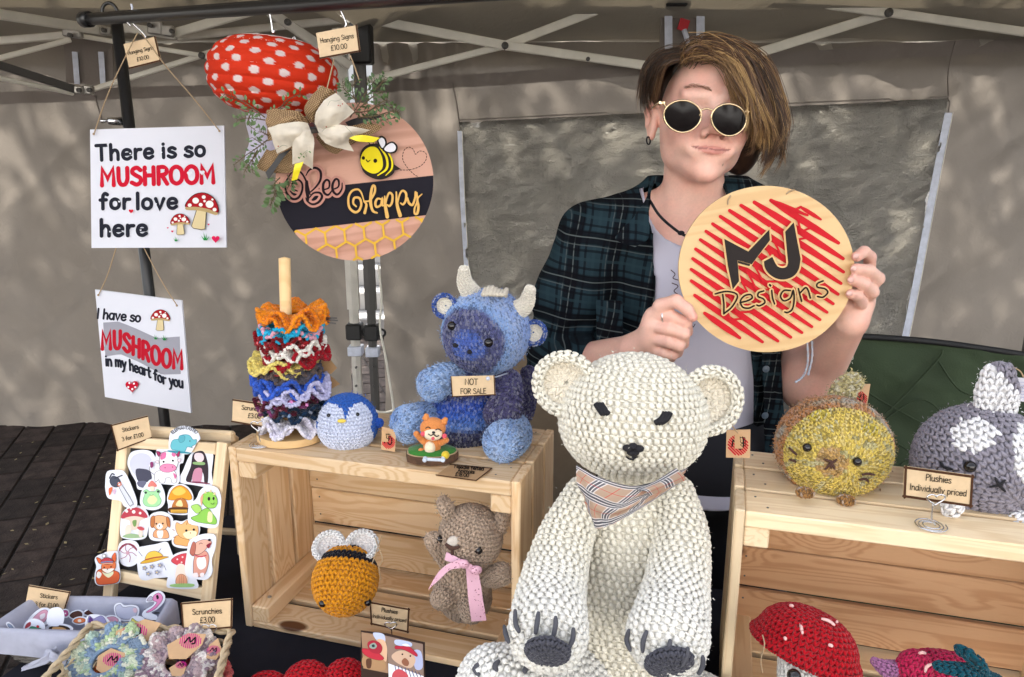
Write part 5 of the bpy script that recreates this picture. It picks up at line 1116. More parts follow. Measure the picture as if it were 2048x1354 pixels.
def sign2(ar):
    L=lambda x,y:(x,y)
    ar.text('I have so',238,640,19,4.0,DK,ang=-5,sx=.86,sp=.5)
    # grey banner
    u=np.linspace(0,1,20); top=np.stack([207+153*u, 650+(683-650)*u-9*np.sin(u*2*np.pi)*1.0],-1); bot=np.stack([211+151*u,708+(738-708)*u-9*np.sin(u*2*np.pi)],-1)
    top[:,1]=np.interp(u,[0,.2,.4,.7,1],[645,643,655,676,673]); bot[:,1]=np.interp(u,[0,.2,.45,.75,1],[713,708,724,749,748])
    ar.poly(np.vstack([top,bot[::-1]]),'#9c9ca6')
    def cv(uu,vv):
        x=286+uu*.98; y=np.interp((x-211)/151,[0,.2,.45,.75,1],[698,697,714,733,737]); return x,y-vv
    ar.text('MUSHROOM',0,0,35,7.4,'#b8142a',curve=cv,sx=.66,sp=.8)
    def cv2(uu,vv):
        x=290+uu; y=np.interp(x,[212,240,290,330,370],[731,733,750,768,776]); return x-vv*.06,y-vv
    ar.text('in my heart for you',0,0,21,4.0,DK,curve=cv2,sx=.64,sp=.3)
    mush(ar,322,636,19,2); grass(ar,331,680,12); grass(ar,314,678,10)
    ar.heart(267,771,13,'#c01030',-4)
    for x,y in ((262,765),(271,766),(260,773),(268,777),(274,773),(266,784)): ar.circ(x,y,2.1,2.1,'#efeff2',n=10)
s2=board_sign('small white hanging sign reading I have so mushroom in my heart for you',[(190,579),(363,601),(382,826),(210,794)],(S1+.02,S1-.05,S1+.02),sign2,
  [([(197,590),(215,550),(232,496)],(S1+.012,S1+.012,S1+.003)),([(354,611),(322,560),(288,496)],(S1-.058,S1-.03,S1+.003))],name='mushroom_sign')
# ---- paper lantern like a toadstool cap
YL=railY(545); lc=P(547,152,YL); ln=thing('paper_lantern','red paper lantern with white dots shaped like a toadstool, hanging from the rail','lantern',lc)
m=bpy.data.materials.new('lantern_paper'); m.use_nodes=True; nt=m.node_tree; L=nt.links.new; b=nt.nodes['Principled BSDF']; b.inputs['Roughness'].default_value=.75; b.inputs['Specular IOR Level'].default_value=.2; a=nt.nodes.new('ShaderNodeAttribute'); a.attribute_name='Col'; L(a.outputs[0],b.inputs['Base Color'])
t_=nt.nodes.new('ShaderNodeBsdfTranslucent'); L(a.outputs[0],t_.inputs[0]); mx=nt.nodes.new('ShaderNodeMixShader'); mx.inputs[0].default_value=.3; L(b.outputs[0],mx.inputs[1]); L(t_.outputs[0],mx.inputs[2]); L(mx.outputs[0],nt.nodes['Material Output'].inputs[0])
tc=nt.nodes.new('ShaderNodeTexCoord'); n_=nt.nodes.new('ShaderNodeTexNoise'); n_.inputs['Scale'].default_value=90; L(tc.outputs['Object'],n_.inputs['Vector']); bm=nt.nodes.new('ShaderNodeBump'); bm.inputs['Strength'].default_value=.35; bm.inputs['Distance'].default_value=.003; L(n_.outputs[0],bm.inputs['Height']); L(bm.outputs[0],b.inputs['Normal']); MAT['lantern_paper']=m
LR=M(128,lc); LH=M(73,lc); tl=unit([.10,.0,1]); e1=unit(np.cross([0,1,0],tl))*1; e2=np.cross(tl,e1)
nu,nv=220,120; ph=np.linspace(.16,np.pi-.16,nv); th=np.arange(nu)*2*np.pi/nu; g=np.random.default_rng(4)
ribs=np.abs(np.sin((ph)*9.0)); Rr=LR*np.sin(ph)**.64*(.965+.035*ribs**.6)
V=lc+np.array([tl*LH*math.cos(p)*(1.0 if p<np.pi/2 else 1.05) for p in ph])[:,None,:]+Rr[:,None,None]*(np.cos(th)[None,:,None]*e1+np.sin(th)[None,:,None]*e2)
V+= (0.0012*g.normal(size=(nv,nu,1)))*unit([0,-1,0])*.3
col=np.zeros((nv,nu,3)); col[:]=hexc('#dd3a1c'); s_arc=(ph-np.pi/2)*LH*1.25
rowsz=np.arange(-5,6)*.0185
for r,zz in enumerate(rowsz):
    for k in range(14):
        tt=(k+.5*(r%2))*2*np.pi/14+g.normal(0,.03); rl=np.interp(zz,s_arc,Rr); dz=(s_arc-zz)[:,None]; da=((th[None,:]-tt+np.pi)%(2*np.pi)-np.pi)*rl
        sz=.0080*(1-.15*abs(r-5)/5); col[(dz/.85)**2+da**2<sz**2]=hexc('#e9d9d4')
mb=MB(); i=np.arange(nv-1)[:,None]*nu; j=np.arange(nu)[None,:]; j2=(j+1)%nu; mb.add(V,np.stack([i+j,i+nu+j,i+nu+j2,i+j2],-1).reshape(-1,4),col=col.reshape(-1,3)); mb.build('shade',MAT['lantern_paper'],ln,smooth=True)
mb=MB()
for p in np.arange(1,9)*np.pi/9: 
    rr_2=LR*math.sin(p)**.64*.964; t=np.linspace(0,2*np.pi,41); tube(mb,lc+tl*LH*math.cos(p)+rr_2*(np.cos(t)[:,None]*e1+np.sin(t)[:,None]*e2),.0006,4)
mb.build('rib_wire',MAT['white_steel'],ln)
for x,y in ((503,77),(588,78)): wire('wire_hook',ln,[P(x,y+6,YL),P(x-3,y,YL),P(x+1,y-4,YL),P(x+4,y+4,YL)],.0008,'chrome')
ls=P(545,275,YL); mb=MB(); nu=60; zz=np.linspace(0,1,26); rows_=[]
for k,z in enumerate(zz):
    y=222+z*112; c=P(545-4*z,y,YL); r=M(46+4*math.sin(z*9)+(-10 if z>.93 else 0),c); rows_.append([c+[r*math.cos(t),r*math.sin(t),0] for t in th[::4][:55]])
G=np.array(rows_); grid(mb,G,col=hexc('#d8d4e4'),closed_u=True); mb.build('stem',MAT['lantern_paper'],ln,smooth=True)
# ---- Bee Happy round sign
YB=railY(672); bc_=P(709,363,YB); bs=thing('bee_sign','round pink wood sign reading Bee Happy with a cartoon bee, burlap bow and leaves','sign',bc_)
pb=Plane(bc_,n=[.10,-1,-.02]); th=np.linspace(0,2*np.pi,73)[:-1]; ring=[(709+158*math.cos(t),363+158*math.sin(t)) for t in th]
def woodprint(name,pl,outline,th_,parent,m,xax,part='board'):
    """board whose mesh has its own axes, so the grain follows the board"""
    o=pl(*np.mean(outline,axis=0)); X=unit(xax-pl.n*(np.dot(xax,pl.n))); Yx=np.cross(pl.n,X); A=np.stack([X,Yx,pl.n])
    top=np.array([A@(pl(x,y)-o) for x,y in outline]); mb=MB(); prism(mb,top,top-np.array([0,0,th_])); me=mb.mesh(part,MAT[m]); ob=bpy.data.objects.new(part,me); scene.collection.objects.link(ob); ob.parent=parent
    mm=Matrix([[*A.T[0],0],[*A.T[1],0],[*A.T[2],0],[0,0,0,1]]); mm.translation=Vector(o-np.array(parent['_o'])); ob.matrix_basis=mm; ob['_o']=[float(v) for v in o]; return ob
woodprint('board',pb,ring,.006,bs,'pinkwood',np.array([1,0,.12]))
ar=Art(pb); f=lambda a:[(540+x/5.888,300+y/5.888) for x,y in a]
circy=lambda x,top=False: 363+math.sqrt(max(0,157.6**2-(x-709)**2))*(-1 if top else 1)
xs=np.linspace(553,867,60); up_=lambda x: 384+(351-384)*(x-553)/(866-553); lo_=lambda x: 460+(430-460)*(x-590)/(855-590)
poly=[(x,up_(x)) for x in np.linspace(552.8,866.2,12)]+[(709+157.8*math.cos(t),363+157.8*math.sin(t)) for t in np.linspace(-.075,.43,14)]+[(x,lo_(x)) for x in np.linspace(852,591,10)]+[(709+157.8*math.cos(t),363+157.8*math.sin(t)) for t in np.linspace(2.42,3.0,14)]
ar.poly(poly,'#1d1b24')
# honeycomb
def hexline(a,b,w=4.2): 
    a=np.array(a,float);b=np.array(b,float); n=8; pts=[a+(b-a)*k/n for k in range(n+1)]; pts=[p for p in pts if np.hypot(p[0]-709,p[1]-363)<156.5 and p[1]>lo_(p[0])+1]
    if len(pts)>1: ar.stroke(pts,w,'#dcae3a')
ux=np.array([38.6,-5.2]); vx=np.array([19.3+3.4,32.6-1.5]); dn=np.array([2.2,19.5]); 
top0=np.array([632,456.5])
for r in range(3):
    for k in range(-3,9):
        a=top0+ux*k+vx*r-(ux if r==2 else 0)
        pk=a; l=a+np.array([-21,13.5]); rgt=a+np.array([18,9.5])
        hexline(pk,l); hexline(pk,rgt); hexline(rgt,rgt+dn)
def sc_txt(strokes,w,c,w2=None,c2=None):
    if c2:
        for s,wm in strokes: ar.stroke(catmull(f(s),7),np.maximum(np.array(wm)*w+w2,1),c2)
    for s,wm in strokes: ar.stroke(catmull(f(s),7),np.array(wm)*w,c)
BEE=[([(330,480),(285,455),(275,390),(330,345),(385,390),(385,480),(340,560),(270,570),(205,500),(190,400),(230,310),(300,235),(380,270),(440,380),(480,520)],[.6,.8,1,1,.9,1,1.1,1.1,1,.9,.6,.5,.8,.9,.6]),
 ([(430,300),(470,235),(540,208),(600,250),(600,350),(540,440),(450,520)],[.4,.8,1.1,1.2,1.1,.8,.5]),([(440,370),(445,470),(455,560),(460,600)],[1.4,1.9,1.3,.5]),
 ([(470,560),(520,505),(590,500),(620,545),(580,610),(510,635),(450,600),(430,560)],[.5,.8,1,1.2,1.1,1,.8,.5]),
 ([(640,465),(700,440),(705,370),(670,350),(635,400),(640,490),(690,525),(740,470)],[.6,.8,1,1,1.2,1.2,1,.6]),([(740,465),(810,430),(815,360),(780,340),(745,400),(750,480),(800,520),(850,460),(856,385)],[.6,.8,1,1,1.2,1.2,1,.8,.5])]
sc_txt(BEE,4.3,'#1f1218',9.0,'#c08a7c')
HAP=[([(1020,660),(985,620),(1000,560),(1060,565),(1080,640),(1050,710),(1000,725),(940,670),(930,560),(970,480),(1040,460),(1080,500),(1110,590)],[.7,.9,1,1,1,1,1.1,1,.9,.9,.8,.7,.5]),
 ([(1110,600),(1140,640),(1120,735)],[.6,1,1.2]),([(1110,600),(1180,590),(1235,500),(1240,430),(1215,420),(1195,500),(1190,620),(1215,710),(1265,735)],[.6,.8,1,.9,1,1.2,1.3,1.1,.7]),
 ([(1320,575),(1270,570),(1245,620),(1260,665),(1310,640),(1325,570),(1325,640),(1345,650)],[.7,.9,1.1,1,.9,1.1,1,.6]),
 ([(1355,540),(1360,640),(1385,780)],[.6,1.3,1.6]),([(1365,640),(1380,560),(1410,500),(1445,530),(1440,610),(1410,655),(1385,640)],[.6,.8,.9,1,1,.9,.6]),
 ([(1490,490),(1500,640),(1535,765)],[.6,1.3,1.6]),([(1505,620),(1530,520),(1565,475),(1605,510),(1600,590),(1570,635),(1540,620)],[.6,.8,.9,1,1,.9,.6]),
 ([(1620,560),(1640,620),(1680,640),(1710,560),(1715,490)],[.8,1.1,1,.9,.8]),([(1790,515),(1740,570),(1750,660),(1735,740),(1705,740),(1705,680),(1735,600),(1730,500)],[.5,.8,1.1,1.1,.9,.8,.8,.7])]
sc_txt(HAP,4.6,'#dcae62')
# bee drawing
g5=lambda a:[(400+x/2.708,60+y/2.708) for x,y in a]
def bp(pts,c,sm_=True): ar.poly(g5(pts),c,sm_,5)
bp([(868,690),(885,640),(925,618),(985,620),(1035,680),(1058,745),(1040,785),(985,808),(930,798),(885,762)],'#2a2320'); bp([(1050,725),(1090,752),(1048,762)],'#2a2320',False)
bp([(872,700),(890,655),(925,632),(962,640),(988,690),(990,745),(955,775),(915,768),(883,740)],'#e8d422'); 
ar.stroke(catmull(g5([(975,632),(1012,690),(1012,750),(965,786)]),6),[2.5,4.5,4.5,2],'#e8d422'); ar.stroke(catmull(g5([(1012,650),(1040,700),(1040,750),(1008,786)]),6),[1.5,3.6,3.6,1.5],'#e8d422')
bp([(962,590),(985,572),(1010,590),(1012,625),(990,648),(968,622)],'#2a2320'); bp([(970,596),(986,583),(1002,596),(1004,620),(990,638),(976,618)],'#eceaf0')
bp([(990,650),(1010,618),(1045,603),(1072,628),(1062,662),(1025,668)],'#2a2320'); bp([(1000,646),(1016,624),(1043,612),(1062,632),(1054,655),(1024,660)],'#eceaf0')
ar.circ(*g5([(888,692)])[0],3.2,3.6,'#2a1c12',n=14); ar.circ(*g5([(952,707)])[0],3.8,4.2,'#2a1c12',n=14); ar.line(g5([(904,702),(912,713),(924,704)]),1.6,'#2a1c12')
ar.line(g5([(892,600),(915,608),(925,622)]),1.8,'#2a2320'); ar.line(g5([(940,600),(942,622)]),1.8,'#2a2320')
hp=catmull(g5([(1085,757),(1140,755),(1195,735),(1225,700),(1222,665),(1190,655),(1168,672),(1155,645),(1130,634),(1105,655),(1100,700),(1125,745),(1160,780),(1182,793)]),14)
d=np.concatenate([[0],np.cumsum(np.hypot(*np.diff(hp,axis=0).T))]); k=0
while k<d[-1]-3:
    s_=np.linspace(k,k+3.4,3); ar.stroke(np.stack([np.interp(s_,d,hp[:,0]),np.interp(s_,d,hp[:,1])],-1),1.5,'#2a1c16',up=False); k+=6.3
ar.build('print',bs)
for pts in ([(652,186),(663,140),(668,118)],[(720,165),(708,130),(700,110)]):
    mb=MB(); tube(mb,catmull([P(x,y,YB-.01) for x,y in pts],5),.0011,6); mb.build('string',MAT['twine'],bs,smooth=True)
# bow
m=bpy.data.materials.new('burlap'); m.use_nodes=True; nt=m.node_tree; N=nt.nodes.new; L=nt.links.new; b=nt.nodes['Principled BSDF']; b.inputs['Roughness'].default_value=.95; b.inputs['Specular IOR Level'].default_value=.1
tc=N('ShaderNodeTexCoord'); mp=N('ShaderNodeMapping'); mp.inputs['Rotation'].default_value=(0,.5,0); L(tc.outputs['Object'],mp.inputs[0]); cs_=None
for ax_ in ('X','Z'):
    w=N('ShaderNodeTexWave'); w.wave_type='BANDS'; w.bands_direction=ax_; w.inputs['Scale'].default_value=110; w.inputs['Distortion'].default_value=1.2; w.inputs['Detail Scale'].default_value=3; L(mp.outputs[0],w.inputs[0]); 
    if cs_ is None: cs_=w
    else:
        mlt=N('ShaderNodeMath'); mlt.operation='MULTIPLY'; L(cs_.outputs['Fac'],mlt.inputs[0]); L(w.outputs['Fac'],mlt.inputs[1])
mx=N('ShaderNodeMix'); mx.data_type='RGBA'; mx.inputs['A'].default_value=(.16,.09,.04,1); mx.inputs['B'].default_value=(.50,.34,.19,1); mr=N('ShaderNodeMapRange'); mr.inputs[1].default_value=.0; mr.inputs[2].default_value=.35; L(mlt.outputs[0],mr.inputs[0]); L(mr.outputs[0],mx.inputs['Factor']); L(mx.outputs['Result'],b.inputs['Base Color']); bm=N('ShaderNodeBump'); bm.inputs['Strength'].default_value=.7; bm.inputs['Distance'].default_value=.001; L(mlt.outputs[0],bm.inputs['Height']); L(bm.outputs[0],b.inputs['Normal']); MAT['burlap']=m
mat('linen',(.70,.62,.50),.9,noise=(50,.10),bump=(800,.3,.0005)); mat('ribbon_black',(.008,.008,.01),.4); mat('ribbon_yellow',(.85,.70,.02),.45)
k5=lambda x,y:(460+x/5.208,160+y/5.208)
def q5(x,y,d=0): a=k5(x,y); return P(a[0],a[1],YB-.02-d)
bow=cloth('bow',bs,[[q5(830,440,.02),q5(700,320,.035),q5(520,300,.035),q5(380,310,.02)],[q5(840,480,.03),q5(680,420,.055),q5(520,440,.055),q5(375,460,.035)],[q5(840,520,.02),q5(700,560,.03),q5(520,600,.03),q5(390,640,.015)]],'burlap',wr=.004,seed=3)
def bowp(rows_,m_,seed=1,wr=.002,nm='loop'): return cloth(nm,bow,[[q5(*a) for a in r] for r in rows_],m_,wr=wr,seed=seed)
bowp([[(850,470,.02),(770,310,.03),(830,190,.035),(960,60,.02)],[(870,470,.03),(860,330,.05),(930,240,.055),(1030,90,.03)],[(880,480,.02),(930,400,.03),(1000,300,.03),(1110,120,.015)]],'burlap',5)
bowp([[(840,560,.01),(640,640,.012),(440,730,.012),(380,720,.010)],[(700,700,.012),(560,790,.016),(400,880,.016),(280,910,.012)],[(830,700,.010),(760,850,.012),(640,960,.012),(480,970,.01)]],'burlap',6,nm='tail')
bowp([[(900,560,.012),(1050,500,.014),(1300,470,.014),(1450,440,.01)],[(900,590,.014),(1050,620,.018),(1300,560,.018),(1570,510,.012)],[(890,600,.012),(1000,720,.014),(1110,770,.014),(1200,700,.012),],],'burlap',7,nm='tail')
bowp([[(830,450,.045),(720,440,.058),(560,450,.06),(395,500,.045)],[(835,490,.05),(720,540,.072),(580,560,.075),(430,590,.055)],[(840,530,.045),(760,620,.06),(640,690,.06),(490,770,.045)]],'linen',8)
bowp([[(880,460,.045),(900,330,.058),(980,220,.06),(1100,130,.045)],[(900,480,.05),(980,400,.072),(1100,310,.075),(1200,230,.055)],[(910,530,.045),(1020,520,.06),(1160,440,.06),(1300,330,.045)]],'linen',9)
bowp([[(840,510,.055),(720,530,.066),(660,620,.066),(650,880,.05)],[(850,530,.06),(770,600,.075),(740,700,.075),(750,860,.055)],[(865,560,.055),(880,640,.066),(870,760,.066),(860,930,.05)]],'linen',10,nm='tail')
bowp([[(915,500,.05),(1050,460,.06),(1250,480,.06),(1460,525,.045)],[(915,540,.055),(1040,570,.07),(1180,580,.07),(1240,610,.05)],[(915,560,.05),(980,640,.06),(1090,700,.06),(1290,745,.045)]],'linen',11,nm='tail')
bowp([[(640,715,.03),(540,830,.03),(400,1040,.03)],[(510,770,.03),(450,860,.03),(370,960,.03)]],'ribbon_black',12,0,'ribbon_tail')
bowp([[(1200,440,.0),(1300,400,.0),(1520,350,.0)],[(1240,490,.0),(1400,440,.0),(1600,380,.0)]],'ribbon_black',12,0,'ribbon_tail')
bowp([[(765,850,.075),(740,920,.075),(700,1035,.07)],[(675,875,.075),(660,950,.075),(640,1050,.07)]],'ribbon_yellow',12,0,'ribbon_tail')
bowp([[(1290,580,.065),(1400,575,.065),(1560,605,.06)],[(1240,605,.065),(1340,640,.065),(1500,650,.06)]],'ribbon_yellow',12,0,'ribbon_tail')
bowp([[(810,455,.07),(830,500,.085),(850,560,.07)],[(865,440,.075),(890,500,.09),(920,550,.075)],[(880,445,.07),(905,500,.08),(922,552,.07)]],'ribbon_black',13,0,'knot')
# printed sprigs on the linen
ar=Art(Plane(q5(740,600,.083),n=[0,-1,0]))
for pts in ([(720,820),(770,760),(810,730)],[(800,800),(790,760),(830,740)]): ar.line([k5(*p) for p in pts],.5,'#4c6b3c')
for x,y in ((740,770),(720,810),(770,800),(835,750)): ar.circ(*k5(x,y),2.4,1.4,'#5c7c48',rot=40,n=10)
for x,y in ((505,690),(1005,488),(1150,270),(1175,250),(1130,265)): ar.circ(*k5(x,y),1.5,1.3,'#a8483c',n=8)
for pts in ([(480,730),(520,700),(560,680),(600,690)],[(960,540),(1000,500),(1050,490),(1100,480)],[(1020,270),(1050,220),(1110,220),(1170,200)],[(1200,480),(1260,540),(1290,590)]): ar.line([k5(*p) for p in pts],.5,'#54613f')
ar.build('sprig_print',bow)
# leaves
mat('leaf_green',(.10,.17,.06),.5,trans=.2,var=.2); mat('stem_brown',(.10,.07,.03),.7)
def sprig(parent,stems,seed,r=5.2,d=.04,m_='leaf_green'):
    g=np.random.default_rng(seed); ms=MB(); ml=MB()
    for st in stems:
        c=catmull([P(x,y,YB-d-.01*g.random()) for x,y in st],8); tube(ms,c,np.linspace(.0011,.0005,len(c)),5); L_=len(c)
        for k in range(2,L_,2):
            for s_ in (1,-1):
                if g.random()<.2: continue
                t=unit(c[min(k+1,L_-1)]-c[k-1]); nrm=unit(g.normal(size=3)*.5+[0,-1,.1]); sd_=unit(np.cross(nrm,t))*s_; dr=unit(t*.6+sd_); w=np.cross(nrm,dr); q=c[k]+dr*.004; a=M(r,q)*g.uniform(.7,1.2)
                tube(ms,[c[k],q],.0004,4)
                pts=[q,q+dr*a*.6+w*a*.55,q+dr*a*1.4+w*a*.5,q+dr*a*2.1,q+dr*a*1.4-w*a*.5,q+dr*a*.6-w*a*.55]; V=[q+dr*a+nrm*a*.18]+pts
                ml.add(V,T=[[0,i_+1,(i_+1)%6+1] for i_ in range(6)])
    o=ms.build('sprig',MAT['stem_brown'],parent,smooth=True); ml.build('leaf',MAT[m_],o,smooth=True,kind='stuff'); return o
sprig(bs,[[(530,235),(500,212),(470,195),(450,188)],[(530,240),(500,236),(475,240)],[(505,220),(496,245),(512,262)],[(535,230),(560,215),(575,200),(600,188)]],1)
sprig(bs,[[(535,280),(515,295),(490,312),(468,330)],[(528,290),(505,275)],[(520,300),(500,325),(488,345)],[(515,300),(505,320),(505,345)],[(535,270),(520,262)]],2)
sprig(bs,[[(560,365),(552,380),(545,400),(540,412)],[(575,350),(580,365),(570,385)],[(560,355),(548,370),(552,392)]],3,r=7)
sprig(bs,[[(700,235),(720,205),(735,180),(750,160)],[(715,200),(690,180),(685,165)],[(735,190),(760,170),(770,155)],[(705,225),(735,222),(765,210),(790,215)],[(720,215),(750,190),(765,186)],[(712,205),(705,180),(712,158)]],4)
sprig(bs,[[(715,235),(750,232),(785,222),(800,226)],[(730,232),(760,240),(788,236)],[(735,225),(762,205),(775,200)]],5)
# ---- wood disc sign held by the person
mat('red_print',attr=True,rough=.4)
YM=1.075; dcn=P(1533,538,YM); ms_=thing('round_wood_sign','round plywood sign with red scribble reading MJ Designs, held up in both hands','sign',dcn); pm=Plane(dcn,n=[-.06,-1,.10])
RX,RY=176,166.5; ring=[(1533+RX*math.cos(t),538+RY*math.sin(t)) for t in np.linspace(0,2*np.pi,91)[:-1]]
woodprint('board',pm,ring,.005,ms_,'ply',np.array([1,0,.15]))
ar=Art(pm); h6=lambda x,y:(1250+x/2.708,340+y/2.708)
RD_='#c41e28'
bars=[((950,200),(1060,268),9),((795,165),(985,245),9),((790,165),(1155,395),15),((700,175),(1180,480),15),((628,192),(1182,552),14),((566,220),(1168,614),14),((516,252),(1152,672),14),((474,292),(1126,724),13),((438,332),(1092,770),13),((408,378),(1054,810),13),((382,428),(1010,848),13),((366,480),(956,880),13),((358,538),(896,905),13),((358,600),(826,925),13),((376,678),(742,930),13),((430,775),(620,908),13)]
for a,b,w in bars:
    a=np.array(h6(*a));b=np.array(h6(*b)); n=9; p=np.array([a+(b-a)*k/n for k in range(n+1)]); wm=w*np.array([.55,.75,.95,1.0,1.0,1.0,1.0,.85,.70,.5])*.93; ar.stroke(p,wm,RD_)
for a,b in (((985,245),(795,165)),((950,200),(900,225))): ar.stroke([h6(*a),h6(*b)],5,RD_)
# zig-zag joins between strokes
for i in range(2,len(bars)-2):
    a=np.array(h6(*bars[i][0])); b=np.array(h6(*bars[i][1])); c=np.array(h6(*bars[i+1][0])); d=np.array(h6(*bars[i+1][1]))
    m0=a+(b-a)*.50; m1=c+(d-c)*.52; m2=a+(b-a)*.62
    ar.stroke([a+(b-a)*.38,m1],4.2,RD_); ar.stroke([m1,m2],4.2,RD_)
def outline_poly(pts,c_in,c_out,w):
    p=[h6(*q) for q in pts]; ar.poly(p,c_out); ar.stroke(p+[p[0]],w,c_out); ar.poly(p,c_in)
outline_poly([(532,372),(664,440),(775,322),(778,378),(690,480),(668,520),(592,500),(612,600),(578,645),(552,520)],'#2c2624','#d9b27c',7.5)
outline_poly([(532,372),(660,440),(662,440),(775,322),(778,380),(680,510),(604,488),(612,600),(578,645),(552,520)],'#2c2624','#d9b27c',1)
Jm=[(905,285),(860,335),(868,420),(876,500)]+[tuple(q) for q in catmull([(876,500),(868,522),(846,530),(820,522),(804,500),(790,470)],4)[1:]]+[(745,495)]+[tuple(q) for q in catmull([(745,495),(752,530),(775,562),(815,586),(860,590),(905,572),(932,535),(942,480)],4)[1:]]
outline_poly(Jm,'#2c2624','#d9b27c',7.5); outline_poly(Jm,'#2c2624','#2c2624',.5)
DS=[([(482,668),(540,655),(590,665),(600,690),(570,740),(528,775)],1),([(522,672),(528,720),(528,775)],1),([(615,715),(655,705),(680,690),(672,672),(640,678),(618,705),(628,738),(660,745),(690,732)],1),
 ([(742,652),(715,662),(712,682),(740,695),(748,715),(720,732),(705,728)],1),([(785,650),(790,690),(800,722)],1),([(775,620),(778,624)],1.3),([(885,650),(850,650),(832,680),(850,705),(885,690),(900,650),(905,700),(895,750),(870,768),(855,765)],1),
 ([(928,640),(935,670),(945,708)],1),([(935,665),(965,635),(980,650),(992,690)],1),([(1060,598),(1030,612),(1030,632),(1068,640),(1085,660),(1060,685),(1030,682)],1)]
for p,w in DS: ar.stroke(catmull([h6(*q) for q in p],7),9.5,'#d9b27c')
for p,w in DS: ar.stroke(catmull([h6(*q) for q in p],7),3.4*w,'#221a12')
ar.build('print',ms_)
for pts in ([(1455,409),(1456,400),(1461,391)],[(1572,388),(1578,383),(1589,379)]):
    mb=MB(); tube(mb,catmull([pm(x,y,.0015) for x,y in pts],5),.0011,6); mb.build('string',MAT['twine'],ms_,smooth=True)
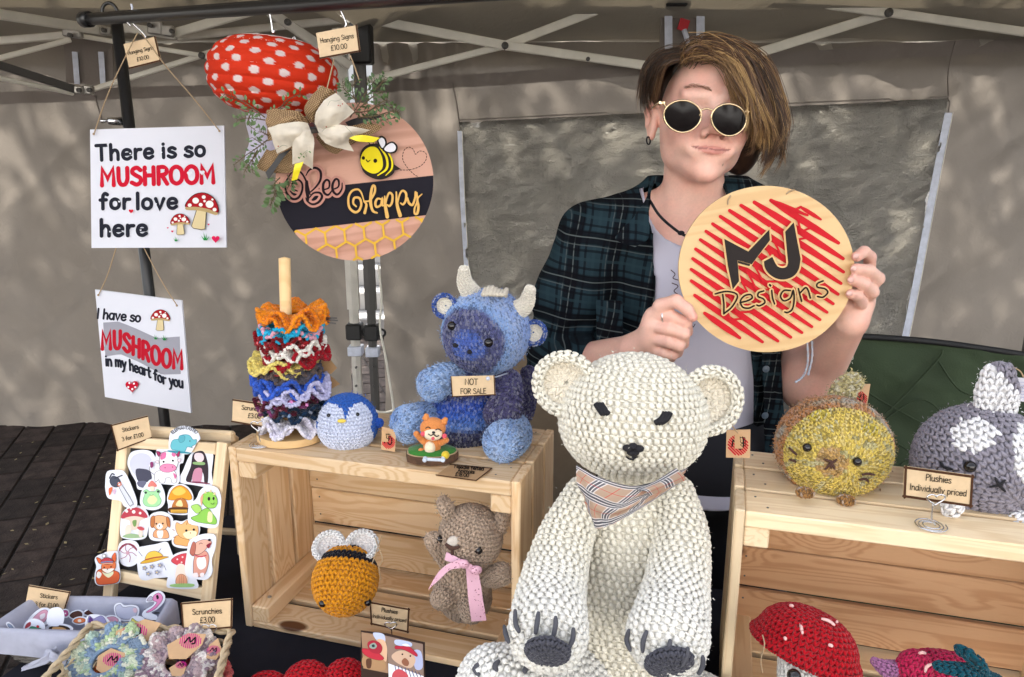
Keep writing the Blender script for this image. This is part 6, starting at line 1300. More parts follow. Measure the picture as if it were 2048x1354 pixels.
# ================================================================== the person
class Vol:
    def __init__(s, lo, hi, h):
        s.lo=np.asarray(lo,float); s.h=h; s.n=np.ceil((np.asarray(hi)-s.lo)/h).astype(int)+1
        s.a=np.full(s.n,.06,np.float32)
    def sub(s, lo, hi):
        i0=np.clip(np.floor((lo-s.lo)/s.h).astype(int),0,s.n-1); i1=np.clip(np.ceil((hi-s.lo)/s.h).astype(int)+1,1,s.n)
        if (i1<=i0).any(): return None,None
        g=np.meshgrid(*[s.lo[k]+s.h*np.arange(i0[k],i1[k]) for k in range(3)],indexing='ij'); return tuple(slice(a,b) for a,b in zip(i0,i1)),np.stack(g,-1)
    def put(s, f, lo, hi, k, op='u'):
        pad=max(k,.0)+.012+3*s.h; sl,g=s.sub(np.asarray(lo)-pad,np.asarray(hi)+pad)
        if sl is None: return
        d=f(g).astype(np.float32); o=s.a[sl]
        if op=='u':
            if k>0: h=np.clip(.5+.5*(o-d)/k,0,1); s.a[sl]=o+(d-o)*h-k*h*(1-h)
            else: s.a[sl]=np.minimum(o,d)
        else:
            if k>0: h=np.clip(.5-.5*(o+d)/k,0,1); s.a[sl]=o+(-d-o)*h+k*h*(1-h)
            else: s.a[sl]=np.maximum(o,-d)
    def ell(s,c,r,A=None,k=.01,op='u'):
        c=np.asarray(c,float); r=np.broadcast_to(np.asarray(r,float),(3,)); A=np.eye(3) if A is None else A; m=r.max()
        def f(g):
            q=(g-c)@A.T; k0=np.linalg.norm(q/r,axis=-1); k1=np.linalg.norm(q/(r*r),axis=-1)+1e-9; return k0*(k0-1)/k1
        s.put(f,c-m,c+m,k,op)
    def cap(s,a,b,ra,rb,k=.008,op='u'):
        a=np.asarray(a,float);b=np.asarray(b,float); ab=b-a; L2=ab@ab+1e-12
        def f(g):
            t=np.clip(((g-a)@ab)/L2,0,1); return np.linalg.norm(g-a-t[...,None]*ab,axis=-1)-(ra+(rb-ra)*t)
        m=max(ra,rb); s.put(f,np.minimum(a,b)-m,np.maximum(a,b)+m,k,op)
    def chain(s,pts,rad,k=.006,op='u'):
        for i in range(len(pts)-1): s.cap(pts[i],pts[i+1],rad[i],rad[i+1],k,op)
    def mesh(s, smooth=2):
        a=s.a; ins=a<0; S=[slice(None,-1),slice(1,None)]
        c=[ins[S[i],S[j],S[k]] for i in (0,1) for j in (0,1) for k in (0,1)]; cnt=sum(x.astype(np.int8) for x in c); act=(cnt>0)&(cnt<8)
        idx=-np.ones(act.shape,np.int64); cells=np.argwhere(act); idx[act]=np.arange(len(cells))
        acc=np.zeros((len(cells),3)); w=np.zeros(len(cells)); x,y,z=cells.T
        cor=[(i,j,k) for i in (0,1) for j in (0,1) for k in (0,1)]; val={q:a[x+q[0],y+q[1],z+q[2]] for q in cor}
        for p in cor:
            for ax in range(3):
                if p[ax]==0:
                    q=list(p);q[ax]=1;q=tuple(q); va,vb=val[p],val[q]; m=(va<0)!=(vb<0); t=np.where(m,va/(va-vb+1e-12),0); pos=np.array(p,float)[None,:].repeat(len(cells),0); pos[:,ax]+=t; acc[m]+=pos[m]; w[m]+=1
        V=s.lo+s.h*(cells+acc/w[:,None]); Q=[]
        for ax in range(3):
            b,c_=[k for k in range(3) if k!=ax]
            sl0=[slice(None)]*3; sl1=[slice(None)]*3; sl0[ax]=slice(None,-1); sl1[ax]=slice(1,None)
            e=ins[tuple(sl0)]!=ins[tuple(sl1)]; E=np.argwhere(e); E=E[(E[:,b]>0)&(E[:,c_]>0)&(E[:,b]<s.n[b]-1)&(E[:,c_]<s.n[c_]-1)]
            q=[]
            for db,dc in ((0,0),(-1,0),(-1,-1),(0,-1)): r=E.copy(); r[:,b]+=db; r[:,c_]+=dc; q.append(idx[r[:,0],r[:,1],r[:,2]])
            q=np.stack(q,-1); flip=ins[E[:,0],E[:,1],E[:,2]] ^ (ax==1); q[~flip]=q[~flip][:,::-1]; Q.append(q)
        Q=np.concatenate(Q); Q=Q[(Q>=0).all(1)]
        for _ in range(smooth):
            n=np.zeros(len(V)); ac=np.zeros_like(V)
            for i in range(4):
                j=(i+1)%4; np.add.at(ac,Q[:,i],V[Q[:,j]]); np.add.at(n,Q[:,i],1); np.add.at(ac,Q[:,j],V[Q[:,i]]); np.add.at(n,Q[:,j],1)
            V=V*.45+.55*ac/np.maximum(n,1)[:,None]
        return V,Q
YF=1.29
per=thing('person','smiling person in gold sunglasses and open dark plaid shirt holding up a round wooden sign','person',(P(1400,500,1.33)[0],1.33,0))
Hc=P(1404,236,YF); ro=R_(-5); pi_=R_(6)       # head frame: x to the right of the photo, y forward, z up
hx=np.array([math.cos(ro),0,math.sin(ro)]); hz0=np.array([-math.sin(ro),0,math.cos(ro)]); hy0=np.array([-.20,-1,0]); hx=unit(hx); hy0=unit(hy0-hx*(hy0@hx)); hz=np.cross(hx,-hy0); hz=unit(hz0-hx*(hz0@hx)-hy0*(hz0@hy0))
hy=hy0*math.cos(pi_)+hz*math.sin(pi_); hz=hz*math.cos(pi_)-hy0*math.sin(pi_)
HA=np.stack([hx,hy,hz]); H=lambda x,y,z: Hc+hx*x+hy*y+hz*z
def hpx(px,py,Y=1.2): return P(px,py,Y)
vol=Vol((-.16,1.0,.98),(.72,1.52,1.72),.0026)
# torso, neck, arms first (coarse masses), then face detail
SH_R=P(1192,478,1.37); SH_L=P(1596,478,1.37); NB=P(1388,420,1.36)
WA=P(1400,900,1.36)
vol.ell(P(1392,560,1.37),(.155,.095,.19),k=.03); vol.ell(P(1398,760,1.37),(.142,.10,.20),k=.05); vol.ell(P(1405,980,1.37),(.15,.105,.16),k=.05)
vol.cap(P(1290,440,1.37),SH_R,.042,.052,k=.04); vol.cap(P(1490,440,1.37),SH_L,.042,.052,k=.04)
vol.cap(P(1385,470,1.365),H(0,-.028,-.05),.056,.050,k=.025)
vol.cap(P(1345,440,1.33),P(1368,400,1.32),.020,.016,k=.03)
EL_R=P(1130,735,1.34); WR_R=P(1268,700,1.15); vol.cap(SH_R,EL_R,.048,.040,k=.02); vol.cap(EL_R,WR_R,.040,.0255,k=.02)
EL_L=P(1618,772,1.30); WR_L=P(1700,640,1.115); vol.cap(SH_L,EL_L,.048,.046,k=.02); vol.cap(EL_L,WR_L,.047,.026,k=.02)
vol.ell(P(1612,760,1.26),(.043,.05,.05),k=.03)
# head
E=lambda x,y,z,r,k=.012,op='u': vol.ell(H(x,y,z),r,HA,k,op)
E(0,-.022,.032,(.0735,.092,.080),.02); E(0,.014,-.012,(.0680,.072,.084),.02); E(0,.028,-.058,(.0475,.052,.042),.02); E(0,.052,-.088,(.027,.026,.018),.022)
E(0,.073,-.0985,(.0145,.0115,.011),.018); E(0,.045,.050,(.052,.040,.050),.03)
for s in (-1,1):
    E(s*.044,.010,-.054,(.014,.030,.026),.024); E(s*.040,.058,-.026,(.023,.022,.017),.018); E(s*.034,.056,-.046,(.018,.020,.016),.018)
    E(s*.031,.092,.002,(.016,.014,.011),.012,'s'); E(s*.031,.064,.002,(.0130,.0130,.0125),.004)
    vol.cap(H(s*.012,.081,.022),H(s*.045,.068,.022),.010,.008,k=.012)
    E(s*.0165,.093,-.0360,(.0084,.0092,.0078),.005)
    vol.cap(H(s*.021,.088,-.034),H(s*.036,.076,-.052),.0022,.0016,k=.010,op='s')
vol.cap(H(0,.083,.012),H(0,.103,-.024),.0088,.0108,k=.010); E(0,.106,-.029,(.0122,.0105,.0095),.006)
for s in (-1,1): E(s*.0088,.1035,-.0420,(.0050,.0050,.0030),.002,'s')
E(0,.076,-.059,(.036,.010,.016),.016)
mz=lambda x: -.0600+.30*x*x/.030*.35
ml=[H(x,.0905-6.5*x*x*1.9,mz(x)+.0022) for x in (-.029,-.015,-.005,0,.005,.015,.029)]
vol.chain(ml,[.0010,.0020,.0022,.0020,.0022,.0020,.0010],k=.004)
ml2=[H(x,.0898-6.5*x*x*1.9,mz(x)-.0036) for x in (-.026,-.013,0,.013,.026)]; vol.chain(ml2,[.0010,.0025,.0028,.0025,.0010],k=.004)
vol.chain([H(x,.0945-6.5*x*x*1.9,mz(x)) for x in (-.032,-.016,0,.016,.032)],[.0018,.0014,.0013,.0014,.0018],k=.002,op='s')
for s in (-1,1):                                            # ears
    vol.ell(H(s*.0785,-.012,-.012),(.0075,.017,.030),HA,.008); vol.chain([H(s*.083,-.006,.012),H(s*.0875,-.018,.020),H(s*.0885,-.028,.006),H(s*.085,-.024,-.016),H(s*.080,-.010,-.036)],[.0035,.0042,.0042,.004,.0052],k=.005)
    vol.ell(H(s*.0875,-.012,-.004),(.006,.009,.014),HA,.004,'s')
# her right hand (left in the photo): fist holding the rim of the disc
def hp(x,y,Y): return P(x,y,Y)
vol.cap(WR_R,hp(1302,678,1.125),.0235,.026,k=.012); vol.ell(hp(1308,655,1.112),(.021,.020,.034),None,.012)
fing=[([(1303,628,1.108),(1345,634,1.085),(1372,645,1.078),(1376,664,1.098)],[.0098,.0098,.0090,.0080]),
      ([(1299,652,1.106),(1340,658,1.082),(1368,668,1.076),(1368,688,1.098)],[.0100,.0100,.0092,.0080]),
      ([(1299,676,1.108),(1338,684,1.084),(1358,692,1.080),(1356,706,1.100)],[.0098,.0096,.0088,.0078]),
      ([(1302,698,1.112),(1330,706,1.094),(1346,710,1.092),(1340,720,1.106)],[.0088,.0084,.0078,.0070])]
for p_,r_ in fing: vol.chain([hp(*q) for q in p_],r_,k=.0028)
vol.chain([hp(1300,655,1.118),hp(1322,612,1.096),hp(1352,602,1.078),hp(1374,618,1.066),hp(1385,634,1.062)],[.0140,.0115,.0100,.0088,.0078],k=.004)
# her left hand (right in the photo): four fingertips over the rim, palm behind
vol.cap(WR_L,hp(1712,612,1.12),.024,.024,k=.012); vol.ell(hp(1728,585,1.118),(.018,.014,.036),None,.012)
f2=[([(1738,548,1.118),(1740,514,1.098),(1728,503,1.076),(1714,513,1.060)],[.0095,.0090,.0085,.0078]),
    ([(1738,575,1.114),(1755,557,1.092),(1738,541,1.072),(1712,538,1.058)],[.0105,.0104,.0092,.0082]),
    ([(1732,596,1.114),(1744,584,1.090),(1728,568,1.070),(1706,560,1.058)],[.0102,.0100,.0092,.0082]),
    ([(1716,616,1.114),(1723,606,1.090),(1715,592,1.070),(1702,588,1.058)],[.0092,.0090,.0084,.0076])]
for p_,r_ in f2: vol.chain([hp(*q) for q in p_],r_,k=.0022)
vol.chain([hp(1700,620,1.12),hp(1680,590,1.105),hp(1672,560,1.098)],[.012,.0105,.009],k=.006)
V,Q=vol.mesh(1)
def loc_(V): d=V-Hc; return d@HA.T
q=loc_(V); skin=np.array(hexc('#ecbba8')); C=np.tile(skin,(len(V),1)); C*=(1+.05*fbm(V[:,0]*70,V[:,2]*70,31,3))[:,None]; C*=1+np.array([.0,-.07,-.08])*np.clip(fbm(V[:,0]*30+5,V[:,2]*30+V[:,1]*20,35,3),-.2,.6)[:,None]*2.2
def tint(mask,col,am): 
    m_=np.clip(mask,0,1)[:,None]*am; C[:]=C*(1-m_)+np.array(hexc(col))*m_
G=lambda c,r: np.exp(-(((q-np.array(c))/np.array(r))**2).sum(1))
for s in (-1,1): tint(G((s*.042,.07,-.028),(.024,.05,.02)),'#d67f70',.5); tint(G((s*.084,-.015,0),(.012,.03,.03)),'#d4806c',.35)
tint(G((0,.1,-.032),(.014,.02,.012)),'#cc7868',.35); tint(G((0,.06,-.10),(.03,.04,.02)),'#d88470',.35)
mzq=-.0600+.105*q[:,0]**2/.030; dz_=q[:,2]-mzq; wl_=np.clip(1-(np.abs(q[:,0])/.030)**2,0,1)
tint(((q[:,1]>.062)&(np.abs(q[:,0])<.030)&(dz_<.0052*wl_)&(dz_>-.0078*wl_)).astype(float),'#c0716a',.65)
tint(((q[:,1]>.062)&(np.abs(q[:,0])<.031)&(np.abs(dz_)<.0011)).astype(float),'#7a3a34',.75)
for s in (-1,1): tint(((np.abs(q[:,0]-s*.0088)<.0055)&(np.abs(q[:,2]+.0420)<.0034)&(q[:,1]>.09)).astype(float),'#4a1e18',.75)
tint(G((.024,.07,-.080),(.0014,.03,.0014)),'#4a241a',.9)
w=lambda c,r: np.exp(-(((V-c)/r)**2).sum(1))
for p_,_ in fing+f2:
    tint(w(hp(*p_[-1]),.008),'#cf7a6c',.5); tint(w(hp(*p_[1]),.007),'#d07e70',.25)
tint(w(hp(1385,634,1.062),.010),'#cf6f62',.5)
mat('skin',attr=True,rough=.44,spec=.4,sss=.15,bump=(650,.3,.0008),noise=(260,.05))
mb=MB(); mb.add(V,Q,col=C); body=mb.build('body',MAT['skin'],per,smooth=True)
mat('nail',(.72,.42,.36),.25)
for (x,y,Y) in ((1712,512,1.0515),(1708,537,1.0495),(1702,560,1.0495),(1699,587,1.050)):
    c=hp(x,y,Y); mb=MB(); ell(mb,c,(.0046,.0014,.0040)); mb.build('nail',MAT['nail'],body,smooth=True)
# eyebrows
mat('hair',attr=True,rough=.42,spec=.45); hairc=['#2e1f15','#43301f','#5a3c29','#76583a','#96744a','#bb9662']
mb=MB(); g=np.random.default_rng(8)
for s in (-1,1):
    for k in range(110):
        u=g.random(); x=s*(.012+.036*u); z=.0265+.0075*math.sin(u*2.3)+g.normal(0,.0013); y=.0925-.018*u**2.2+.0005; a=H(x,y,z); tube(mb,[a,a+hx*s*.003+hz*.0012*(1-u)+hy*.0004,a+hx*s*.006+hz*(.0010-.002*u)],[.00022,.0002,.00007],3,col=hexc('#8a6248'))
mb.build('eyebrow',MAT['hair'],per,kind='stuff')
# ---- hair: an under-mass and many strands
hv=Vol(Hc-np.array([.16,.20,.16]),Hc+np.array([.19,.14,.18]),.003)
hv.ell(H(0,-.030,.040),(.0785,.092,.080),HA,.01); hv.ell(H(.010,-.010,.074),(.062,.070,.044),HA,.02); hv.ell(H(.064,-.030,.020),(.038,.06,.085),HA,.03); hv.ell(H(.082,-.028,-.030),(.030,.045,.055),HA,.03); hv.ell(H(-.040,-.03,.055),(.042,.07,.055),HA,.02)
hv.ell(H(.070,.010,.035),(.026,.040,.060),HA,.02)
hv.ell(H(-.004,.085,-.018),(.0665,.074,.092),HA,.006,'s'); hv.ell(H(-.010,.085,.040),(.060,.066,.056),HA,.006,'s'); hv.ell(H(-.078,.02,-.05),(.05,.09,.05),HA,.006,'s'); hv.ell(H(-.072,.065,.018),(.034,.055,.062),HA,.006,'s')
hv.ell(H(-.045,.078,.058),(.036,.052,.046),HA,.006,'s'); hv.ell(H(0,.05,-.09),(.072,.09,.07),HA,.004,'s'); hv.ell(H(-.03,-.02,-.12),(.09,.2,.055),HA,.01,'s')
hV,hQ=hv.mesh(2)
mb=MB(); mb.add(hV,hQ,col=hexc('#2e1d12'))
g=np.random.default_rng(9)
def strands(guides, n, rad=.00055, jit=.004, cols=(0,1,2,3,4), wcol=None, tipc=None, seg=22):
    Gs=[np.array([P(*q) for q in gd]) for gd in guides]; Gs=[catmull(gd,6) for gd in Gs]; L_=min(len(x) for x in Gs); Gs=[x[np.linspace(0,len(x)-1,seg).astype(int)] for x in Gs]
    nc=max(4,n//16); cu=g.random(nc)*(len(Gs)-1); co=g.normal(0,jit,(nc,3)); co2=g.normal(0,jit*2.0,(nc,3)); pr=wcol if wcol is not None else np.ones(len(cols))/len(cols); cc_=g.choice(len(cols),nc,p=pr); cw=g.normal(0,1,(nc,3)); cf=g.uniform(3,8,nc); cph=g.random(nc)*6
    for k in range(n):
        m_=k%nc; u=float(np.clip(cu[m_]+g.normal(0,.05),0,len(Gs)-1.001)); i=int(u); f=u-i; c=Gs[i]*(1-f)+Gs[i+1]*f
        t=np.linspace(0,1,seg)[:,None]; fly=5.0 if g.random()<.09 else 1.0
        c=c+co[m_]*(.25+.75*t)+co2[m_]*t**2+.0022*np.sin(t*cf[m_]+cph[m_])*cw[m_]*t+g.normal(0,jit*.42*fly,3)*(1-.45*t)+g.normal(0,jit*.35*fly,3)*t**2
        e=int(seg*g.uniform(.74,1.0)); c=c[:e]; ci=int(np.clip(cc_[m_]+g.choice([-1,0,0,1]),0,len(cols)-1)); a=np.array(hexc(hairc[cols[ci]])); b=a if tipc is None else np.array(hexc(hairc[min(5,cols[ci]+tipc)]))
        tt=np.linspace(0,1,len(c))[:,None]; tube(mb,c,rad*g.uniform(.7,1.25)*np.concatenate([np.ones(len(c)-4),[.85,.6,.35,.12]]),3,col=a*(1-tt)+b*tt,caps=False)
# top-right sweep over the crown
strands([[(1372,119,1.205),(1392,99,1.21),(1430,97,1.21),(1468,119,1.205),(1490,165,1.205),(1513,230,1.21),(1513,285,1.22)],
 [(1378,113,1.21),(1402,89,1.22),(1450,93,1.22),(1495,123,1.22),(1518,180,1.22),(1526,240,1.22),(1508,318,1.225)],
 [(1385,109,1.23),(1412,85,1.24),(1466,91,1.245),(1518,126,1.245),(1546,190,1.245),(1560,245,1.24),(1545,300,1.24)],
 [(1392,107,1.27),(1420,85,1.28),(1480,97,1.29),(1532,133,1.29),(1560,200,1.285),(1566,256,1.27),(1535,318,1.265)]],2300,wcol=[.12,.25,.30,.23,.10],tipc=1)
# the fringe falling past the brow to the sunglasses
strands([[(1385,113,1.198),(1415,109,1.190),(1446,126,1.183),(1462,160,1.178),(1479,200,1.180),(1492,226,1.186)],
 [(1390,109,1.20),(1426,107,1.195),(1462,130,1.188),(1482,172,1.180),(1504,215,1.184),(1516,256,1.19),(1512,296,1.20)],
 [(1395,104,1.21),(1440,104,1.20),(1484,130,1.195),(1508,180,1.19),(1520,230,1.19),(1528,272,1.20),(1518,306,1.215)]],900,jit=.0042,cols=(1,2,3,4,5),wcol=[.16,.28,.28,.18,.10],tipc=1)
strands([[(1480,150,1.178),(1494,196,1.170),(1502,228,1.164),(1508,252,1.162),(1500,290,1.168)],[(1488,158,1.178),(1504,204,1.168),(1514,242,1.164),(1522,270,1.166),(1508,300,1.176)]],24,jit=.003,cols=(3,4,5),seg=16)
# curl at the parting
strands([[(1372,123,1.20),(1374,107,1.195),(1392,97,1.195),(1412,104,1.19),(1424,119,1.19)],[(1366,117,1.21),(1372,101,1.205),(1396,91,1.205),(1424,101,1.20),(1446,120,1.192)]],220,jit=.003,cols=(1,2,3,4))
strands([[(1384,117,1.206),(1362,119,1.210),(1335,127,1.216),(1323,148,1.224),(1315,182,1.236),(1307,214,1.252)],[(1390,112,1.212),(1356,113,1.218),(1325,124,1.226),(1313,150,1.236),(1305,190,1.248),(1306,222,1.26)]],420,jit=.0015,cols=(0,1,2,3),wcol=[.3,.35,.25,.1],seg=16)
# lower back mass, darker, ends ragged
strands([[(1500,200,1.27),(1530,250,1.27),(1535,290,1.26),(1505,330,1.25)],[(1505,180,1.29),(1555,240,1.29),(1555,300,1.28),(1525,332,1.27)],[(1490,220,1.24),(1508,270,1.235),(1512,305,1.235),(1500,326,1.24)]],700,jit=.006,cols=(0,1,2,3),wcol=[.3,.3,.25,.15],tipc=1,seg=16)
# the short side over her right ear
strands([[(1370,113,1.218),(1344,119,1.228),(1317,136,1.236),(1305,168,1.246),(1303,210,1.262)],[(1372,106,1.23),(1332,110,1.238),(1305,133,1.246),(1294,175,1.256),(1297,226,1.268)],[(1375,104,1.27),(1328,106,1.275),(1295,131,1.28),(1285,180,1.285),(1294,232,1.28)],[(1382,101,1.32),(1330,107,1.33),(1297,140,1.33),(1287,200,1.32),(1296,250,1.31)]],1000,jit=.0022,cols=(0,1,2,3),wcol=[.25,.35,.3,.1],seg=16)
strands([[(1366,119,1.208),(1339,124,1.218),(1323,146,1.228),(1313,178,1.240),(1305,214,1.254)],[(1374,112,1.212),(1348,116,1.222),(1317,133,1.232),(1305,165,1.244),(1304,216,1.258)]],420,jit=.0016,cols=(1,2,3,4),wcol=[.3,.4,.2,.1],seg=16)
hair=mb.build('hair',MAT['hair'],per,smooth=True)
# ---- sunglasses
gls=MB(); sg=bpy.data.objects.new('sunglasses',None); scene.collection.objects.link(sg); sg.parent=per; sg['_o']=per['_o']
YG=1.163; mat('lens_dark',(.006,.004,.004),.12,spec=.22)
def lens_out(cx,cy,rx,ry,rot):
    t=np.linspace(0,2*np.pi,41)[:-1]; a=R_(rot); x=np.cos(t)*rx; y=np.sin(t)*ry; y=np.where(y<0,y*.92,y*1.02); x=x*(1-.10*np.clip(y/ry,0,1)**2)
    return [(cx+u*math.cos(a)-v*math.sin(a),cy+u*math.sin(a)+v*math.cos(a)) for u,v in zip(x,y)]
pg_=Plane(P(1412,238,YG),n=[.02,-1,-.10])
for cx,cy,rot,s in ((1366,231,3,-1),(1459,238,6,1)):
    o_=lens_out(cx,cy,36.5,33,rot); bend=[pg_(x,y,0)+np.array([0,.0008*((x-1412)/40)**2*2.2,0]) for x,y in o_]
    c=np.mean(bend,0); mb=MB(); n=len(bend); top=np.array(bend)*.985+c*.015; mb.add(np.vstack([top,[c+np.array([0,-.0022,0])]]),T=[[k,(k+1)%n,n] for k in range(n)]); mb.add(np.vstack([top+[0,.0016,0],[c+np.array([0,-.0006,0])]]),T=[[(k+1)%n,k,n] for k in range(n)]); mb.build('lens',MAT['lens_dark'],sg,smooth=True)
    mb=MB(); ring=np.array(bend+[bend[0],bend[1]]); tube(mb,ring,.0015,8); mb.build('rim',MAT['gold'],sg,smooth=True)
def gp(x,y,h=0): return pg_(x,y,h)+np.array([0,.0008*((x-1412)/40)**2*2.2,0])
mb=MB(); tube(mb,catmull([gp(1400,222),gp(1412,217,.001),gp(1427,221)],6),.0013,8); tube(mb,catmull([gp(1398,231),gp(1403,226,.001)],6),.0008,6); mb.build('bridge',MAT['gold'],sg,smooth=True)
for pts,nm in (([gp(1334,214),gp(1324,203),gp(1312,214)+[0,.02,0],H(-.080,-.002,.010),H(-.084,-.028,.012)],'temple'),([gp(1492,224),gp(1503,220),gp(1510,226)+[0,.02,0],H(.082,.0,.004),H(.082,-.04,.0)],'temple')):
    mb=MB(); tube(mb,catmull(pts,6),.0013,7); mb.build(nm,MAT['gold'],sg,smooth=True)
for x,y in ((1326,205),(1500,222)): plank('hinge',gp(x,y,.0005),(.010,.0025,.005),(hx,hy,hz),MAT['gold'],sg,.0008)
# earring, ring, cord necklace, wristbands
def loop(name,parent,c,r,n_,tr,m_,a0=0,a1=6.283,flat=1):
    e1,e2=frame_from(n_); t=np.linspace(a0,a1,25); mb=MB(); tube(mb,np.asarray(c)+r*(np.cos(t)[:,None]*e1+flat*np.sin(t)[:,None]*e2),tr,7); return mb.build(name,MAT[m_],parent,smooth=True)
loop('earring',per,H(-.0845,-.004,-.044),.0062,[.75,-.6,.1],.0013,'thread_black')
loop('finger_ring',per,hp(1328,632,1.096),.0122,[1,-.45,.12],.0013,'chrome')
# ---- clothes as thick shells grown from the body shape
mat('tee',(.60,.58,.68),.9,spec=.1,bump=(500,.25,.0005),noise=(6,.05))
def torso(v,gr,kk=.03):
    v.ell(P(1392,560,1.37),(.155+gr,.095+gr,.19+gr),k=kk); v.ell(P(1398,760,1.37),(.142+gr,.10+gr,.20+gr),k=.05); v.ell(P(1405,980,1.37),(.15+gr,.105+gr,.16+gr),k=.05)
    v.cap(P(1290,440,1.37),SH_R,.042+gr,.052+gr,k=.04); v.cap(P(1490,440,1.37),SH_L,.042+gr,.052+gr,k=.04)
def shell(v,t):
    """solid layer of thickness t just inside the surface"""
    v.a=np.maximum(v.a,-(v.a+t))
tv=Vol((.05,1.18,.84),(.60,1.52,1.50),.0042); torso(tv,.010)
g_=tv.sub(tv.lo,tv.lo+tv.h*tv.n)[1]; X,Yy,Z=g_[...,0],g_[...,1],g_[...,2]
tv.a=tv.a-(.004*(np.clip(ridge(X*5+2,Z*3+X*3,81),.1,1)-.35)).astype(np.float32)
def keep(v,d): v.a[:]=np.maximum(v.a,d.astype(np.float32))
nk=P(1396,448,1.25); keep(tv,-(np.sqrt((X-nk[0]-.002)**2+((Z-nk[2]-.035)*.9)**2+((Yy-1.34)*.55)**2)-.078)); zt=P(1400,1022,1.26)[2]; keep(tv,zt-Z); shell(tv,.010)
TV,TQ=tv.mesh(1); mb=MB(); mb.add(TV,TQ); tee=mb.build('t_shirt',MAT['tee'],per,smooth=True)
ar=Art(Plane(P(1350,600,1.262),n=[-.1,-1,0]))
for pts in ([(1342,540),(1350,548),(1346,556),(1356,560)],[(1344,566),(1356,572),(1348,582),(1358,590)],[(1346,596),(1352,604),(1360,600)],[(1383,648),(1386,654),(1390,648)]): ar.line(pts,1.8,'#4a3038')
ar.build('chest_print',tee)
# plaid overshirt
m=bpy.data.materials.new('plaid'); m.use_nodes=True; nt=m.node_tree; N=nt.nodes.new; L=nt.links.new; b=nt.nodes['Principled BSDF']; b.inputs['Roughness'].default_value=.95; b.inputs['Specular IOR Level'].default_value=.1
tc=N('ShaderNodeTexCoord'); nz=N('ShaderNodeTexNoise'); nz.inputs['Scale'].default_value=7; nz.inputs['Detail'].default_value=1; L(tc.outputs['Object'],nz.inputs['Vector']); wz=N('ShaderNodeVectorMath'); wz.operation='MULTIPLY_ADD'; wz.inputs[1].default_value=(.035,.0,.035); L(nz.outputs['Color'],wz.inputs[0]); L(tc.outputs['Object'],wz.inputs[2])
rt=N('ShaderNodeMapping'); rt.inputs['Rotation'].default_value=(0,-.12,0); L(wz.outputs[0],rt.inputs[0])
K=(.004,.004,.006); GY=(.10,.115,.115)
st=[]
for ax in (0,2):
    st+=[(ax,.074,0,.0115,K,.86),(ax,.074,.022,.0022,K,.7),(ax,.074,-.022,.0022,K,.7),(ax,.074,.0,.0010,GY,.9),(ax,.074,.0085,.0008,K,.9),(ax,.074,-.0135,.0009,GY,.55),(ax,.074,.037,.0028,(.022,.045,.055),.55)]
c=plaid_nodes(nt,rt.outputs[0],(.017,.034,.044),st); L(c,b.inputs['Base Color'])
nb=N('ShaderNodeTexNoise'); nb.inputs['Scale'].default_value=700; L(tc.outputs['Object'],nb.inputs['Vector']); bm=N('ShaderNodeBump'); bm.inputs['Strength'].default_value=.3; bm.inputs['Distance'].default_value=.0006; L(nb.outputs['Fac'],bm.inputs['Height']); L(bm.outputs[0],b.inputs['Normal']); MAT['plaid']=m
jv=Vol((-.20,1.12,.78),(.75,1.60,1.52),.0045); torso(jv,.017)
AR1=P(1117,735,1.34); AR2=P(1160,735,1.28)
jv.cap(SH_R+[-.004,0,-.004],P(1138,600,1.355),.066,.066,k=.03); jv.cap(P(1138,600,1.355),P(1122,728,1.335),.066,.060,k=.02); jv.cap(P(1120,728,1.335),P(1160,722,1.275),.056,.050,k=.015)
jv.cap(SH_L,P(1626,640,1.37),.062,.06,k=.03)
jv.cap(P(1322,440,1.40),P(1340,370,1.40),.05,.04,k=.03); jv.cap(P(1455,440,1.40),P(1440,372,1.40),.05,.04,k=.03)
g_=jv.sub(jv.lo,jv.lo+jv.h*jv.n)[1]; X,Yy,Z=g_[...,0],g_[...,1],g_[...,2]
fo=ridge(X[:,:,:]*7+Z*5,Z*6-X*4+Yy*3,71); fo2=fbm(X*16+Yy*9,Z*13,75,2); arm=np.clip((P(1215,600,1.3)[0]-X)/.05,0,1); bend=np.exp(-((Z-P(1140,690,1.3)[2])/.07)**2)*arm
jv.a=jv.a-(.0065*(np.clip(fo,.1,1)-.45)+.004*fo2)*(.45+.7*arm)+(.004*bend*np.sin(Z*150-X*60)); jv.a=jv.a.astype(np.float32)
# the open front: left edge runs from collar down; keep cloth left of it and a strip on the right
dpg=(Yy)*math.cos(PITCH)-(Z-1.49)*math.sin(PITCH); PX=1024+F*X/dpg; PY=677-F*(Yy*math.sin(PITCH)+(Z-1.49)*math.cos(PITCH))/dpg
zz=lambda y: P(1300,y,1.26)[2]
zs=[zz(y) for y in (1100,760,640,560,500,440,390,340)]; xs_=[P(x,y,1.26)[0] for x,y in ((1340,1100),(1350,760),(1352,640),(1338,560),(1322,500),(1306,440),(1296,390),(1300,340))]
xl_=np.interp(Z,zs,xs_); xs2=[P(x,y,1.26)[0] for x,y in ((1520,1100),(1512,760),(1500,640),(1490,560),(1478,500),(1462,440),(1450,390),(1450,340))]; xr_=np.interp(Z,zs,xs2)
front=Yy<1.37; gap=np.where(front,np.minimum(X-xl_,xr_-X),-1.0); jv.a=np.maximum(jv.a,gap.astype(np.float32))
nkc=H(0,-.02,-.10); jv.a=np.maximum(jv.a,-(np.sqrt((X-nkc[0])**2+(Yy-nkc[1]-.01)**2)-.0660).astype(np.float32)*1.0)
jv.a=np.maximum(jv.a,(Z-(P(1320,352,1.36)[2])).astype(np.float32)); jv.a=np.maximum(jv.a,((.86)-Z).astype(np.float32))
shell(jv,.011)
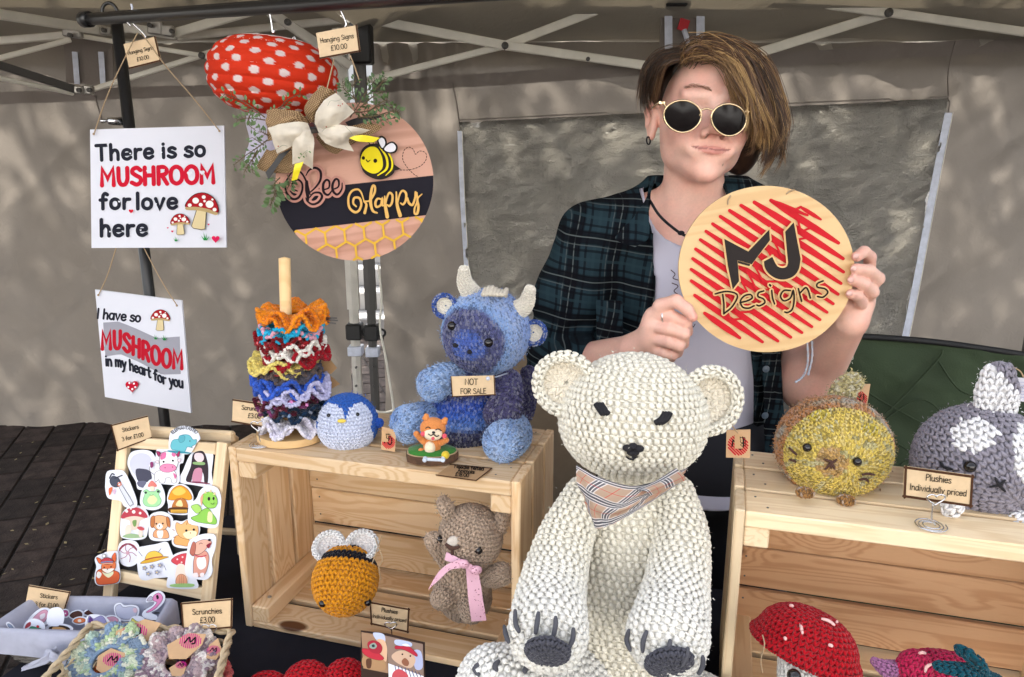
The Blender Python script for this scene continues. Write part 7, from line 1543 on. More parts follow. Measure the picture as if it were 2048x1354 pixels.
JV,JQ=jv.mesh(1); mb=MB(); mb.add(JV,JQ); jk=mb.build('overshirt',MAT['plaid'],per,smooth=True)
# collar point, pocket, placket and buttons
def cl(name,rows_,wr=.0015,th=.0025): return cloth(name,jk,[[P(*q) for q in r] for r in rows_],'plaid',th=th,wr=wr)
cl('collar',[[(1312,352,1.325),(1290,400,1.285),(1262,440,1.268),(1238,462,1.262)],[(1300,372,1.305),(1292,420,1.262),(1276,462,1.248),(1232,480,1.252)],[(1298,392,1.285),(1298,440,1.25),(1296,476,1.24),(1270,494,1.243),(1226,488,1.25)][:4]])
cl('collar',[[(1446,352,1.33),(1470,372,1.30),(1492,396,1.285)],[(1444,366,1.31),(1462,388,1.285),(1480,412,1.272)],[(1450,385,1.30),(1462,402,1.28),(1470,418,1.27)]])
cl('pocket',[[(1192,600,1.258),(1245,602,1.252)],[(1193,660,1.256),(1246,664,1.250)],[(1196,704,1.256),(1244,708,1.250)]],wr=.001)
cl('placket',[[(1524,690,1.245),(1560,690,1.25)],[(1528,800,1.245),(1566,800,1.25)],[(1530,920,1.25),(1572,925,1.255)]],wr=.003)
mat('button',(.10,.14,.18),.3)
for x,y in ((1532,738),(1530,831)): c=P(x,y,1.240); mb=MB(); tube(mb,[c,c-[0,.0018,0]],[.0062,.0056],14); mb.build('button',MAT['button'],jk); 
c=P(1352,460,1.262); mb=MB(); tube(mb,catmull([P(1299,400,1.285),P(1318,430,1.268),P(1345,455,1.258),P(1372,472,1.255),P(1410,480,1.255)],6),.0024,7); ell(mb,P(1362,466,1.255),(.006,.004,.004)); mb.build('cord_necklace',MAT['thread_black'],per,smooth=True)
mb=MB()
for pts in ([(1614,680,1.165),(1616,715,1.17),(1612,740,1.17),(1604,755,1.175),(1590,765,1.175)],[(1624,682,1.165),(1624,715,1.17),(1616,750,1.172)]):
    c=catmull([P(*q) for q in pts],8); k=np.arange(len(c)); tube(mb,c,.0018+.0006*np.sin(k*2.1),6)
mb.build('wristband',MAT['zip_white'],per,smooth=True)
mat('band_teal',(.06,.14,.17),.7,noise=(200,.5)); mb=MB(); tube(mb,catmull([P(1648,660,1.145),P(1656,675,1.15),P(1660,690,1.16),P(1654,700,1.16)],6),.003,7); mb.build('wristband',MAT['band_teal'],per,smooth=True)
# trousers and legs down to the ground
mat('denim_black',(.016,.016,.022),.85,bump=(600,.3,.0005))
lv=Vol((.02,1.15,-.01),(.66,1.56,1.08),.007); cxh=P(1405,1000,1.37)[0]
lv.ell((cxh,1.37,.93),(.172,.125,.13),k=.03)
for s in (-1,1): lv.chain([(cxh+s*.085,1.37,.88),(cxh+s*.095,1.36,.50),(cxh+s*.105,1.40,.07)],[.092,.066,.052],k=.03)
LV,LQ=lv.mesh(2); mb=MB(); mb.add(LV,LQ); mb.build('trousers',MAT['denim_black'],per,smooth=True)
for s in (-1,1):
    mb=MB(); ell(mb,(cxh+s*.11,1.36,.045),(.048,.13,.05)); mb.build('shoe',MAT['black_plastic'],per,smooth=True)
# ================================================================== folding chair
ch=thing('camping_chair','green padded folding chair with black edging behind the right crate','chair',(.95,1.75,0))
mat('chair_green',(.028,.047,.019),.85,bump=(300,.6,.0012),noise=(5,.25)); mat('chair_edge',(.008,.008,.009),.7)
yc=lambda x: 1.62-.05*(x-1660)/390
rows=[[P(x,y0+(y1-y0)*v,yc(x)-.10*v+.02*math.sin(v*2.2)) for x,y0,y1 in ((1652,700,1010),(1672,672,1015),(1760,676,1020),(1860,684,1030),(1960,697,1040),(2080,715,1050))] for v in np.linspace(0,1,8)]
bk=cloth('back',ch,rows,'chair_green',th=.012,wr=.022,seed=5,n=8)
def edge(pts,r,m='chair_edge',nm='edging',par=bk): mb=MB(); tube(mb,catmull(pts,8),r,8); return mb.build(nm,MAT[m],par,smooth=True)
edge([P(1650,790,yc(1650)-.04),P(1652,710,yc(1650)-.008),P(1660,684,yc(1660)-.004),P(1676,672,yc(1676)-.004),P(1760,675,yc(1760)-.004),P(1860,683,yc(1860)-.004),P(1960,696,yc(1960)-.004),P(2090,716,yc(2090)-.004)],.007)
for pts in ([(1722,870),(1800,800),(1875,720),(1885,700)],[(1740,858),(1820,905),(1800,930)],[(1740,860),(1850,800),(1940,910)],[(1875,720),(1920,780),(1990,800)],[(1700,760),(1760,800),(1850,850)]): edge([P(x,y,yc(x)-.012-.10*(y-690)/330) for x,y in pts],.0022,'chair_green','quilt_seam')
ar=Art(Plane(P(1693,705,yc(1693)-.020),n=[0,-1,.05])); w_='#c9cbbd'
ar.line([(1684,693),(1703,693),(1706,697),(1706,715),(1703,719),(1684,719),(1680,715),(1680,697)],1.6,w_,closed=True,n=3)
ar.stroke([(1687,701),(1687,714)],2.6,w_); ar.stroke([(1698,701),(1698,714)],2.6,w_); ar.stroke([(1687,709),(1698,706)],2.4,w_); ar.circ(1693,698,1.6,1.6,w_)
ar.text('H',1681,727,4,.9,w_); 
for k,x in enumerate((1686,1690,1694,1698,1703)): ar.stroke([(x,723.5),(x+1.4,727)],.9,w_)
ar.build('logo_print',bk)
for x0 in (.62,1.16): bar((x0,1.60,.02),(x0+.01,1.62,1.12),.022,.022,ch,'leg','dark_steel',up=(1,0,0)); bar((x0,1.25,.02),(x0,1.62,.72),.020,.020,ch,'leg','dark_steel',up=(1,0,0))
plank('seat',(.9,1.42,.44),(.54,.42,.03),np.eye(3),MAT['chair_green'],ch,.008)
# cardboard box and dark pole behind the left crate
mat('cardboard',(.42,.31,.20),.85,noise=(30,.08))
bx=thing('cardboard_box','plain cardboard box standing behind the blue calf and the crate','box',(.16,1.72,0))
c=P(1100,830,1.62); plank('side_panel',(c[0],1.62,.78),(.22,.004,.40),np.eye(3),MAT['cardboard'],bx,.001); plank('side_panel',(c[0],1.86,.78),(.22,.004,.40),np.eye(3),MAT['cardboard'],bx,.001)
for s in (-1,1): plank('side_panel',(c[0]+s*.108,1.74,.78),(.004,.236,.40),np.eye(3),MAT['cardboard'],bx,.001)
plank('lid',(c[0],1.74,.983),(.224,.244,.004),np.eye(3),MAT['cardboard'],bx,.001)
st_=thing('stool','low black steel stool under the cardboard box','stool',(c[0],1.74,0)); plank('seat',(c[0],1.74,.56),(.30,.30,.03),np.eye(3),MAT['black_plastic'],st_,.006)
for sx in (-1,1):
    for sy in (-1,1): bar((c[0]+sx*.12,1.74+sy*.12,0),(c[0]+sx*.12,1.74+sy*.12,.545),.02,.02,st_,'leg','black_metal',up=(1,0,0))
# ================================================================== card stands
def stand(label,x,y,z,Ystem,hx_,hy_,hw,hh,coils=3,r0=22):
    """spiral wire foot at px (x,y) on plane z, stem to a heart clip at px"""
    b=PZ(x,y,z+.001); t=thing('card_stand',label,'card holder',b,'wire card stands'); r=M(r0,b); a=np.linspace(0,coils*2*np.pi,coils*22); rr=r*(.35+.65*a/a[-1]); 
    c=np.stack([b[0]+rr*np.cos(a),b[1]+rr*np.sin(a),b[2]+.0012+.0022*a/a[-1]*0+.0004*np.sin(a*.5)],-1); mb=MB(); tube(mb,c,.0008,6); mb.build('spiral_foot',MAT['chrome'],t,smooth=True)
    h=P(hx_,hy_,b[1]); mb=MB(); tube(mb,catmull([(b[0]+r*.35,b[1],b[2]+.001),(b[0]+r*.1,b[1],b[2]+.006),(b[0],b[1],b[2]+.016),(h[0],b[1],h[2])],6),.0010,6); mb.build('stem',MAT['chrome'],t,smooth=True)
    s=MB(); tt=np.linspace(0.0,2*np.pi,41); hX=np.sin(tt)**3; hZ=(13*np.cos(tt)-5*np.cos(2*tt)-2*np.cos(3*tt)-np.cos(4*tt))/17; W=M(hw,h)/2; Hh=M(hh,h)/2
    tube(s,np.stack([h[0]+W*hX,np.full(41,b[1]-.004),h[2]+Hh*1.0+Hh*hZ],-1),.0010,6); s.build('heart_clip',MAT['chrome'],t,smooth=True); return b[1]
Y1=stand('wire card stand on the left crate holding the Scrunchies card',520,890,1.06,1,519,862,28,26)
card('Scrunchies price card clipped in the stand at the front left of the left crate',[(466,798),(548,810),(547,858),(464,844)],[('Scrunchies',508,821,10.5,1.8,-6),('£3.00',509,836,11,1.9,-4)],Y1+.003,group='cards in the stands',border='trb',Ys=(Y1+.006,Y1+.001,Y1+.006))
Y2=stand('wire card stand on the right crate in front of the rabbit',1860,1052,1.06,1,1866,1008,36,28,r0=31)
card('Plushies Individually priced card in front of the grey rabbit on the right crate',[(1809,932),(1947,951),(1943,1014),(1806,994)],[('Plushies',1876,963,15,2.4,-7),('Individually priced',1875,985,14.5,2.2,-7)],Y2+.003,group='cards in the stands',border='trbl',border_w=5,Ys=(Y2+.006,Y2+.001,Y2+.006))
Y3=stand('wire card stand at the front edge of the left crate behind the dog photos',786,1300,.765,1,783,1256,24,20,r0=20)
card('Plushies Individually priced card beside the crocheted bee',[(739,1203),(819,1217),(817,1265),(742,1248)],[('Plushies',779,1225,9.5,1.8,-8),('Individually priced',779,1239,8.6,1.5,-8)],Y3+.003,group='cards in the stands',border='trbl',Ys=(Y3+.006,Y3+.001,Y3+.006))
card('NOT FOR SALE card hung round the neck of the blue calf',[(901,753),(989,751),(991,790),(904,794)],[('NOT',943,769,14,2.2,0),('FOR SALE',947,787,12.5,2.0,1)],1.02,group=None,border='brl',border_w=2.0,Ys=(1.02,1.01,1.02))
mb=MB(); tube(mb,catmull([P(976,757,1.010),P(995,753,1.03),P(1010,748,1.06),P(1024,744,1.09)],6),.0011,6); ell(mb,P(976,757,1.009),.003,nu=8,nv=6); o=mb.build('card_string',MAT['zip_white']); tag(o,'white thread holding the NOT FOR SALE card on the calf','thread')
# tags
def ptag(label,corners,Y,disc,txt=None,tx=None,group='kraft paper swing tags'):
    pl=Plane(P(*corners[0],Y),n=[-.1,-1,.15]); cx=np.mean([c[0] for c in corners]); cy=np.mean([c[1] for c in corners]); t=thing('swing_tag',label,'tag',pl(cx,cy),group)
    mb=MB(); slab(mb,pl,corners,.0006,hexc('#c09a72')); mb.build('paper',MAT['paint_card'],t); ar=Art(pl); x,y,r=disc
    for k in range(-4,5):
        u=k*r/4.6; w=math.sqrt(max(0,r*r-u*u)); ar.stroke([(x+u*.7-w*.7,y-u*.7-w*.7),(x+u*.7+w*.7,y-u*.7+w*.7)],r*.16,'#b8202c',up=False)
    ar.up(); ar.stroke([(x-r*.6,y+r*.1),(x-r*.5,y-r*.5),(x-r*.1,y-r*.1),(x+r*.15,y-r*.55)],r*.16,'#1a1614'); ar.line([(x+r*.5,y-r*.6),(x+r*.5,y+r*.1),(x+r*.2,y+r*.4),(x-r*.1,y+r*.1)],r*.17,'#1a1614')
    if txt:
        a,b,s=tx; ar.poly([(a-s*.8,b-s*2.0),(a+s*.8,b-s*2.0),(a+s*.8,b+s*.9),(a-s*.8,b+s*.9)],'#c09a72'); ar.text(txt,a+s*.35,b-s*.5,s,1.3,'#1d1712',ang=-85)
    ar.build('print',t); return t
ptag('£50 swing tag hanging from the ear of the big white bear',[(1453,860),(1501,859),(1500,916),(1452,915)],.94,(1476,890,20),'£50',(1477,888,10))
ptag('£5 swing tag standing beside the blue penguin',[(764,853),(792,861),(790,904),(762,899)],1.03,(777,884,13),'£5',(770,876,8))
ptag('swing tag behind the tail of the yellow cat',[(1704,768),(1741,768),(1733,818),(1700,812)],.975,(1720,797,14))
t=thing('swing_tag','pale printed tag tied to the rabbit ear at the right edge','tag',P(2042,790,.90),'kraft paper swing tags'); pl=Plane(P(2042,790,.90),n=[-.1,-1,.1]); mb=MB(); slab(mb,pl,[(2034,755),(2062,757),(2062,805),(2034,802)],.0006,hexc('#c7c4cc')); mb.build('paper',MAT['print'],t); ar=Art(pl)
for k in range(6): ar.stroke([(2038,764+k*6),(2058,765+k*6)],.8,'#8f92b8')
ar.build('print',t); mb=MB(); tube(mb,catmull([P(2028,735,.89),P(2040,742,.895),P(2048,755,.897)],5),.0009,5); mb.build('string',MAT['twine'],t)
for pts,Y in (([(1449,835),(1460,848),(1476,866)],.93),([(1466,832),(1478,850),(1482,864)],.93)):
    pass
mb=MB(); tube(mb,catmull([P(1456,828,.925),P(1462,848,.93),P(1476,866,.938)],5),.0009,5); o=mb.build('tag_thread',MAT['twine']); tag(o,'thread tying the £50 tag to the white bear','thread')
# ================================================================== needle felted dog on a wood slice
yb_=PZ(862,925,1.06)[1]; sc=PZ(862,925,1.062); fg_=thing('felted_dog','tiny needle felted orange dog dancing on a grassy wood slice','figurine',sc)
mat('felt',attr=True,rough=.95,spec=.1,noise=(500,.12),bump=(700,.6,.0012),sheen=.3); mat('log_bark',(.085,.042,.022),.9,bump=(160,.8,.003),noise=(90,.4)); mat('log_wood',(.55,.38,.22),.7,noise=(60,.1))
r=M(52,sc); mb=MB(); t=np.linspace(0,2*np.pi,49)[:-1]; g=np.random.default_rng(6); wob=1+.02*np.sin(t*5+1)+.012*np.sin(t*11)
ringf=lambda rr,z: np.stack([sc[0]+rr*wob*np.cos(t),sc[1]+rr*.62*wob*np.sin(t)+.012,np.full(48,z)],-1)
rows=np.array([ringf(r,1.062),ringf(r*1.015,1.068),ringf(r,1.074)]); grid(mb,rows,closed_u=True); mb.build('bark',MAT['log_bark'],fg_)
mb=MB(); prism(mb,ringf(r*.985,1.0745),ringf(r*.985,1.063)); mb.build('slice',MAT['log_wood'],fg_)
mb=MB(); rows=np.array([ringf(r*.93,1.0748),ringf(r*.90,1.0785),ringf(r*.6,1.0800),ringf(r*.02,1.0803)]); grid(mb,rows,col=hexc('#3c7a34'),closed_u=True); mb.build('grass_felt',MAT['felt'],fg_,smooth=True)
fp=lambda x,y,d=0: P(x,y,sc[1]+.008-d)
OR='#d98a4e'; CRM='#f0dcc0'
mb=MB(); u=M(1,fp(862,870))
for c,rr_,col in ((fp(866,856,.0),(26*u,20*u,22*u),OR),(fp(866,868,.010),(19*u,13*u,13*u),CRM),(fp(864,893),(18*u,14*u,20*u),OR),(fp(860,896,.008),(11*u,8*u,14*u),CRM)): ell(mb,c,rr_,nu=20,nv=14,col=hexc(col))
for a,b,rad in (((852,838),(853,828),(8,4)),((887,845),(893,836),(8,4))): tube(mb,catmull([fp(*a),fp((a[0]+b[0])/2,(a[1]+b[1])/2),fp(*b)],4),np.linspace(rad[0]*u,rad[1]*u,9),10,col=hexc(OR))
for a,b in (((850,884),(833,868)),((878,886),(892,880)),((856,908),(842,902)),((868,905),(872,924))): tube(mb,catmull([fp(*a),fp((a[0]+b[0])/2,(a[1]+b[1])/2+1),fp(*b,.004)],5),np.linspace(7.5*u,6*u,11),10,col=hexc(OR)); ell(mb,fp(*b,.004),6.4*u,nu=10,nv=8,col=hexc(OR))
mb.build('body',MAT['felt'],fg_,smooth=True)
mb=MB(); hF=lambda x,y: fp(x,y,.0205)
for pts in ([(851,857),(856,854),(861,857)],[(871,860),(877,858),(883,862)],[(856,868),(862,871),(867,869),(873,873),(878,871)]): tube(mb,catmull([hF(*q) for q in pts],5),.0008,5)
ell(mb,hF(867,865),(3.4*u,.002,2.6*u)); mb.build('face_stitch',MAT['thread_black'],fg_,smooth=True)
mb=MB()
for x,y in ((846,868),(889,872)): ell(mb,fp(x,y,.013),(5*u,.003,5*u),col=hexc('#e05a6a'))
ell(mb,fp(866,877,.019),(3.4*u,.002,3.8*u),col=hexc('#d85a68')); mb.build('cheeks',MAT['felt'],fg_,smooth=True)
bn=PZ(868,920,1.081); mb=MB(); tube(mb,[bn+[-.012,0,.001],bn+[.012,-.002,.001]],.0024,8,col=hexc('#cfd8e4'))
for s in (-1,1):
    for q in (-1,1): ell(mb,bn+[s*.0125,q*.0028,.001],.0032,nu=10,nv=8,col=hexc('#cfd8e4'))
mb.build('bone',MAT['felt'],fg_,smooth=True)
mb=MB(); ell(mb,PZ(891,910,1.0855),M(8,sc),nu=14,nv=10,col=hexc('#d8bc3c')); mb.build('ball',MAT['felt'],fg_,smooth=True)
# card lying under the slice
zc=1.0612; cn=[(900,929),(984,937),(952,962),(872,951)]; plc=Plane([0,0,zc],n=[0,0,1]); t=thing('price_card','Needle felted Animals price card lying flat under the wood slice','price card',plc(930,945),None)
mb=MB(); slab(mb,plc,cn,.001,hexc('#b8936a')); mb.build('board',MAT['paint_card'],t); ar=Art(plc)
for a,b in ((0,1),(1,2),(2,3)): ar.stroke([cn[a],cn[b]],2.2,'#4a3020')
ar.text('Needle felted',938,939.5,7,1.4,'#1d1712',ang=-5,sx=1.15); ar.text('Animals',932,947,7,1.4,'#1d1712',ang=-6,sx=1.15); ar.text('£18.00',924,954.5,7,1.4,'#1d1712',ang=-6,sx=1.15); ar.build('lettering',t)
# ================================================================== scrunchie stand
zb=1.06; bc0=PZ(583,868,zb); ss=thing('dowel_stand','round wooden stand with a tall dowel for the scrunchies on the left crate','stand',bc0); rb0=M(66,bc0)
bc0=PZ(583,866,zb+.008); mb=MB(); t=np.linspace(0,2*np.pi,49)[:-1]; top=np.stack([bc0[0]+rb0*np.cos(t),bc0[1]+rb0*np.sin(t)*.9,np.full(48,zb+.0125)],-1); bot=top.copy(); bot[:,2]=zb+.001; prism(mb,top,bot); mb.build('base',MAT['ply'],ss)
tp=P(569,517,bc0[1]); mb=MB(); tube(mb,[(bc0[0]-.004,bc0[1],zb+.01),(tp[0],bc0[1],tp[2])],.0085,16); mb.build('dowel',MAT['ply'],ss,smooth=True)
def ruffle(label,pxc,pyc,Yc_,r,cols,waves,seed,amp=.010,wid=.017,thick=.0036,tiltx=0,mat_='yarn',group='crocheted scrunchies on the dowel',flat=False,axis=None,gl=0,rot=0):
    """a scrunchie: a ruffled double band round a ring, made of yarn stitches"""
    g=np.random.default_rng(seed); c0=P(pxc,pyc,Yc_); n=150; L_=7; t=np.linspace(0,2*np.pi,n,endpoint=False); nv=unit([tiltx,0,1]) if axis is None else unit(axis); e1,e2=frame_from(nv)
    th=thing('scrunchie',label,'scrunchie',c0,group); mb=MB(); cs=[];A=[];B=[];Nn=[];C=[]
    ph=g.random()*6; ph2=g.random()*6; grid_=[]
    for fr in range(2):
     ph+=2.1*fr; ph2+=1.3*fr
     for s in range(L_+1):
        w=s/L_; k=(w-.0); rr_=r*.42+(r*.58)*w; wob=amp*.85*(w**.8)*(np.tanh(1.7*np.sin(t*(waves+2)+ph+.6*np.sin(t*2+ph2)))+.20*np.sin(t*(waves*1.7)+ph2)); rad=rr_*(1+.05*np.sin(t*waves*.5+ph2)*w)
        grid_.append(c0+rad[:,None]*(np.cos(t+rot)[:,None]*e1+np.sin(t+rot)[:,None]*e2)+(wob-wid*.10*(w**2)+(fr-.5)*-.008*w)[:,None]*nv)
    G=np.array(grid_); NR=len(G); du=np.roll(G,-1,1)-np.roll(G,1,1); dv=np.concatenate([np.gradient(G[:L_+1],axis=0),np.gradient(G[L_+1:],axis=0)]); N_=np.cross(du,dv); N_/=np.linalg.norm(N_,axis=2,keepdims=True)+1e-9; du/=np.linalg.norm(du,axis=2,keepdims=True); dv2=dv/np.linalg.norm(dv,axis=2,keepdims=True)
    for fr in range(2): grid(mb,np.concatenate([G[fr*(L_+1):(fr+1)*(L_+1)]],0),col=hexc(cols[len(cols)//2]),closed_u=True)
    # resample stitches evenly
    P_=[]; 
    for s in range(NR):
        per_=np.linalg.norm(np.roll(G[s],-1,0)-G[s],axis=1); cum=np.concatenate([[0],np.cumsum(per_)]); m=int(cum[-1]/.0040); x=(np.arange(m)+g.random())*cum[-1]/m; f=np.interp(x,cum,np.arange(n+1)); i=f.astype(int)%n; 
        cc=G[s][i]+(G[s][(i+1)%n]-G[s][i])*(f-f.astype(int))[:,None]; a=unit_rows(dv2[s][i]+g.choice([-1,1],(m,1))*.6*du[s][i]); b=unit_rows(np.cross(N_[s][i],a)); cs.append(cc+N_[s][i]*g.normal(0,.0006,(m,1)));A.append(a);B.append(b);Nn.append(N_[s][i])
        ci=np.array([hexc(x_) for x_ in cols]); pick=ci[(np.floor((t[i]+.2*s)*len(cols)/6.2832*2+g.random(m)*.8).astype(int))%len(cols)]*(1+g.normal(0,.10,(m,1))); 
        if gl: pick=np.where(g.random((m,1))<gl,np.minimum(1,pick*4+.15),pick)
        C.append(np.clip(pick,0,1))
    cs=np.concatenate(cs);A=np.concatenate(A);B=np.concatenate(B);Nn=np.concatenate(Nn);C=np.concatenate(C)
    puffs(mb,cs,A,B,Nn,.0040,.0031,thick*.95,C); o=mb.build('band',MAT['yarn'],th,smooth=True)
    mb=MB(); tt=np.linspace(0,2*np.pi,41); tube(mb,c0+r*.40*(np.cos(tt)[:,None]*e1+np.sin(tt)[:,None]*e2),.0034,8,col=hexc(cols[0])); mb.build('elastic',MAT['yarn'],th,smooth=True); return th
def unit_rows(a): return a/(np.linalg.norm(a,axis=1,keepdims=True)+1e-9)
Yz=bc0[1]; q0=lambda px: M(px,bc0)
for lab,x,y,rp,cols,wv,sd,am,gl_,tl_ in (('white and lilac ruffled scrunchie at the bottom of the dowel',588,836,62,['#cfcbdc','#d8d4dc'],5,1,.018,0,.0),
  ('navy sparkly scrunchie, second from the bottom of the dowel',592,806,62,['#0c1a2c','#122840'],7,2,.010,.10,.05),
  ('purple and maroon sparkly scrunchie above the navy one',578,796,60,['#6a3058','#4a1424'],7,3,.010,.05,-.08),
  ('pale lilac scrunchie below the blue one',592,776,64,['#b9b6d6'],5,4,.013,0,-.12),
  ('bright blue fluffy scrunchie in the middle of the dowel',576,760,64,['#2c4fa8','#345cc0'],6,5,.015,0,.02),
  ('grey brown scrunchie under the pale yellow one',580,738,56,['#5a4c48','#4a4650'],6,6,.009,0,.0),
  ('pale yellow scrunchie left of the red one',568,722,60,['#d8c46c'],4,7,.011,0,.05),
  ('bright red scrunchie sticking out at the right of the dowel',592,710,58,['#a01222','#8c0f1c'],4,8,.012,0,-.16),
  ('off white scrunchie above the red one',586,692,58,['#dcd6cc'],5,9,.012,0,-.06),
  ('dark red sparkly scrunchie near the top of the dowel',578,676,58,['#6e0f16','#8a141c'],8,10,.010,.06,.0),
  ('cyan and pink scrunchie under the orange one',584,654,58,['#1f9fc6','#2aa4c8','#1c98c0','#d098a8'],5,11,.011,0,-.05),
  ('orange scrunchie at the top of the dowel',586,628,60,['#dc7a18','#e0861c'],5,12,.015,0,.0)):
    ruffle(lab,x,y,Yz,q0(rp)*1.02,cols,wv,sd,amp=am*.85,gl=gl_,tiltx=tl_)
# paper labels of the scrunchies poking out at the right
for lab,pts in (('kraft scrunchie label poking out beside the lilac scrunchie',[(640,722),(658,716),(674,736),(662,748),(644,744)]),('lower kraft scrunchie label poking out beside the navy scrunchie',[(640,760),(662,752),(680,768),(662,778),(644,778)])):
    pl=Plane(P(655,740,Yz+.03),n=[-.3,-1,.2]); mb=MB(); slab(mb,pl,pts,.0005,hexc('#b08a60')); o=mb.build('paper_label',MAT['paint_card'],loc=pl(655,740)); tag(o,lab,'label','scrunchie labels')
mb=MB()
for a,b in (((640,636),(676,641)),((640,640),(672,647)),((642,634),(674,636))): tube(mb,catmull([P(*a,Yz+.01),P((a[0]+b[0])/2,(a[1]+b[1])/2+1,Yz),P(*b,Yz)],4),.0011,6)
o=mb.build('hair_grip',MAT['dark_steel']); tag(o,'dark metal hair grips sticking out beside the orange scrunchie','hair grips')
# ================================================================== sticker easel
EA=P(236,866,1.175); EB=P(462,880,1.115); EC=P(207,1200,1.105); pe=Plane(EA,EB,EC)
ez=thing('easel','small pine framed chalkboard easel covered with stickers, left of the left crate','easel',PZ(315,1215,.752))
def pl_bar(name,x0,y0,x1,y1,wpx,th,h,m='pine_pale',parent=ez):
    a=pe(x0,y0,h);b=pe(x1,y1,h); t=unit(b-a); s=unit(np.cross(pe.n,t)); return plank(name,(a+b)/2,(np.linalg.norm(b-a),M(wpx,(a+b)/2),th),(t,s,np.cross(t,s)),MAT[m],parent,.0012)
pl_bar('frame_bar',250,878,218,1216,25,.012,.0); pl_bar('frame_bar',448,884,414,1216,25,.012,.0)
pl_bar('frame_bar',262,884,436,897,22,.012,.001); pl_bar('frame_bar',240,1150,409,1185,23,.012,.001)
mat('chalkboard',(.022,.022,.024),.8,noise=(20,.25))
a=[(258,893),(438,905),(412,1178),(234,1146)]; mb=MB(); slab(mb,pe,a,.003,h=-.003); mb.build('chalkboard',MAT['chalkboard'],ez)
for x0,y0,x1,y1 in ((270,862,300,1190),(466,872,462,1200)):
    A_=P(x0,y0,1.19); B_=np.array([P(x1,y1,1.19)[0],1.262,.753]); bar(A_,B_,.017,.012,ez,'back_leg','pine_pale',up=(1,0,0))
bar(P(268,862,1.19),P(470,874,1.15),.02,.012,ez,'back_rail','pine_pale'); bar(P(440,1062,1.235),P(500,1066,1.215),.012,.010,ez,'back_rail','pine_pale')
card('Stickers 3 for £1.00 price card on the top left corner of the easel',[(222,850),(295,831),(304,876),(235,902)],[('Stickers',262,860,9.5,1.7,13),('3 for £1.00',267,877,9.5,1.7,13)],1.15,group='sticker price cards',border='tlb',border_w=2.5)
# stickers: white die-cut paper with a flat print
def s1(a,b): return (180+a/3.384,820+b/3.385)
def sticker(label,outline,draw,lift=.006,pl=None,group='die-cut stickers on the easel',conv=s1,curl=True,edge_col='#e2e4ee'):
    pl=pl or pe; o=catmull([conv(*q) for q in outline],5,True); c=np.mean(o,axis=0); t=thing('sticker',label,'sticker',pl(c[0],c[1],lift),group)
    class Lift:                      # each sticker leans a little, as stuck-on paper does
        n=pl.n; p=pl.p
        def __init__(s): s.r=random.uniform(-.03,.03); s.q=random.uniform(-.03,.03)
        def __call__(s,x,y,h=0): return pl(x,y,lift+h+(M(1,pl.p))*((x-c[0])*s.r+(y-c[1])*s.q))
    lp=Lift(); mb=MB(); slab(mb,lp,o,.0006,hexc(edge_col)); mb.build('paper',MAT['sticker_white2'],t); ar=Art(lp); ar.cv=conv; draw(ar,lambda pts:[conv(*q) for q in pts]); 
    if ar.mb.n: ar.build('print',t)
    return t
mat('sticker_white2',attr=True,rough=.35)
def fill(ar,f,pts,c,sm=True,ol=None,w=1.0):
    p=catmull(f(pts),4,True) if sm else np.array(f(pts)); ar.poly(p,c)
    if ol: ar.stroke(np.vstack([p,p[0]]),w,ol)
def dot(ar,f,x,y,r,c,ry=None): X,Y=f([(x,y)])[0]; ar.circ(X,Y,r/3.384,(ry or r)/3.384,c,n=14)
def ln(ar,f,pts,w,c): ar.line(f(pts),w,c,n=4)
OL='#2a2226'
def d_eleph(ar,f):
    fill(ar,f,[(575,235),(590,200),(630,190),(650,165),(700,165),(728,195),(752,195),(748,225),(722,240),(722,250),(690,245),(672,278),(640,275),(610,268),(585,262)],'#6ab7c2',ol='#2f6a76',w=.7)
    fill(ar,f,[(630,190),(640,168),(672,172),(668,205),(640,215)],'#5aa6b4',ol='#2f6a76',w=.6); dot(ar,f,708,205,4,OL); fill(ar,f,[(565,268),(700,280),(700,290),(575,282)],'#3f8fa0')
    def cv(u,v): t=u/30.0; x=(671-570)/1; cx,cy=s1(672,240); r=(114/3.384)+v*1.0; a=t*1.0; return cx+r*np.sin(a*.88),cy-r*np.cos(a*.88)
    ar.text('ELEPHANTASTIC!',0,0,6.2,1.1,'#2a2a30',curve=cv,sx=.86,sp=.6)
sticker('blue elephant sticker reading ELEPHANTASTIC on the top bar of the easel',[(560,225),(572,150),(620,112),(680,104),(745,130),(776,185),(755,215),(735,250),(700,292),(630,290),(570,278)],d_eleph,.010)
def d_ghost(ar,f):
    fill(ar,f,[(290,380),(300,320),(350,290),(410,300),(440,350),(425,420),(390,450),(330,440)],'#c9cad8'); fill(ar,f,[(330,400),(385,395),(425,410),(440,450),(420,480),(350,480)],'#4a4a5a'); fill(ar,f,[(345,480),(400,478),(390,520),(350,510)],'#6a6a80')
sticker('pale lilac cloud and grey scarf sticker, top left on the chalkboard',[(272,360),(290,290),(350,268),(420,275),(455,310),(470,350),(460,440),(430,480),(390,530),(345,530),(330,480),(300,430)],d_ghost,.006)
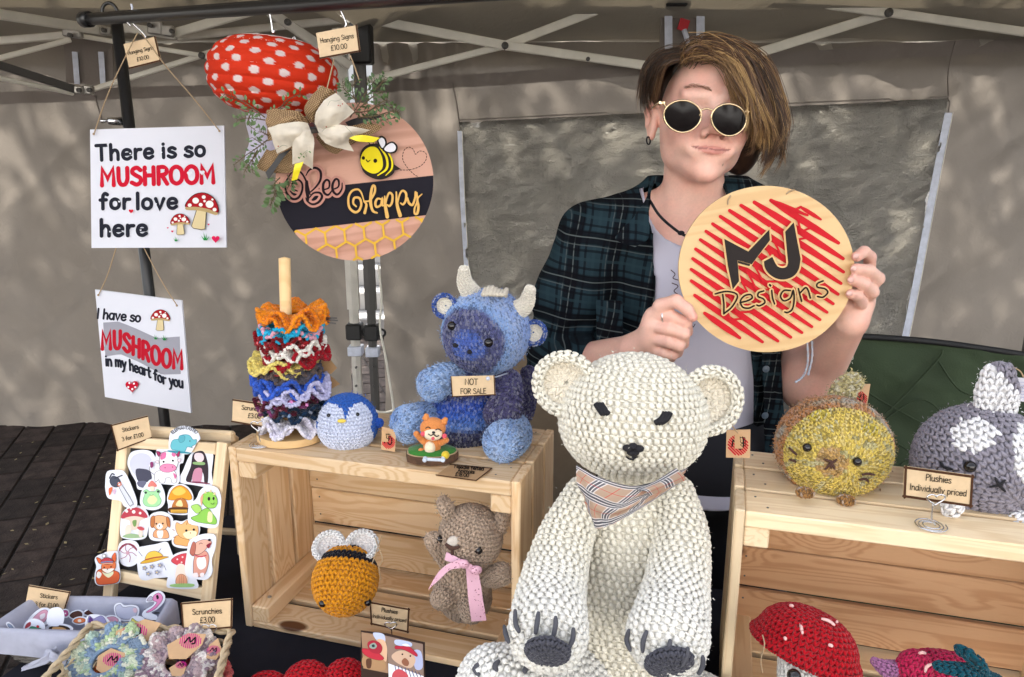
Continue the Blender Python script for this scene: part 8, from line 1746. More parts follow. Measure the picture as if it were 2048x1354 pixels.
def d_cow(ar,f):
    fill(ar,f,[(470,420),(520,400),(590,405),(612,440),(608,484),(580,486),(572,455),(540,456),(530,486),(500,486),(492,465),(470,480)],'#f2edf0',ol=OL,w=.7); fill(ar,f,[(590,420),(612,440),(600,462)],'#d873a0')
    fill(ar,f,[(500,330),(510,290),(560,275),(610,290),(625,340),(610,390),(560,415),(510,395)],'#f4f0f2',ol=OL,w=.8); fill(ar,f,[(508,330),(512,292),(545,282),(540,320)],'#d873a0'); fill(ar,f,[(590,280),(612,296),(600,312),(582,300)],'#d873a0')
    fill(ar,f,[(502,390),(520,365),(560,358),(602,368),(612,395),(570,415),(525,412)],'#e48aae',ol=OL,w=.6); dot(ar,f,530,345,7,OL); dot(ar,f,592,337,7,OL); dot(ar,f,540,385,4,'#9a3460'); dot(ar,f,590,380,4,'#9a3460')
    fill(ar,f,[(500,310),(484,275),(512,282)],'#a03460',ol=OL,w=.6); fill(ar,f,[(618,300),(640,272),(636,310)],'#a03460',ol=OL,w=.6); fill(ar,f,[(475,345),(498,335),(500,355)],'#f0d8e0',ol=OL,w=.5); fill(ar,f,[(625,330),(650,325),(640,348)],'#f0d8e0',ol=OL,w=.5); ln(ar,f,[(470,430),(445,410),(440,385),(455,360)],.8,OL); fill(ar,f,[(445,350),(462,345),(466,372),(450,385)],'#8a3a6a')
sticker('white and pink cow sticker near the top of the chalkboard',[(462,480),(440,420),(428,390),(440,340),(470,330),(480,265),(520,262),(570,262),(610,270),(660,285),(655,350),(630,370),(622,490),(540,498)],d_cow,.009)
def d_lady(ar,f):
    fill(ar,f,[(665,470),(700,380),(715,300),(750,275),(790,280),(812,340),(818,400),(812,490),(790,490),(780,420),(720,420),(700,480)],'#3a3036'); fill(ar,f,[(725,400),(775,395),(765,485),(710,480)],'#c88aa0'); fill(ar,f,[(700,480),(760,482),(820,492),(820,498),(690,486)],'#7a3a50'); fill(ar,f,[(728,325),(735,290),(780,292),(790,330),(760,352)],'#e6cfd2'); fill(ar,f,[(722,348),(792,350),(790,368),(724,364)],'#8cae74')
sticker('dark and pink bell flower sticker in the top right corner of the chalkboard',[(618,480),(650,400),(690,310),(740,258),(800,258),(845,290),(850,330),(838,420),(838,515),(720,505)],d_lady,.006)
def d_saw(ar,f):
    fill(ar,f,[(170,470),(190,440),(230,455),(245,490),(220,515),(185,505)],'#4a4e5c',ol=OL,w=.7); ln(ar,f,[(168,455),(185,425),(200,430)],2.4,'#3a3c48'); ln(ar,f,[(205,455),(255,435)],2.2,'#3a3c48'); fill(ar,f,[(228,500),(245,488),(326,615),(318,634),(300,632)],'#d4d6de',ol=OL,w=.8); fill(ar,f,[(165,525),(190,515),(185,545),(170,570)],'#e0704a'); ln(ar,f,[(228,490),(244,482),(250,498)],1.8,'#d86a3a'); ln(ar,f,[(225,500),(236,508),(246,500)],1.6,'#d86a3a'); fill(ar,f,[(195,535),(212,528),(210,555),(200,560)],'#d8b4cc')
sticker('grey and orange chainsaw sticker overhanging the left side of the frame',[(138,480),(148,415),(190,400),(250,402),(285,440),(345,585),(348,645),(300,656),(262,640),(240,608),(160,590),(140,540)],d_saw,.011)
def d_frog(ar,f):
    fill(ar,f,[(385,610),(398,560),(388,545),(410,532),(430,545),(465,545),(480,530),(500,545),(490,565),(508,610),(480,645),(410,645)],'#a4d8a0',ol='#5a9a6a',w=.7); fill(ar,f,[(415,600),(445,568),(482,598),(460,630),(428,628)],'#dfe6a8'); dot(ar,f,405,553,8,'#2c3a3a'); dot(ar,f,487,546,8,'#2c3a3a'); fill(ar,f,[(418,510),(445,472),(480,508),(450,516)],'#d87e74'); fill(ar,f,[(432,514),(462,514),(458,540),(440,540)],'#ecd8c0'); ln(ar,f,[(432,568),(445,572),(458,566)],.6,'#3a5a4a')
sticker('green frog sticker with a tiny mushroom on its head',[(364,620),(376,540),(420,475),(448,465),(490,480),(525,550),(528,620),(495,660),(440,672),(385,655)],d_frog,.008)
def d_gold(ar,f):
    fill(ar,f,[(552,590),(580,530),(630,505),(680,530),(712,585),(690,605),(640,590),(590,605),(560,602)],'#e09a30',ol='#8a4a18',w=.7); fill(ar,f,[(580,545),(630,515),(670,545),(640,570),(600,570)],'#eec25c'); fill(ar,f,[(600,600),(640,592),(672,605),(680,660),(580,660)],'#b8743c'); fill(ar,f,[(605,640),(618,610),(640,606),(650,645)],'#ecd49c'); fill(ar,f,[(562,655),(690,655),(688,690),(570,690)],'#5a3a24'); fill(ar,f,[(570,668),(682,668),(680,688),(572,688)],'#d8a848',False); ln(ar,f,[(580,678),(672,678)],.8,'#7a5420')
sticker('golden orange mushroom cottage sticker in the middle of the chalkboard',[(542,590),(560,530),(600,502),(650,498),(695,530),(718,580),(712,640),(700,690),(660,705),(590,700),(552,690),(550,640)],d_gold,.007)
def d_dino(ar,f):
    fill(ar,f,[(716,720),(760,700),(790,670),(830,655),(862,690),(890,730),(885,762),(840,760),(800,755),(750,745)],'#8cc456',ol='#3a5a24',w=.8); fill(ar,f,[(788,600),(800,560),(850,545),(885,575),(896,615),(880,650),(840,655),(810,640)],'#94cc5c',ol='#3a5a24',w=.8); fill(ar,f,[(835,680),(862,690),(860,745),(830,740)],'#e8e4a8'); dot(ar,f,838,592,9,OL,13); dot(ar,f,870,590,7,OL,11); fill(ar,f,[(720,640),(765,630),(790,668),(760,690),(730,665)],'#a8d46c',ol='#3a5a24',w=.6); fill(ar,f,[(790,640),(780,590),(800,560)],'#e0a888'); 
    for x,y in ((815,548),(850,540),(878,556)): fill(ar,f,[(x-10,y+8),(x,y-14),(x+10,y+8)],'#e6d2a0',False)
    ln(ar,f,[(855,622),(868,628),(878,618)],.8,OL)
sticker('bright green baby dragon sticker at the right edge of the easel',[(693,720),(700,640),(750,590),(772,540),(820,505),(890,520),(918,590),(912,680),(900,770),(850,790),(770,775),(705,760)],d_dino,.011)
def d_red(ar,f):
    fill(ar,f,[(235,730),(245,690),(300,655),(360,660),(405,700),(402,725),(320,715)],'#b84450'); 
    for x,y,r in ((270,680,10),(318,684,12),(362,692,9),(300,662,7)): dot(ar,f,x,y,r,'#eee4e2')
    fill(ar,f,[(250,730),(320,712),(395,728),(360,745),(340,800),(300,800),(290,745)],'#e4c8b8'); fill(ar,f,[(310,745),(338,740),(332,780),(316,780)],'#7a9a5a'); fill(ar,f,[(262,790),(285,770),(305,792),(285,848),(262,850)],'#e0d4c4'); fill(ar,f,[(340,790),(368,782),(392,800),(366,810)],'#c25a60'); fill(ar,f,[(240,850),(300,830),(390,850),(300,862)],'#9ab48a'); fill(ar,f,[(350,812),(378,812),(374,850),(356,850)],'#ead8cc')
sticker('pink red toadstool cluster sticker at the left of the chalkboard',[(222,780),(235,700),(280,652),(340,640),(395,665),(418,720),(412,800),(392,860),(330,875),(262,868),(225,850)],d_red,.006)
def d_dog(ar,f):
    fill(ar,f,[(455,850),(462,810),(500,795),(545,805),(560,855),(510,862)],'#e0a072',ol=OL,w=.7); fill(ar,f,[(480,812),(520,808),(515,855),(488,855)],'#f2e8e0'); fill(ar,f,[(446,750),(460,715),(500,705),(545,718),(562,755),(540,795),(500,806),(465,792)],'#e8ae80',ol=OL,w=.7); fill(ar,f,[(436,770),(440,720),(465,712),(462,775),(448,790)],'#bc7444',ol=OL,w=.6); fill(ar,f,[(545,715),(565,730),(570,785),(550,770)],'#bc7444',ol=OL,w=.6); fill(ar,f,[(478,780),(500,758),(522,780),(500,800)],'#f4ece6'); dot(ar,f,478,762,6,OL); dot(ar,f,522,760,6,OL); dot(ar,f,500,776,6,OL,4)
sticker('brown and white puppy sticker sitting in the middle row',[(422,800),(425,715),(470,685),(530,685),(580,720),(588,800),(580,865),(520,880),(450,875),(424,850)],d_dog,.008)
def d_cat(ar,f):
    fill(ar,f,[(598,870),(615,840),(670,850),(705,880),(690,912),(640,905),(605,898)],'#e2a868',ol='#8a5a2c',w=.7); fill(ar,f,[(610,790),(618,752),(650,765),(690,735),(740,750),(762,800),(745,850),(690,865),(635,845)],'#e8b478',ol='#8a5a2c',w=.7); fill(ar,f,[(660,830),(700,808),(748,815),(738,850),(690,862)],'#f0e4b8')
    for a in ([(690,745),(685,765)],[(712,745),(710,766)],[(730,752),(728,768)],[(592,800),(605,805)],[(598,850),(612,852)]): ln(ar,f,a,1.3,'#a05c28')
    dot(ar,f,684,806,8,OL); dot(ar,f,734,800,8,OL); dot(ar,f,712,822,4,'#b0504a')
sticker('orange striped kitten sticker right of the puppy',[(582,860),(590,770),(600,740),(650,745),(700,728),(755,740),(770,800),(750,860),(710,920),(640,925),(590,905)],d_cat,.0095)
def d_ball(ar,f):
    dot(ar,f,278,960,66,'#8a3a4c'); fill(ar,f,[(212,962),(278,905),(344,962),(325,1010),(278,1028),(232,1010)],'#dfe0ea'); 
    for a in range(6): 
        t=a*1.047; ln(ar,f,[(278,960),(278+30*math.cos(t),960+30*math.sin(t)),(278+62*math.cos(t+.35),960+62*math.sin(t+.35))],1.2,'#a05066')
    dot(ar,f,278,960,12,'#c89aa8')
sticker('round mauve and white striped sweet sticker, lower left on the chalkboard',[(205,960),(225,890),(280,874),(335,890),(358,950),(345,1020),(290,1054),(230,1035)],d_ball,.006)
def d_hat(ar,f):
    fill(ar,f,[(370,1030),(400,1005),(480,985),(556,985),(520,1000),(440,1022)],'#d8a83c',ol='#7a5a1c',w=.7); fill(ar,f,[(402,1005),(420,960),(465,945),(508,965),(515,985),(460,992)],'#e6be50',ol='#7a5a1c',w=.7); ln(ar,f,[(404,1004),(460,990),(514,984)],2.4,'#b0563c')
    for x,y in ((400,1060),(450,1050),(505,1040),(430,1095),(490,1085)):
        for k in range(5): dot(ar,f,x+11*math.cos(k*1.257),y+11*math.sin(k*1.257),7,'#9a9cae')
        dot(ar,f,x,y,5,'#e0c060')
    ln(ar,f,[(372,945),(395,975)],1.0,'#5a5c70'); ln(ar,f,[(520,925),(500,950)],1.0,'#5a5c70'); ln(ar,f,[(540,1040),(552,1070)],1.0,'#5a5c70')
sticker('yellow straw sunhat with grey flowers sticker, bottom centre of the easel',[(345,1010),(350,930),(400,912),(470,900),(540,885),(565,930),(585,1000),(560,1075),(555,1120),(460,1130),(400,1145),(358,1120)],d_hat,.008)
def d_house(ar,f):
    fill(ar,f,[(580,1015),(600,985),(660,962),(720,970),(715,1040),(640,1045)],'#d04a54',ol='#8a2430',w=.7); 
    for x,y in ((620,1000),(655,985),(690,1005),(650,1020)): dot(ar,f,x,y,6,'#f0dcd8')
    fill(ar,f,[(620,1040),(675,1045),(690,1160),(615,1160)],'#f0dccc'); fill(ar,f,[(617,1165),(622,1115),(650,1098),(680,1115),(686,1172)],'#d89a78',ol='#8a5a3c',w=.8); fill(ar,f,[(575,1170),(650,1160),(735,1165),(720,1184),(600,1184)],'#9ac078'); 
    for x in (638,652,666): ln(ar,f,[(x,1106),(x,1168)],.5,'#9a6444')
sticker('red toadstool house sticker with a round wooden door, bottom of the easel',[(548,1180),(560,1090),(570,1000),(610,962),(680,945),(720,960),(720,1060),(745,1130),(758,1190),(680,1200),(590,1195)],d_house,.0095)
def d_pup(ar,f):
    fill(ar,f,[(740,1000),(760,950),(820,940),(845,985),(830,1070),(800,1110),(745,1105),(738,1050)],'#d89a88',ol=OL,w=.7); fill(ar,f,[(765,990),(815,980),(825,1040),(790,1065),(765,1040)],'#f2ecec'); fill(ar,f,[(735,940),(750,890),(800,865),(850,870),(862,890),(830,920),(800,950),(760,965)],'#e4ae9a',ol=OL,w=.7); fill(ar,f,[(715,940),(735,880),(755,900),(745,970),(722,965)],'#b86c5c',ol=OL,w=.6); fill(ar,f,[(828,900),(858,885),(848,920),(834,916)],'#8a2c3c'); dot(ar,f,848,866,11,OL,8); ln(ar,f,[(778,895),(790,886),(802,892)],.9,OL); ln(ar,f,[(752,968),(790,978),(828,968)],2.2,'#c85060'); fill(ar,f,[(740,1090),(770,1085),(775,1112),(742,1112)],'#f0e4e4'); fill(ar,f,[(790,1088),(815,1085),(815,1108),(792,1110)],'#f0e4e4')
sticker('laughing pink brown puppy sticker at the lower right of the easel',[(678,1060),(690,960),(705,880),(760,840),(830,825),(885,840),(885,920),(862,1000),(868,1080),(830,1130),(760,1130),(700,1115)],d_pup,.013)
def d_fox(ar,f):
    fill(ar,f,[(82,1110),(90,1075),(130,1060),(200,1070),(240,1090),(238,1140),(200,1160),(110,1168),(85,1150)],'#d8643c',ol=OL,w=.8); fill(ar,f,[(85,1110),(95,1080),(120,1095),(105,1125)],'#f2ece4'); fill(ar,f,[(125,1080),(190,1070),(200,1095),(165,1120)],'#ece8c0'); fill(ar,f,[(118,1050),(130,1020),(180,1005),(215,1020),(210,1065),(165,1090),(130,1080)],'#e07a4c',ol=OL,w=.7); fill(ar,f,[(125,1065),(165,1060),(208,1060),(165,1090)],'#f4ece0'); fill(ar,f,[(85,985),(118,1000),(125,1030),(100,1020)],'#d8643c',ol=OL,w=.7); fill(ar,f,[(190,985),(212,952),(220,985),(215,1015)],'#d8643c',ol=OL,w=.7); fill(ar,f,[(118,1020),(128,995),(165,985),(195,1000),(200,1020),(160,1030)],'#b84048',ol=OL,w=.6); ln(ar,f,[(120,1018),(160,1012),(198,1014)],2.0,'#5a8cb4'); ln(ar,f,[(121,1028),(160,1024),(200,1024)],1.2,'#e8c4a0'); dot(ar,f,139,974,14,OL); dot(ar,f,139,974,11,'#f0eef0'); dot(ar,f,143,1050,5,OL); dot(ar,f,190,1046,5,OL); dot(ar,f,166,1062,4,OL)
sticker('orange fox in a bobble hat sticker overhanging the bottom left of the frame',[(70,1100),(80,1050),(68,1000),(85,975),(125,960),(145,950),(195,945),(225,950),(232,1020),(245,1090),(240,1150),(190,1165),(110,1175),(75,1155)],d_fox,.012)
# ================================================================== sticker basket (wicker with a grey lining)
mat('wicker_dark',(.11,.10,.09),.8,noise=(60,.3)); mat('lining',(.40,.41,.50),.9,spec=.1,noise=(60,.08),bump=(900,.4,.0005)); mat('straw',(.60,.47,.30),.75,noise=(120,.2),bump=(500,.4,.0008))
zr=.812; bTL=PZ(75,1200,zr); bTR=PZ(340,1206,zr); bFL=PZ(-18,1262,zr); bFR=PZ(300,1275,zr)
wb=thing('sticker_basket','wicker basket with a grey cloth lining full of stickers, at the front left corner','basket',(bTL+bFR)/2*[1,1,0]+[0,0,.752])
wc=(bTL+bTR+bFL+bFR)/4
def ringpts(cs,n=12): 
    out=[]
    for i in range(4):
        a,b=cs[i],cs[(i+1)%4]; out+= [a+(b-a)*k/n for k in range(n)]
    return np.array(out)
rim=ringpts([bTL,bTR,bFR,bFL]); base=wc*[1,1,0]+(rim-wc*[1,1,0])*[.74,.74,0]+[0,0,.754]
ctr=wc*[1,1,0]; 
def lerp_ring(t,bulge=.0): r=base+(rim-base)*t; o=(rim-wc); o[:,2]=0; o/=np.linalg.norm(o,axis=1,keepdims=True); return r+o*bulge*math.sin(t*3)
N_=len(rim); th_=np.arange(N_)
mb=MB()
for k in range(9):
    t=.04+.10*k; r=lerp_ring(t,.004); o=(rim-wc);o[:,2]=0;o/=np.linalg.norm(o,axis=1,keepdims=True); w=r+o*(.0022*np.where((th_+k)%2,1,-1))[:,None]; w=catmull(w,3,True); tube(mb,np.vstack([w,w[0]]),.0034,6)
mb.build('wicker_weave',MAT['wicker_dark'],wb,smooth=True,kind='stuff')
mb=MB()
for k in range(0,N_,1): tube(mb,[lerp_ring(0,.004)[k],lerp_ring(.5,.007)[k],lerp_ring(.97,.004)[k]],.0026,5)
mb.build('wicker_stake',MAT['wicker_dark'],wb,smooth=True,kind='stuff')
g=np.random.default_rng(3); o=(rim-wc);o[:,2]=0;o/=np.linalg.norm(o,axis=1,keepdims=True); wv=np.sin(th_*.9)+.6*np.sin(th_*2.3)
rows=[lerp_ring(.1)*1.0-o*.006,lerp_ring(.6)-o*.007,lerp_ring(.98)-o*.006,rim+[0,0,.006]-o*.002,rim+[0,0,.007]+o*.004,rim+o*.010+[0,0,.001],rim+o*.0115+[0,0,-.016]+o*(.001*wv)[:,None],rim+o*.0125+[0,0,-.034]+o*(.002*wv)[:,None]+np.array([0,0,1])*(.002*wv)[:,None]]
G=np.array([catmull(r,3,True) for r in rows]); 
mb=MB(); grid(mb,G,closed_u=True); fl_=rows[0]; prism(mb,fl_+[0,0,.0],fl_-[0,0,.002]); mb.build('lining',MAT['lining'],wb,smooth=True)
tie=lambda nm,pts,pts2: cloth(nm,wb,[pts,pts2],'lining',th=.001,wr=.002)
q_=lambda x,y,Y: P(x,y,Y)
Yf=bFR[1]-.02
tie('ribbon_tie',[q_(112,1292,Yf),q_(90,1312,Yf-.01),q_(60,1326,Yf-.012),(q_(42,1336,Yf-.01))],[q_(120,1306,Yf),q_(96,1326,Yf-.01),q_(66,1336,Yf-.012),q_(43,1342,Yf-.01)])
tie('ribbon_tie',[q_(92,1296,Yf),q_(112,1306,Yf-.012),q_(134,1318,Yf-.01)],[q_(86,1312,Yf),q_(104,1324,Yf-.012),q_(128,1336,Yf-.01)])
# its stickers: a heap of flat paper shapes
cvp=lambda a,b:(a/4.096,1140+b/4.098)
def heap_sticker(label,outline,draw,Y,lift=0): 
    xs=np.mean([cvp(*q) for q in outline],axis=0); p0=P(xs[0],xs[1],Y); pl=Plane(p0,n=[random.uniform(-.25,.25),-1,.75+random.uniform(-.15,.2)]); return sticker(label,outline,draw,lift=lift,pl=pl,group='stickers heaped in the lined basket',conv=cvp)
def simple(*shapes):
    def d(ar,f):
        for pts,c,ol in shapes: fill(ar,f,pts,c,ol=ol,w=.7)
    return d
BY=bTL[1]
heap_sticker('pink flamingo sticker standing up at the right of the basket',[(1165,370),(1185,330),(1250,290),(1262,262),(1225,262),(1198,265),(1200,235),(1240,190),(1300,168),(1345,200),(1345,255),(1290,320),(1240,350),(1285,375),(1280,410),(1200,400)],simple(([(1200,345),(1255,305),(1285,265),(1255,250),(1260,210),(1300,188),(1330,215),(1325,255),(1275,315),(1225,345)],'#e08ab8','#5a2a48'),([(1205,250),(1235,215),(1255,235),(1240,255)],'#b8b4c4','#5a4a58'),([(1280,212),(1294,205),(1302,230),(1288,240)],'#2a2026',None)),BY-.016)
heap_sticker('grey koala head sticker in the basket',[(935,330),(940,285),(985,268),(1020,290),(1080,285),(1130,300),(1140,345),(1110,400),(1030,420),(960,400)],simple(([(950,345),(950,300),(985,282),(1010,305),(1070,300),(1112,308),(1125,340),(1100,390),(1030,405),(970,385)],'#b9bcd0','#5a5c70'),([(1090,318),(1120,315),(1122,345),(1100,350)],'#d8b8c4',None)),BY-.022)
heap_sticker('pink patterned sticker at the left of the heap',[(215,440),(250,380),(320,320),(390,310),(420,350),(400,430),(320,470),(240,470)],simple(([(245,440),(280,385),(340,335),(385,330),(395,370),(360,430),(290,455)],'#d9a0b4','#7a4a5a'),([(330,370),(370,355),(365,390),(335,405)],'#efe6ea',None)),BY-.030)
heap_sticker('back of a blank white sticker on top of the heap',[(385,440),(392,350),(420,315),(480,305),(520,340),(525,400),(505,450),(440,462)],simple(),BY-.045)
heap_sticker('curled tan sticker under the blank white one',[(372,470),(440,440),(520,440),(590,465),(585,500),(500,512),(420,512)],simple(([(400,475),(450,455),(520,455),(570,475),(560,495),(430,500)],'#3a2c24',None),([(435,470),(510,470),(545,492),(440,498)],'#c89a68',None)),BY-.055)
heap_sticker('pudding sticker with green holly and a red berry',[(190,490),(200,440),(240,405),(300,400),(355,430),(370,470),(355,495),(270,500)],simple(([(205,480),(215,445),(250,425),(250,455)],'#a8444c',None),([(240,490),(260,462),(300,470),(340,480),(320,495)],'#3f8a6a','#1f4a3a'),([(300,462),(312,452),(325,460),(315,475)],'#c0202c',None)),BY-.055)
heap_sticker('purple and grey fox sticker in the middle of the heap',[(700,460),(710,390),(740,365),(800,365),(860,380),(905,440),(880,480),(780,480)],simple(([(725,440),(732,375),(765,400),(800,385),(830,375),(860,400),(870,450),(790,465)],'#8f8cb8','#3c3a5c'),([(730,430),(738,385),(765,410),(755,440)],'#5a3a78',None)),BY-.050)
heap_sticker('dark brown curly dog sticker near the back of the basket',[(685,370),(690,335),(740,318),(800,335),(815,365),(760,385)],simple(([(698,360),(702,342),(740,328),(790,342),(800,360),(755,374)],'#4a2a24','#2a1614')),BY-.012)
heap_sticker('dark burger sticker behind the heap',[(560,380),(580,345),(640,325),(685,345),(680,390),(610,410)],simple(([(575,378),(590,352),(640,336),(672,352),(668,382),(612,396)],'#5a3c34','#2a1a16')),BY-.015)
heap_sticker('small orange fox sticker in the heap',[(590,430),(605,395),(660,380),(715,395),(710,430),(650,450)],simple(([(605,425),(618,402),(660,392),(700,404),(696,425),(650,438)],'#d87a4c','#5a2a18'),([(640,410),(662,404),(668,424),(645,428)],'#f0e0d0',None)),BY-.034)
heap_sticker('pink shell sticker at the right of the heap',[(850,420),(870,380),(930,370),(985,400),(975,440),(900,450)],simple(([(865,415),(880,390),(930,382),(968,404),(960,430),(900,438)],'#cf9ab0','#6a4454')),BY-.036)
heap_sticker('yellow and green banana sticker near the flamingo',[(1060,440),(1075,390),(1130,375),(1180,395),(1175,440),(1120,455)],simple(([(1080,430),(1085,395),(1120,420),(1165,430),(1140,444)],'#d8cf6a','#5a6a3a')),BY-.034)
heap_sticker('pink doughnut sticker behind the blank white one',[(505,350),(520,320),(555,325),(570,360),(550,390),(515,385)],simple(([(515,352),(526,330),(552,335),(560,360),(545,380),(520,374)],'#b4568a','#5a2a48'),([(533,350),(543,352),(541,362),(532,360)],'#efe6ea',None)),BY-.026)
heap_sticker('grey seal sticker lying at the left corner of the basket',[(48,440),(70,425),(110,455),(135,495),(110,500),(70,480)],simple(([(62,445),(80,442),(105,465),(115,488),(85,480)],'#8f9cb4','#4a5468')),BY-.065)
card('Stickers 3 for £1.00 price card standing in the back of the sticker basket',[(58,1170),(141,1184),(128,1226),(48,1222)],[('Stickers',98,1196,10,1.7,-6),('3 for £1.00',94,1213,10,1.7,-5)],BY-.010,group='sticker price cards',border='trb',border_w=2.5)
# ================================================================== woven rope basket with scrunchies
zr2=.835; r0,r1,r2,r3=PZ(182,1250,zr2),PZ(462,1262,zr2),PZ(424,1400,zr2),PZ(78,1372,zr2)
rbk=thing('rope_basket','open woven straw rope basket holding crocheted scrunchies, at the front left','basket',(r0+r2)/2*[1,1,0]+[0,0,.752])
rimr=ringpts([r0,r1,r2,r3],14); cc0=rimr.mean(0)*[1,1,0]; N2=len(rimr); k2=np.arange(N2)
def rr_ring(t): b=cc0+(rimr-cc0*1.0)*[.80,.80,0]+[0,0,.756]; b[:,2]=.756; return b+(rimr-b)*t
def twist(mb,pts,r,closed=True,tw=9,m=3):
    c=catmull(pts,m,closed); c=np.vstack([c,c[0]]) if closed else c; T,E1,E2=par_frames(c); d=np.concatenate([[0],np.cumsum(np.linalg.norm(np.diff(c,axis=0),axis=1))])
    for s in (0,np.pi): a=d/(r*tw)*2*np.pi+s; tube(mb,c+r*.55*(np.cos(a)[:,None]*E1+np.sin(a)[:,None]*E2),r*.62,6)
mb=MB(); twist(mb,rimr,.0052,m=5); mb.build('rim_rope',MAT['straw'],rbk,smooth=True)
for t in (.80,.60,.38,.16): mb=MB(); twist(mb,rr_ring(t),.0036,m=5); mb.build('side_rope',MAT['straw'],rbk,smooth=True)
for k in list(range(0,14,5))+list(range(14,28,1))+list(range(28,42,5))+list(range(42,56,5)): 
    mb=MB(); twist(mb,[rr_ring(0)[k],rr_ring(.5)[k],rr_ring(1.0)[k]],.0030,closed=False,m=7); mb.build('upright_rope',MAT['straw'],rbk,smooth=True)
b_=rr_ring(0.02); mb=MB(); prism(mb,b_,b_-[0,0,.003]); mb.build('basket_floor',MAT['straw'],rbk)
zi=.80
def flat_scr(label,x,y,rp,cols,seed,tilt,wv=9,z=zi): c=PZ(x,y,z); t=ruffle(label,x,y,c[1],M(rp,c),cols,wv,seed,amp=.007,wid=.016,axis=tilt,group='crocheted scrunchies in the rope basket'); return t
flat_scr('blue, green and cream ruffled scrunchie at the left of the rope basket',212,1322,76,['#7d93ac','#9bb0a4','#c2c9b2','#75879c','#d2d2c0','#a8bc94'],31,[-.1,-.45,1],z=.822)
flat_scr('dusty pink and grey mottled scrunchie at the right of the rope basket',356,1322,72,['#b09a9c','#d8d0cc','#8a7480','#cfc4bc','#9a8a90'],32,[.1,-.45,1],z=.822)
flat_scr('orange scrunchie under the blue one in the rope basket',250,1362,70,['#b8541c','#c4622a'],33,[0,-.1,1],z=.785)
flat_scr('purple scrunchie under the mottled one in the rope basket',330,1330,62,['#5a4470','#6a5080'],34,[0,-.1,1],z=.785)
flat_scr('coral red scrunchie at the front right of the rope basket',400,1362,58,['#b8484c','#c8625c'],35,[0,-.1,1],z=.790)
def tagcard(label,pts,cx,cy,r,z,tl):
    p0=PZ(cx,cy,z); pl=Plane(p0,n=tl); t=thing('kraft_label',label,'label',p0,'kraft labels in the rope basket'); mb=MB(); slab(mb,pl,pts,.0006,hexc('#c09a72')); mb.build('paper',MAT['paint_card'],t); ar=Art(pl)
    for k in range(-5,6):
        u=k*r/5.4; w=math.sqrt(max(0,r*r-u*u))*.72; ar.stroke([(cx+u*1.1+w*.12,cy-w),(cx+u*1.1-w*.12,cy+w)],r*.10,'#c0247e',up=False)
    ar.up(); ar.line([(cx-r*.6,cy+r*.2),(cx-r*.1,cy-r*.35),(cx,cy+.1*r),(cx+r*.5,cy-r*.35)],r*.14,'#161214'); ar.line([(cx+r*.5,cy-r*.3),(cx+r*.45,cy+r*.2),(cx+r*.15,cy+r*.3)],r*.14,'#161214'); ar.build('print',t)
tagcard('kraft label with pink stripes at the back of the rope basket',[(232,1262),(290,1238),(322,1246),(300,1280),(252,1304),(228,1300)],270,1264,22,.842,[0,-.8,1])
tagcard('kraft label inside the ring of the blue green scrunchie',[(196,1312),(222,1296),(250,1306),(246,1344),(214,1354),(192,1338)],226,1319,18,.826,[0,-.6,1])
tagcard('kraft label with pink stripes lying on the mottled scrunchie',[(334,1290),(376,1266),(412,1268),(404,1290),(372,1318),(338,1318)],381,1282,20,.842,[0,-.8,1])
tagcard('kraft label in the right corner of the rope basket',[(418,1290),(436,1276),(444,1300),(432,1320),(412,1316)],427,1300,12,.832,[.2,-.8,1])
tagcard('kraft label inside the ring of the mottled scrunchie',[(338,1336),(360,1322),(372,1334),(366,1352),(344,1352)],362,1330,10,.824,[0,-.7,1])
Y5=r1[1]-.005
card('Scrunchies price card clipped at the back of the rope basket',[(362,1206),(465,1197),(464,1255),(366,1264)],[('Scrunchies',415,1227,12.5,2.0,3),('£3.00',416,1244,13,2.2,3)],Y5,group='scrunchie price cards',border='trlb',border_w=3)
hb=P(419,1262,Y5-.004); t=thing('card_clip','heart shaped wire clip holding the Scrunchies card in the rope basket','card holder',hb); tt=np.linspace(0,2*np.pi,41); mb=MB(); W=M(15,hb); tube(mb,np.stack([hb[0]+W*np.sin(tt)**3,np.full(41,hb[1]),hb[2]+W*(.3+(13*np.cos(tt)-5*np.cos(2*tt)-2*np.cos(3*tt)-np.cos(4*tt))/17)],-1),.0009,6); tube(mb,[hb+[0,0,-.008],hb+[0,0,-.075]],.0009,6); mb.build('wire',MAT['chrome'],t,smooth=True)
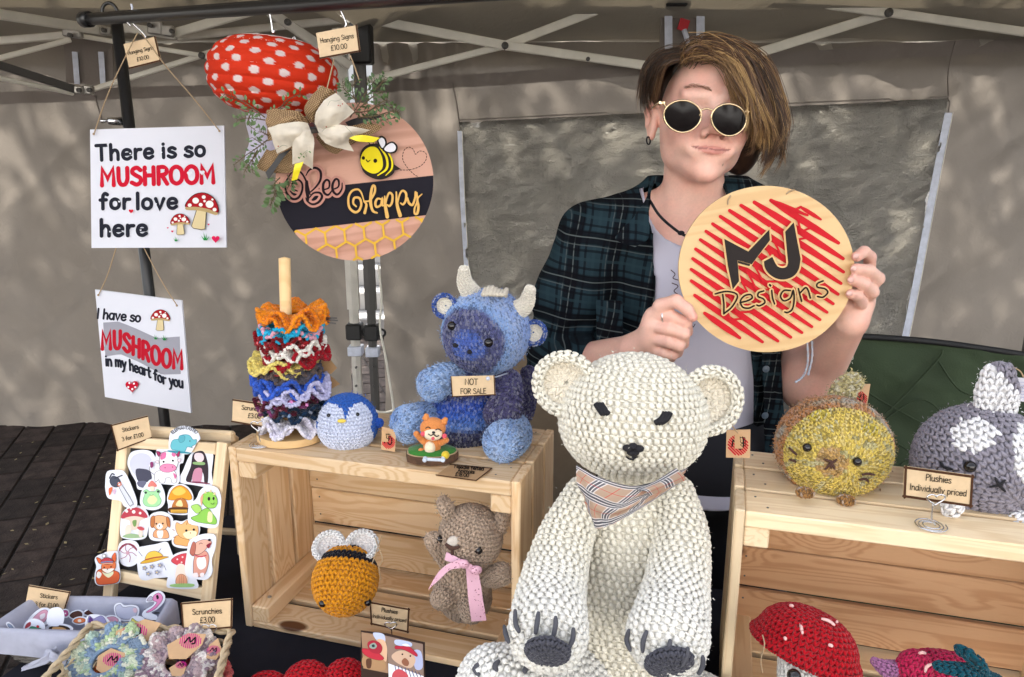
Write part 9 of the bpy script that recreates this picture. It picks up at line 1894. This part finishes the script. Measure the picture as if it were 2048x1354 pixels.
# ================================================================== dog photos at the front edge
phs=[('left photo print of a dog in a red crocheted hat',[(723,1264),(772,1271),(777,1346),(727,1336)],0),('right photo print of a dog wearing a red sunhat, head on',[(772,1271),(846,1288),(848,1352),(777,1326)],1),('lower photo print of a red hat on a striped cloth',[(777,1326),(848,1352),(848,1420),(779,1412)],2)]
cvq=lambda a,b:(690+a/8.795,1200+b/8.79)
pq=Plane(P(785,1300,.835),n=[-.12,-1,.25])
bd=thing('photo_card','brown backing card with dog hat photos standing at the front edge','photo display',pq(785,1340)); mb=MB(); slab(mb,pq,[(721,1262),(773,1268),(849,1286),(850,1425),(722,1420)],.0015,hexc('#3a2a24'),h=-.001); mb.build('backing',MAT['print'],bd)
for lab,c,k in phs:
    mb=MB(); slab(mb,pq,c,.0004,hexc('#8a7060'),h=.0006); o=mb.build('photo',MAT['print'],bd); ar=Art(pq); ar.h=.0008; f=lambda pts:[cvq(*q) for q in pts]
    C_=np.array(c)
    if k==0:
        ar.poly(C_,'#9a7a60'); fill(ar,f,[(500,570),(690,600),(700,760),(560,700)],'#b8c0d8'); fill(ar,f,[(560,700),(690,700),(745,850),(720,1080),(600,900)],'#d8b090'); fill(ar,f,[(330,980),(560,1020),(700,1060),(690,1230),(340,1180)],'#a88460'); fill(ar,f,[(380,1040),(470,1030),(460,1180),(390,1180)],'#5a3c2c')
        fill(ar,f,[(310,850),(400,850),(560,900),(690,1010),(620,1050),(450,1010),(330,930)],'#b83240',ol='#7a1a28',w=.6); fill(ar,f,[(400,760),(480,700),(600,730),(665,830),(620,930),(460,900)],'#a02c3a'); fill(ar,f,[(440,780),(520,740),(570,800),(520,850),(450,830)],'#8c9a90'); fill(ar,f,[(480,780),(520,770),(530,810),(490,815)],'#2a3a38')
    elif k==1:
        ar.poly(C_,'#8a7468'); fill(ar,f,[(900,690),(1160,740),(1150,820),(900,780)],'#b4bede'); fill(ar,f,[(1200,900),(1340,900),(1370,1180),(1240,1200)],'#aab0d0'); fill(ar,f,[(830,960),(960,880),(1130,900),(1240,1010),(1220,1130),(1130,1190),(960,1120),(850,1040)],'#c8a890'); fill(ar,f,[(1000,1070),(1060,1010),(1130,1080),(1110,1150),(1040,1140)],'#8a5a44'); dot(ar,lambda p:[cvq(*p[0])],1015,945,6,'#2a1a16'); dot(ar,lambda p:[cvq(*p[0])],1155,975,6,'#2a1a16')
        fill(ar,f,[(890,800),(1010,800),(1120,800),(1230,890),(1280,950),(1260,980),(1120,900),(1000,850),(900,850)],'#b02c40',ol='#6a1424',w=.6); fill(ar,f,[(1010,770),(1090,755),(1150,800),(1060,800)],'#e0e0ea')
    else:
        ar.poly(C_,'#e4e2ea')
        for x in range(880,1320,60): ar.stroke([cvq(x,1140+(x-880)*.3),cvq(x+40,1340)],1.6,'#3a4470',up=False)
        ar.up(); fill(ar,f,[(840,1290),(920,1210),(1020,1230),(1110,1310),(1090,1400),(860,1400)],'#c05058')
    ar.build('photo_print',o)
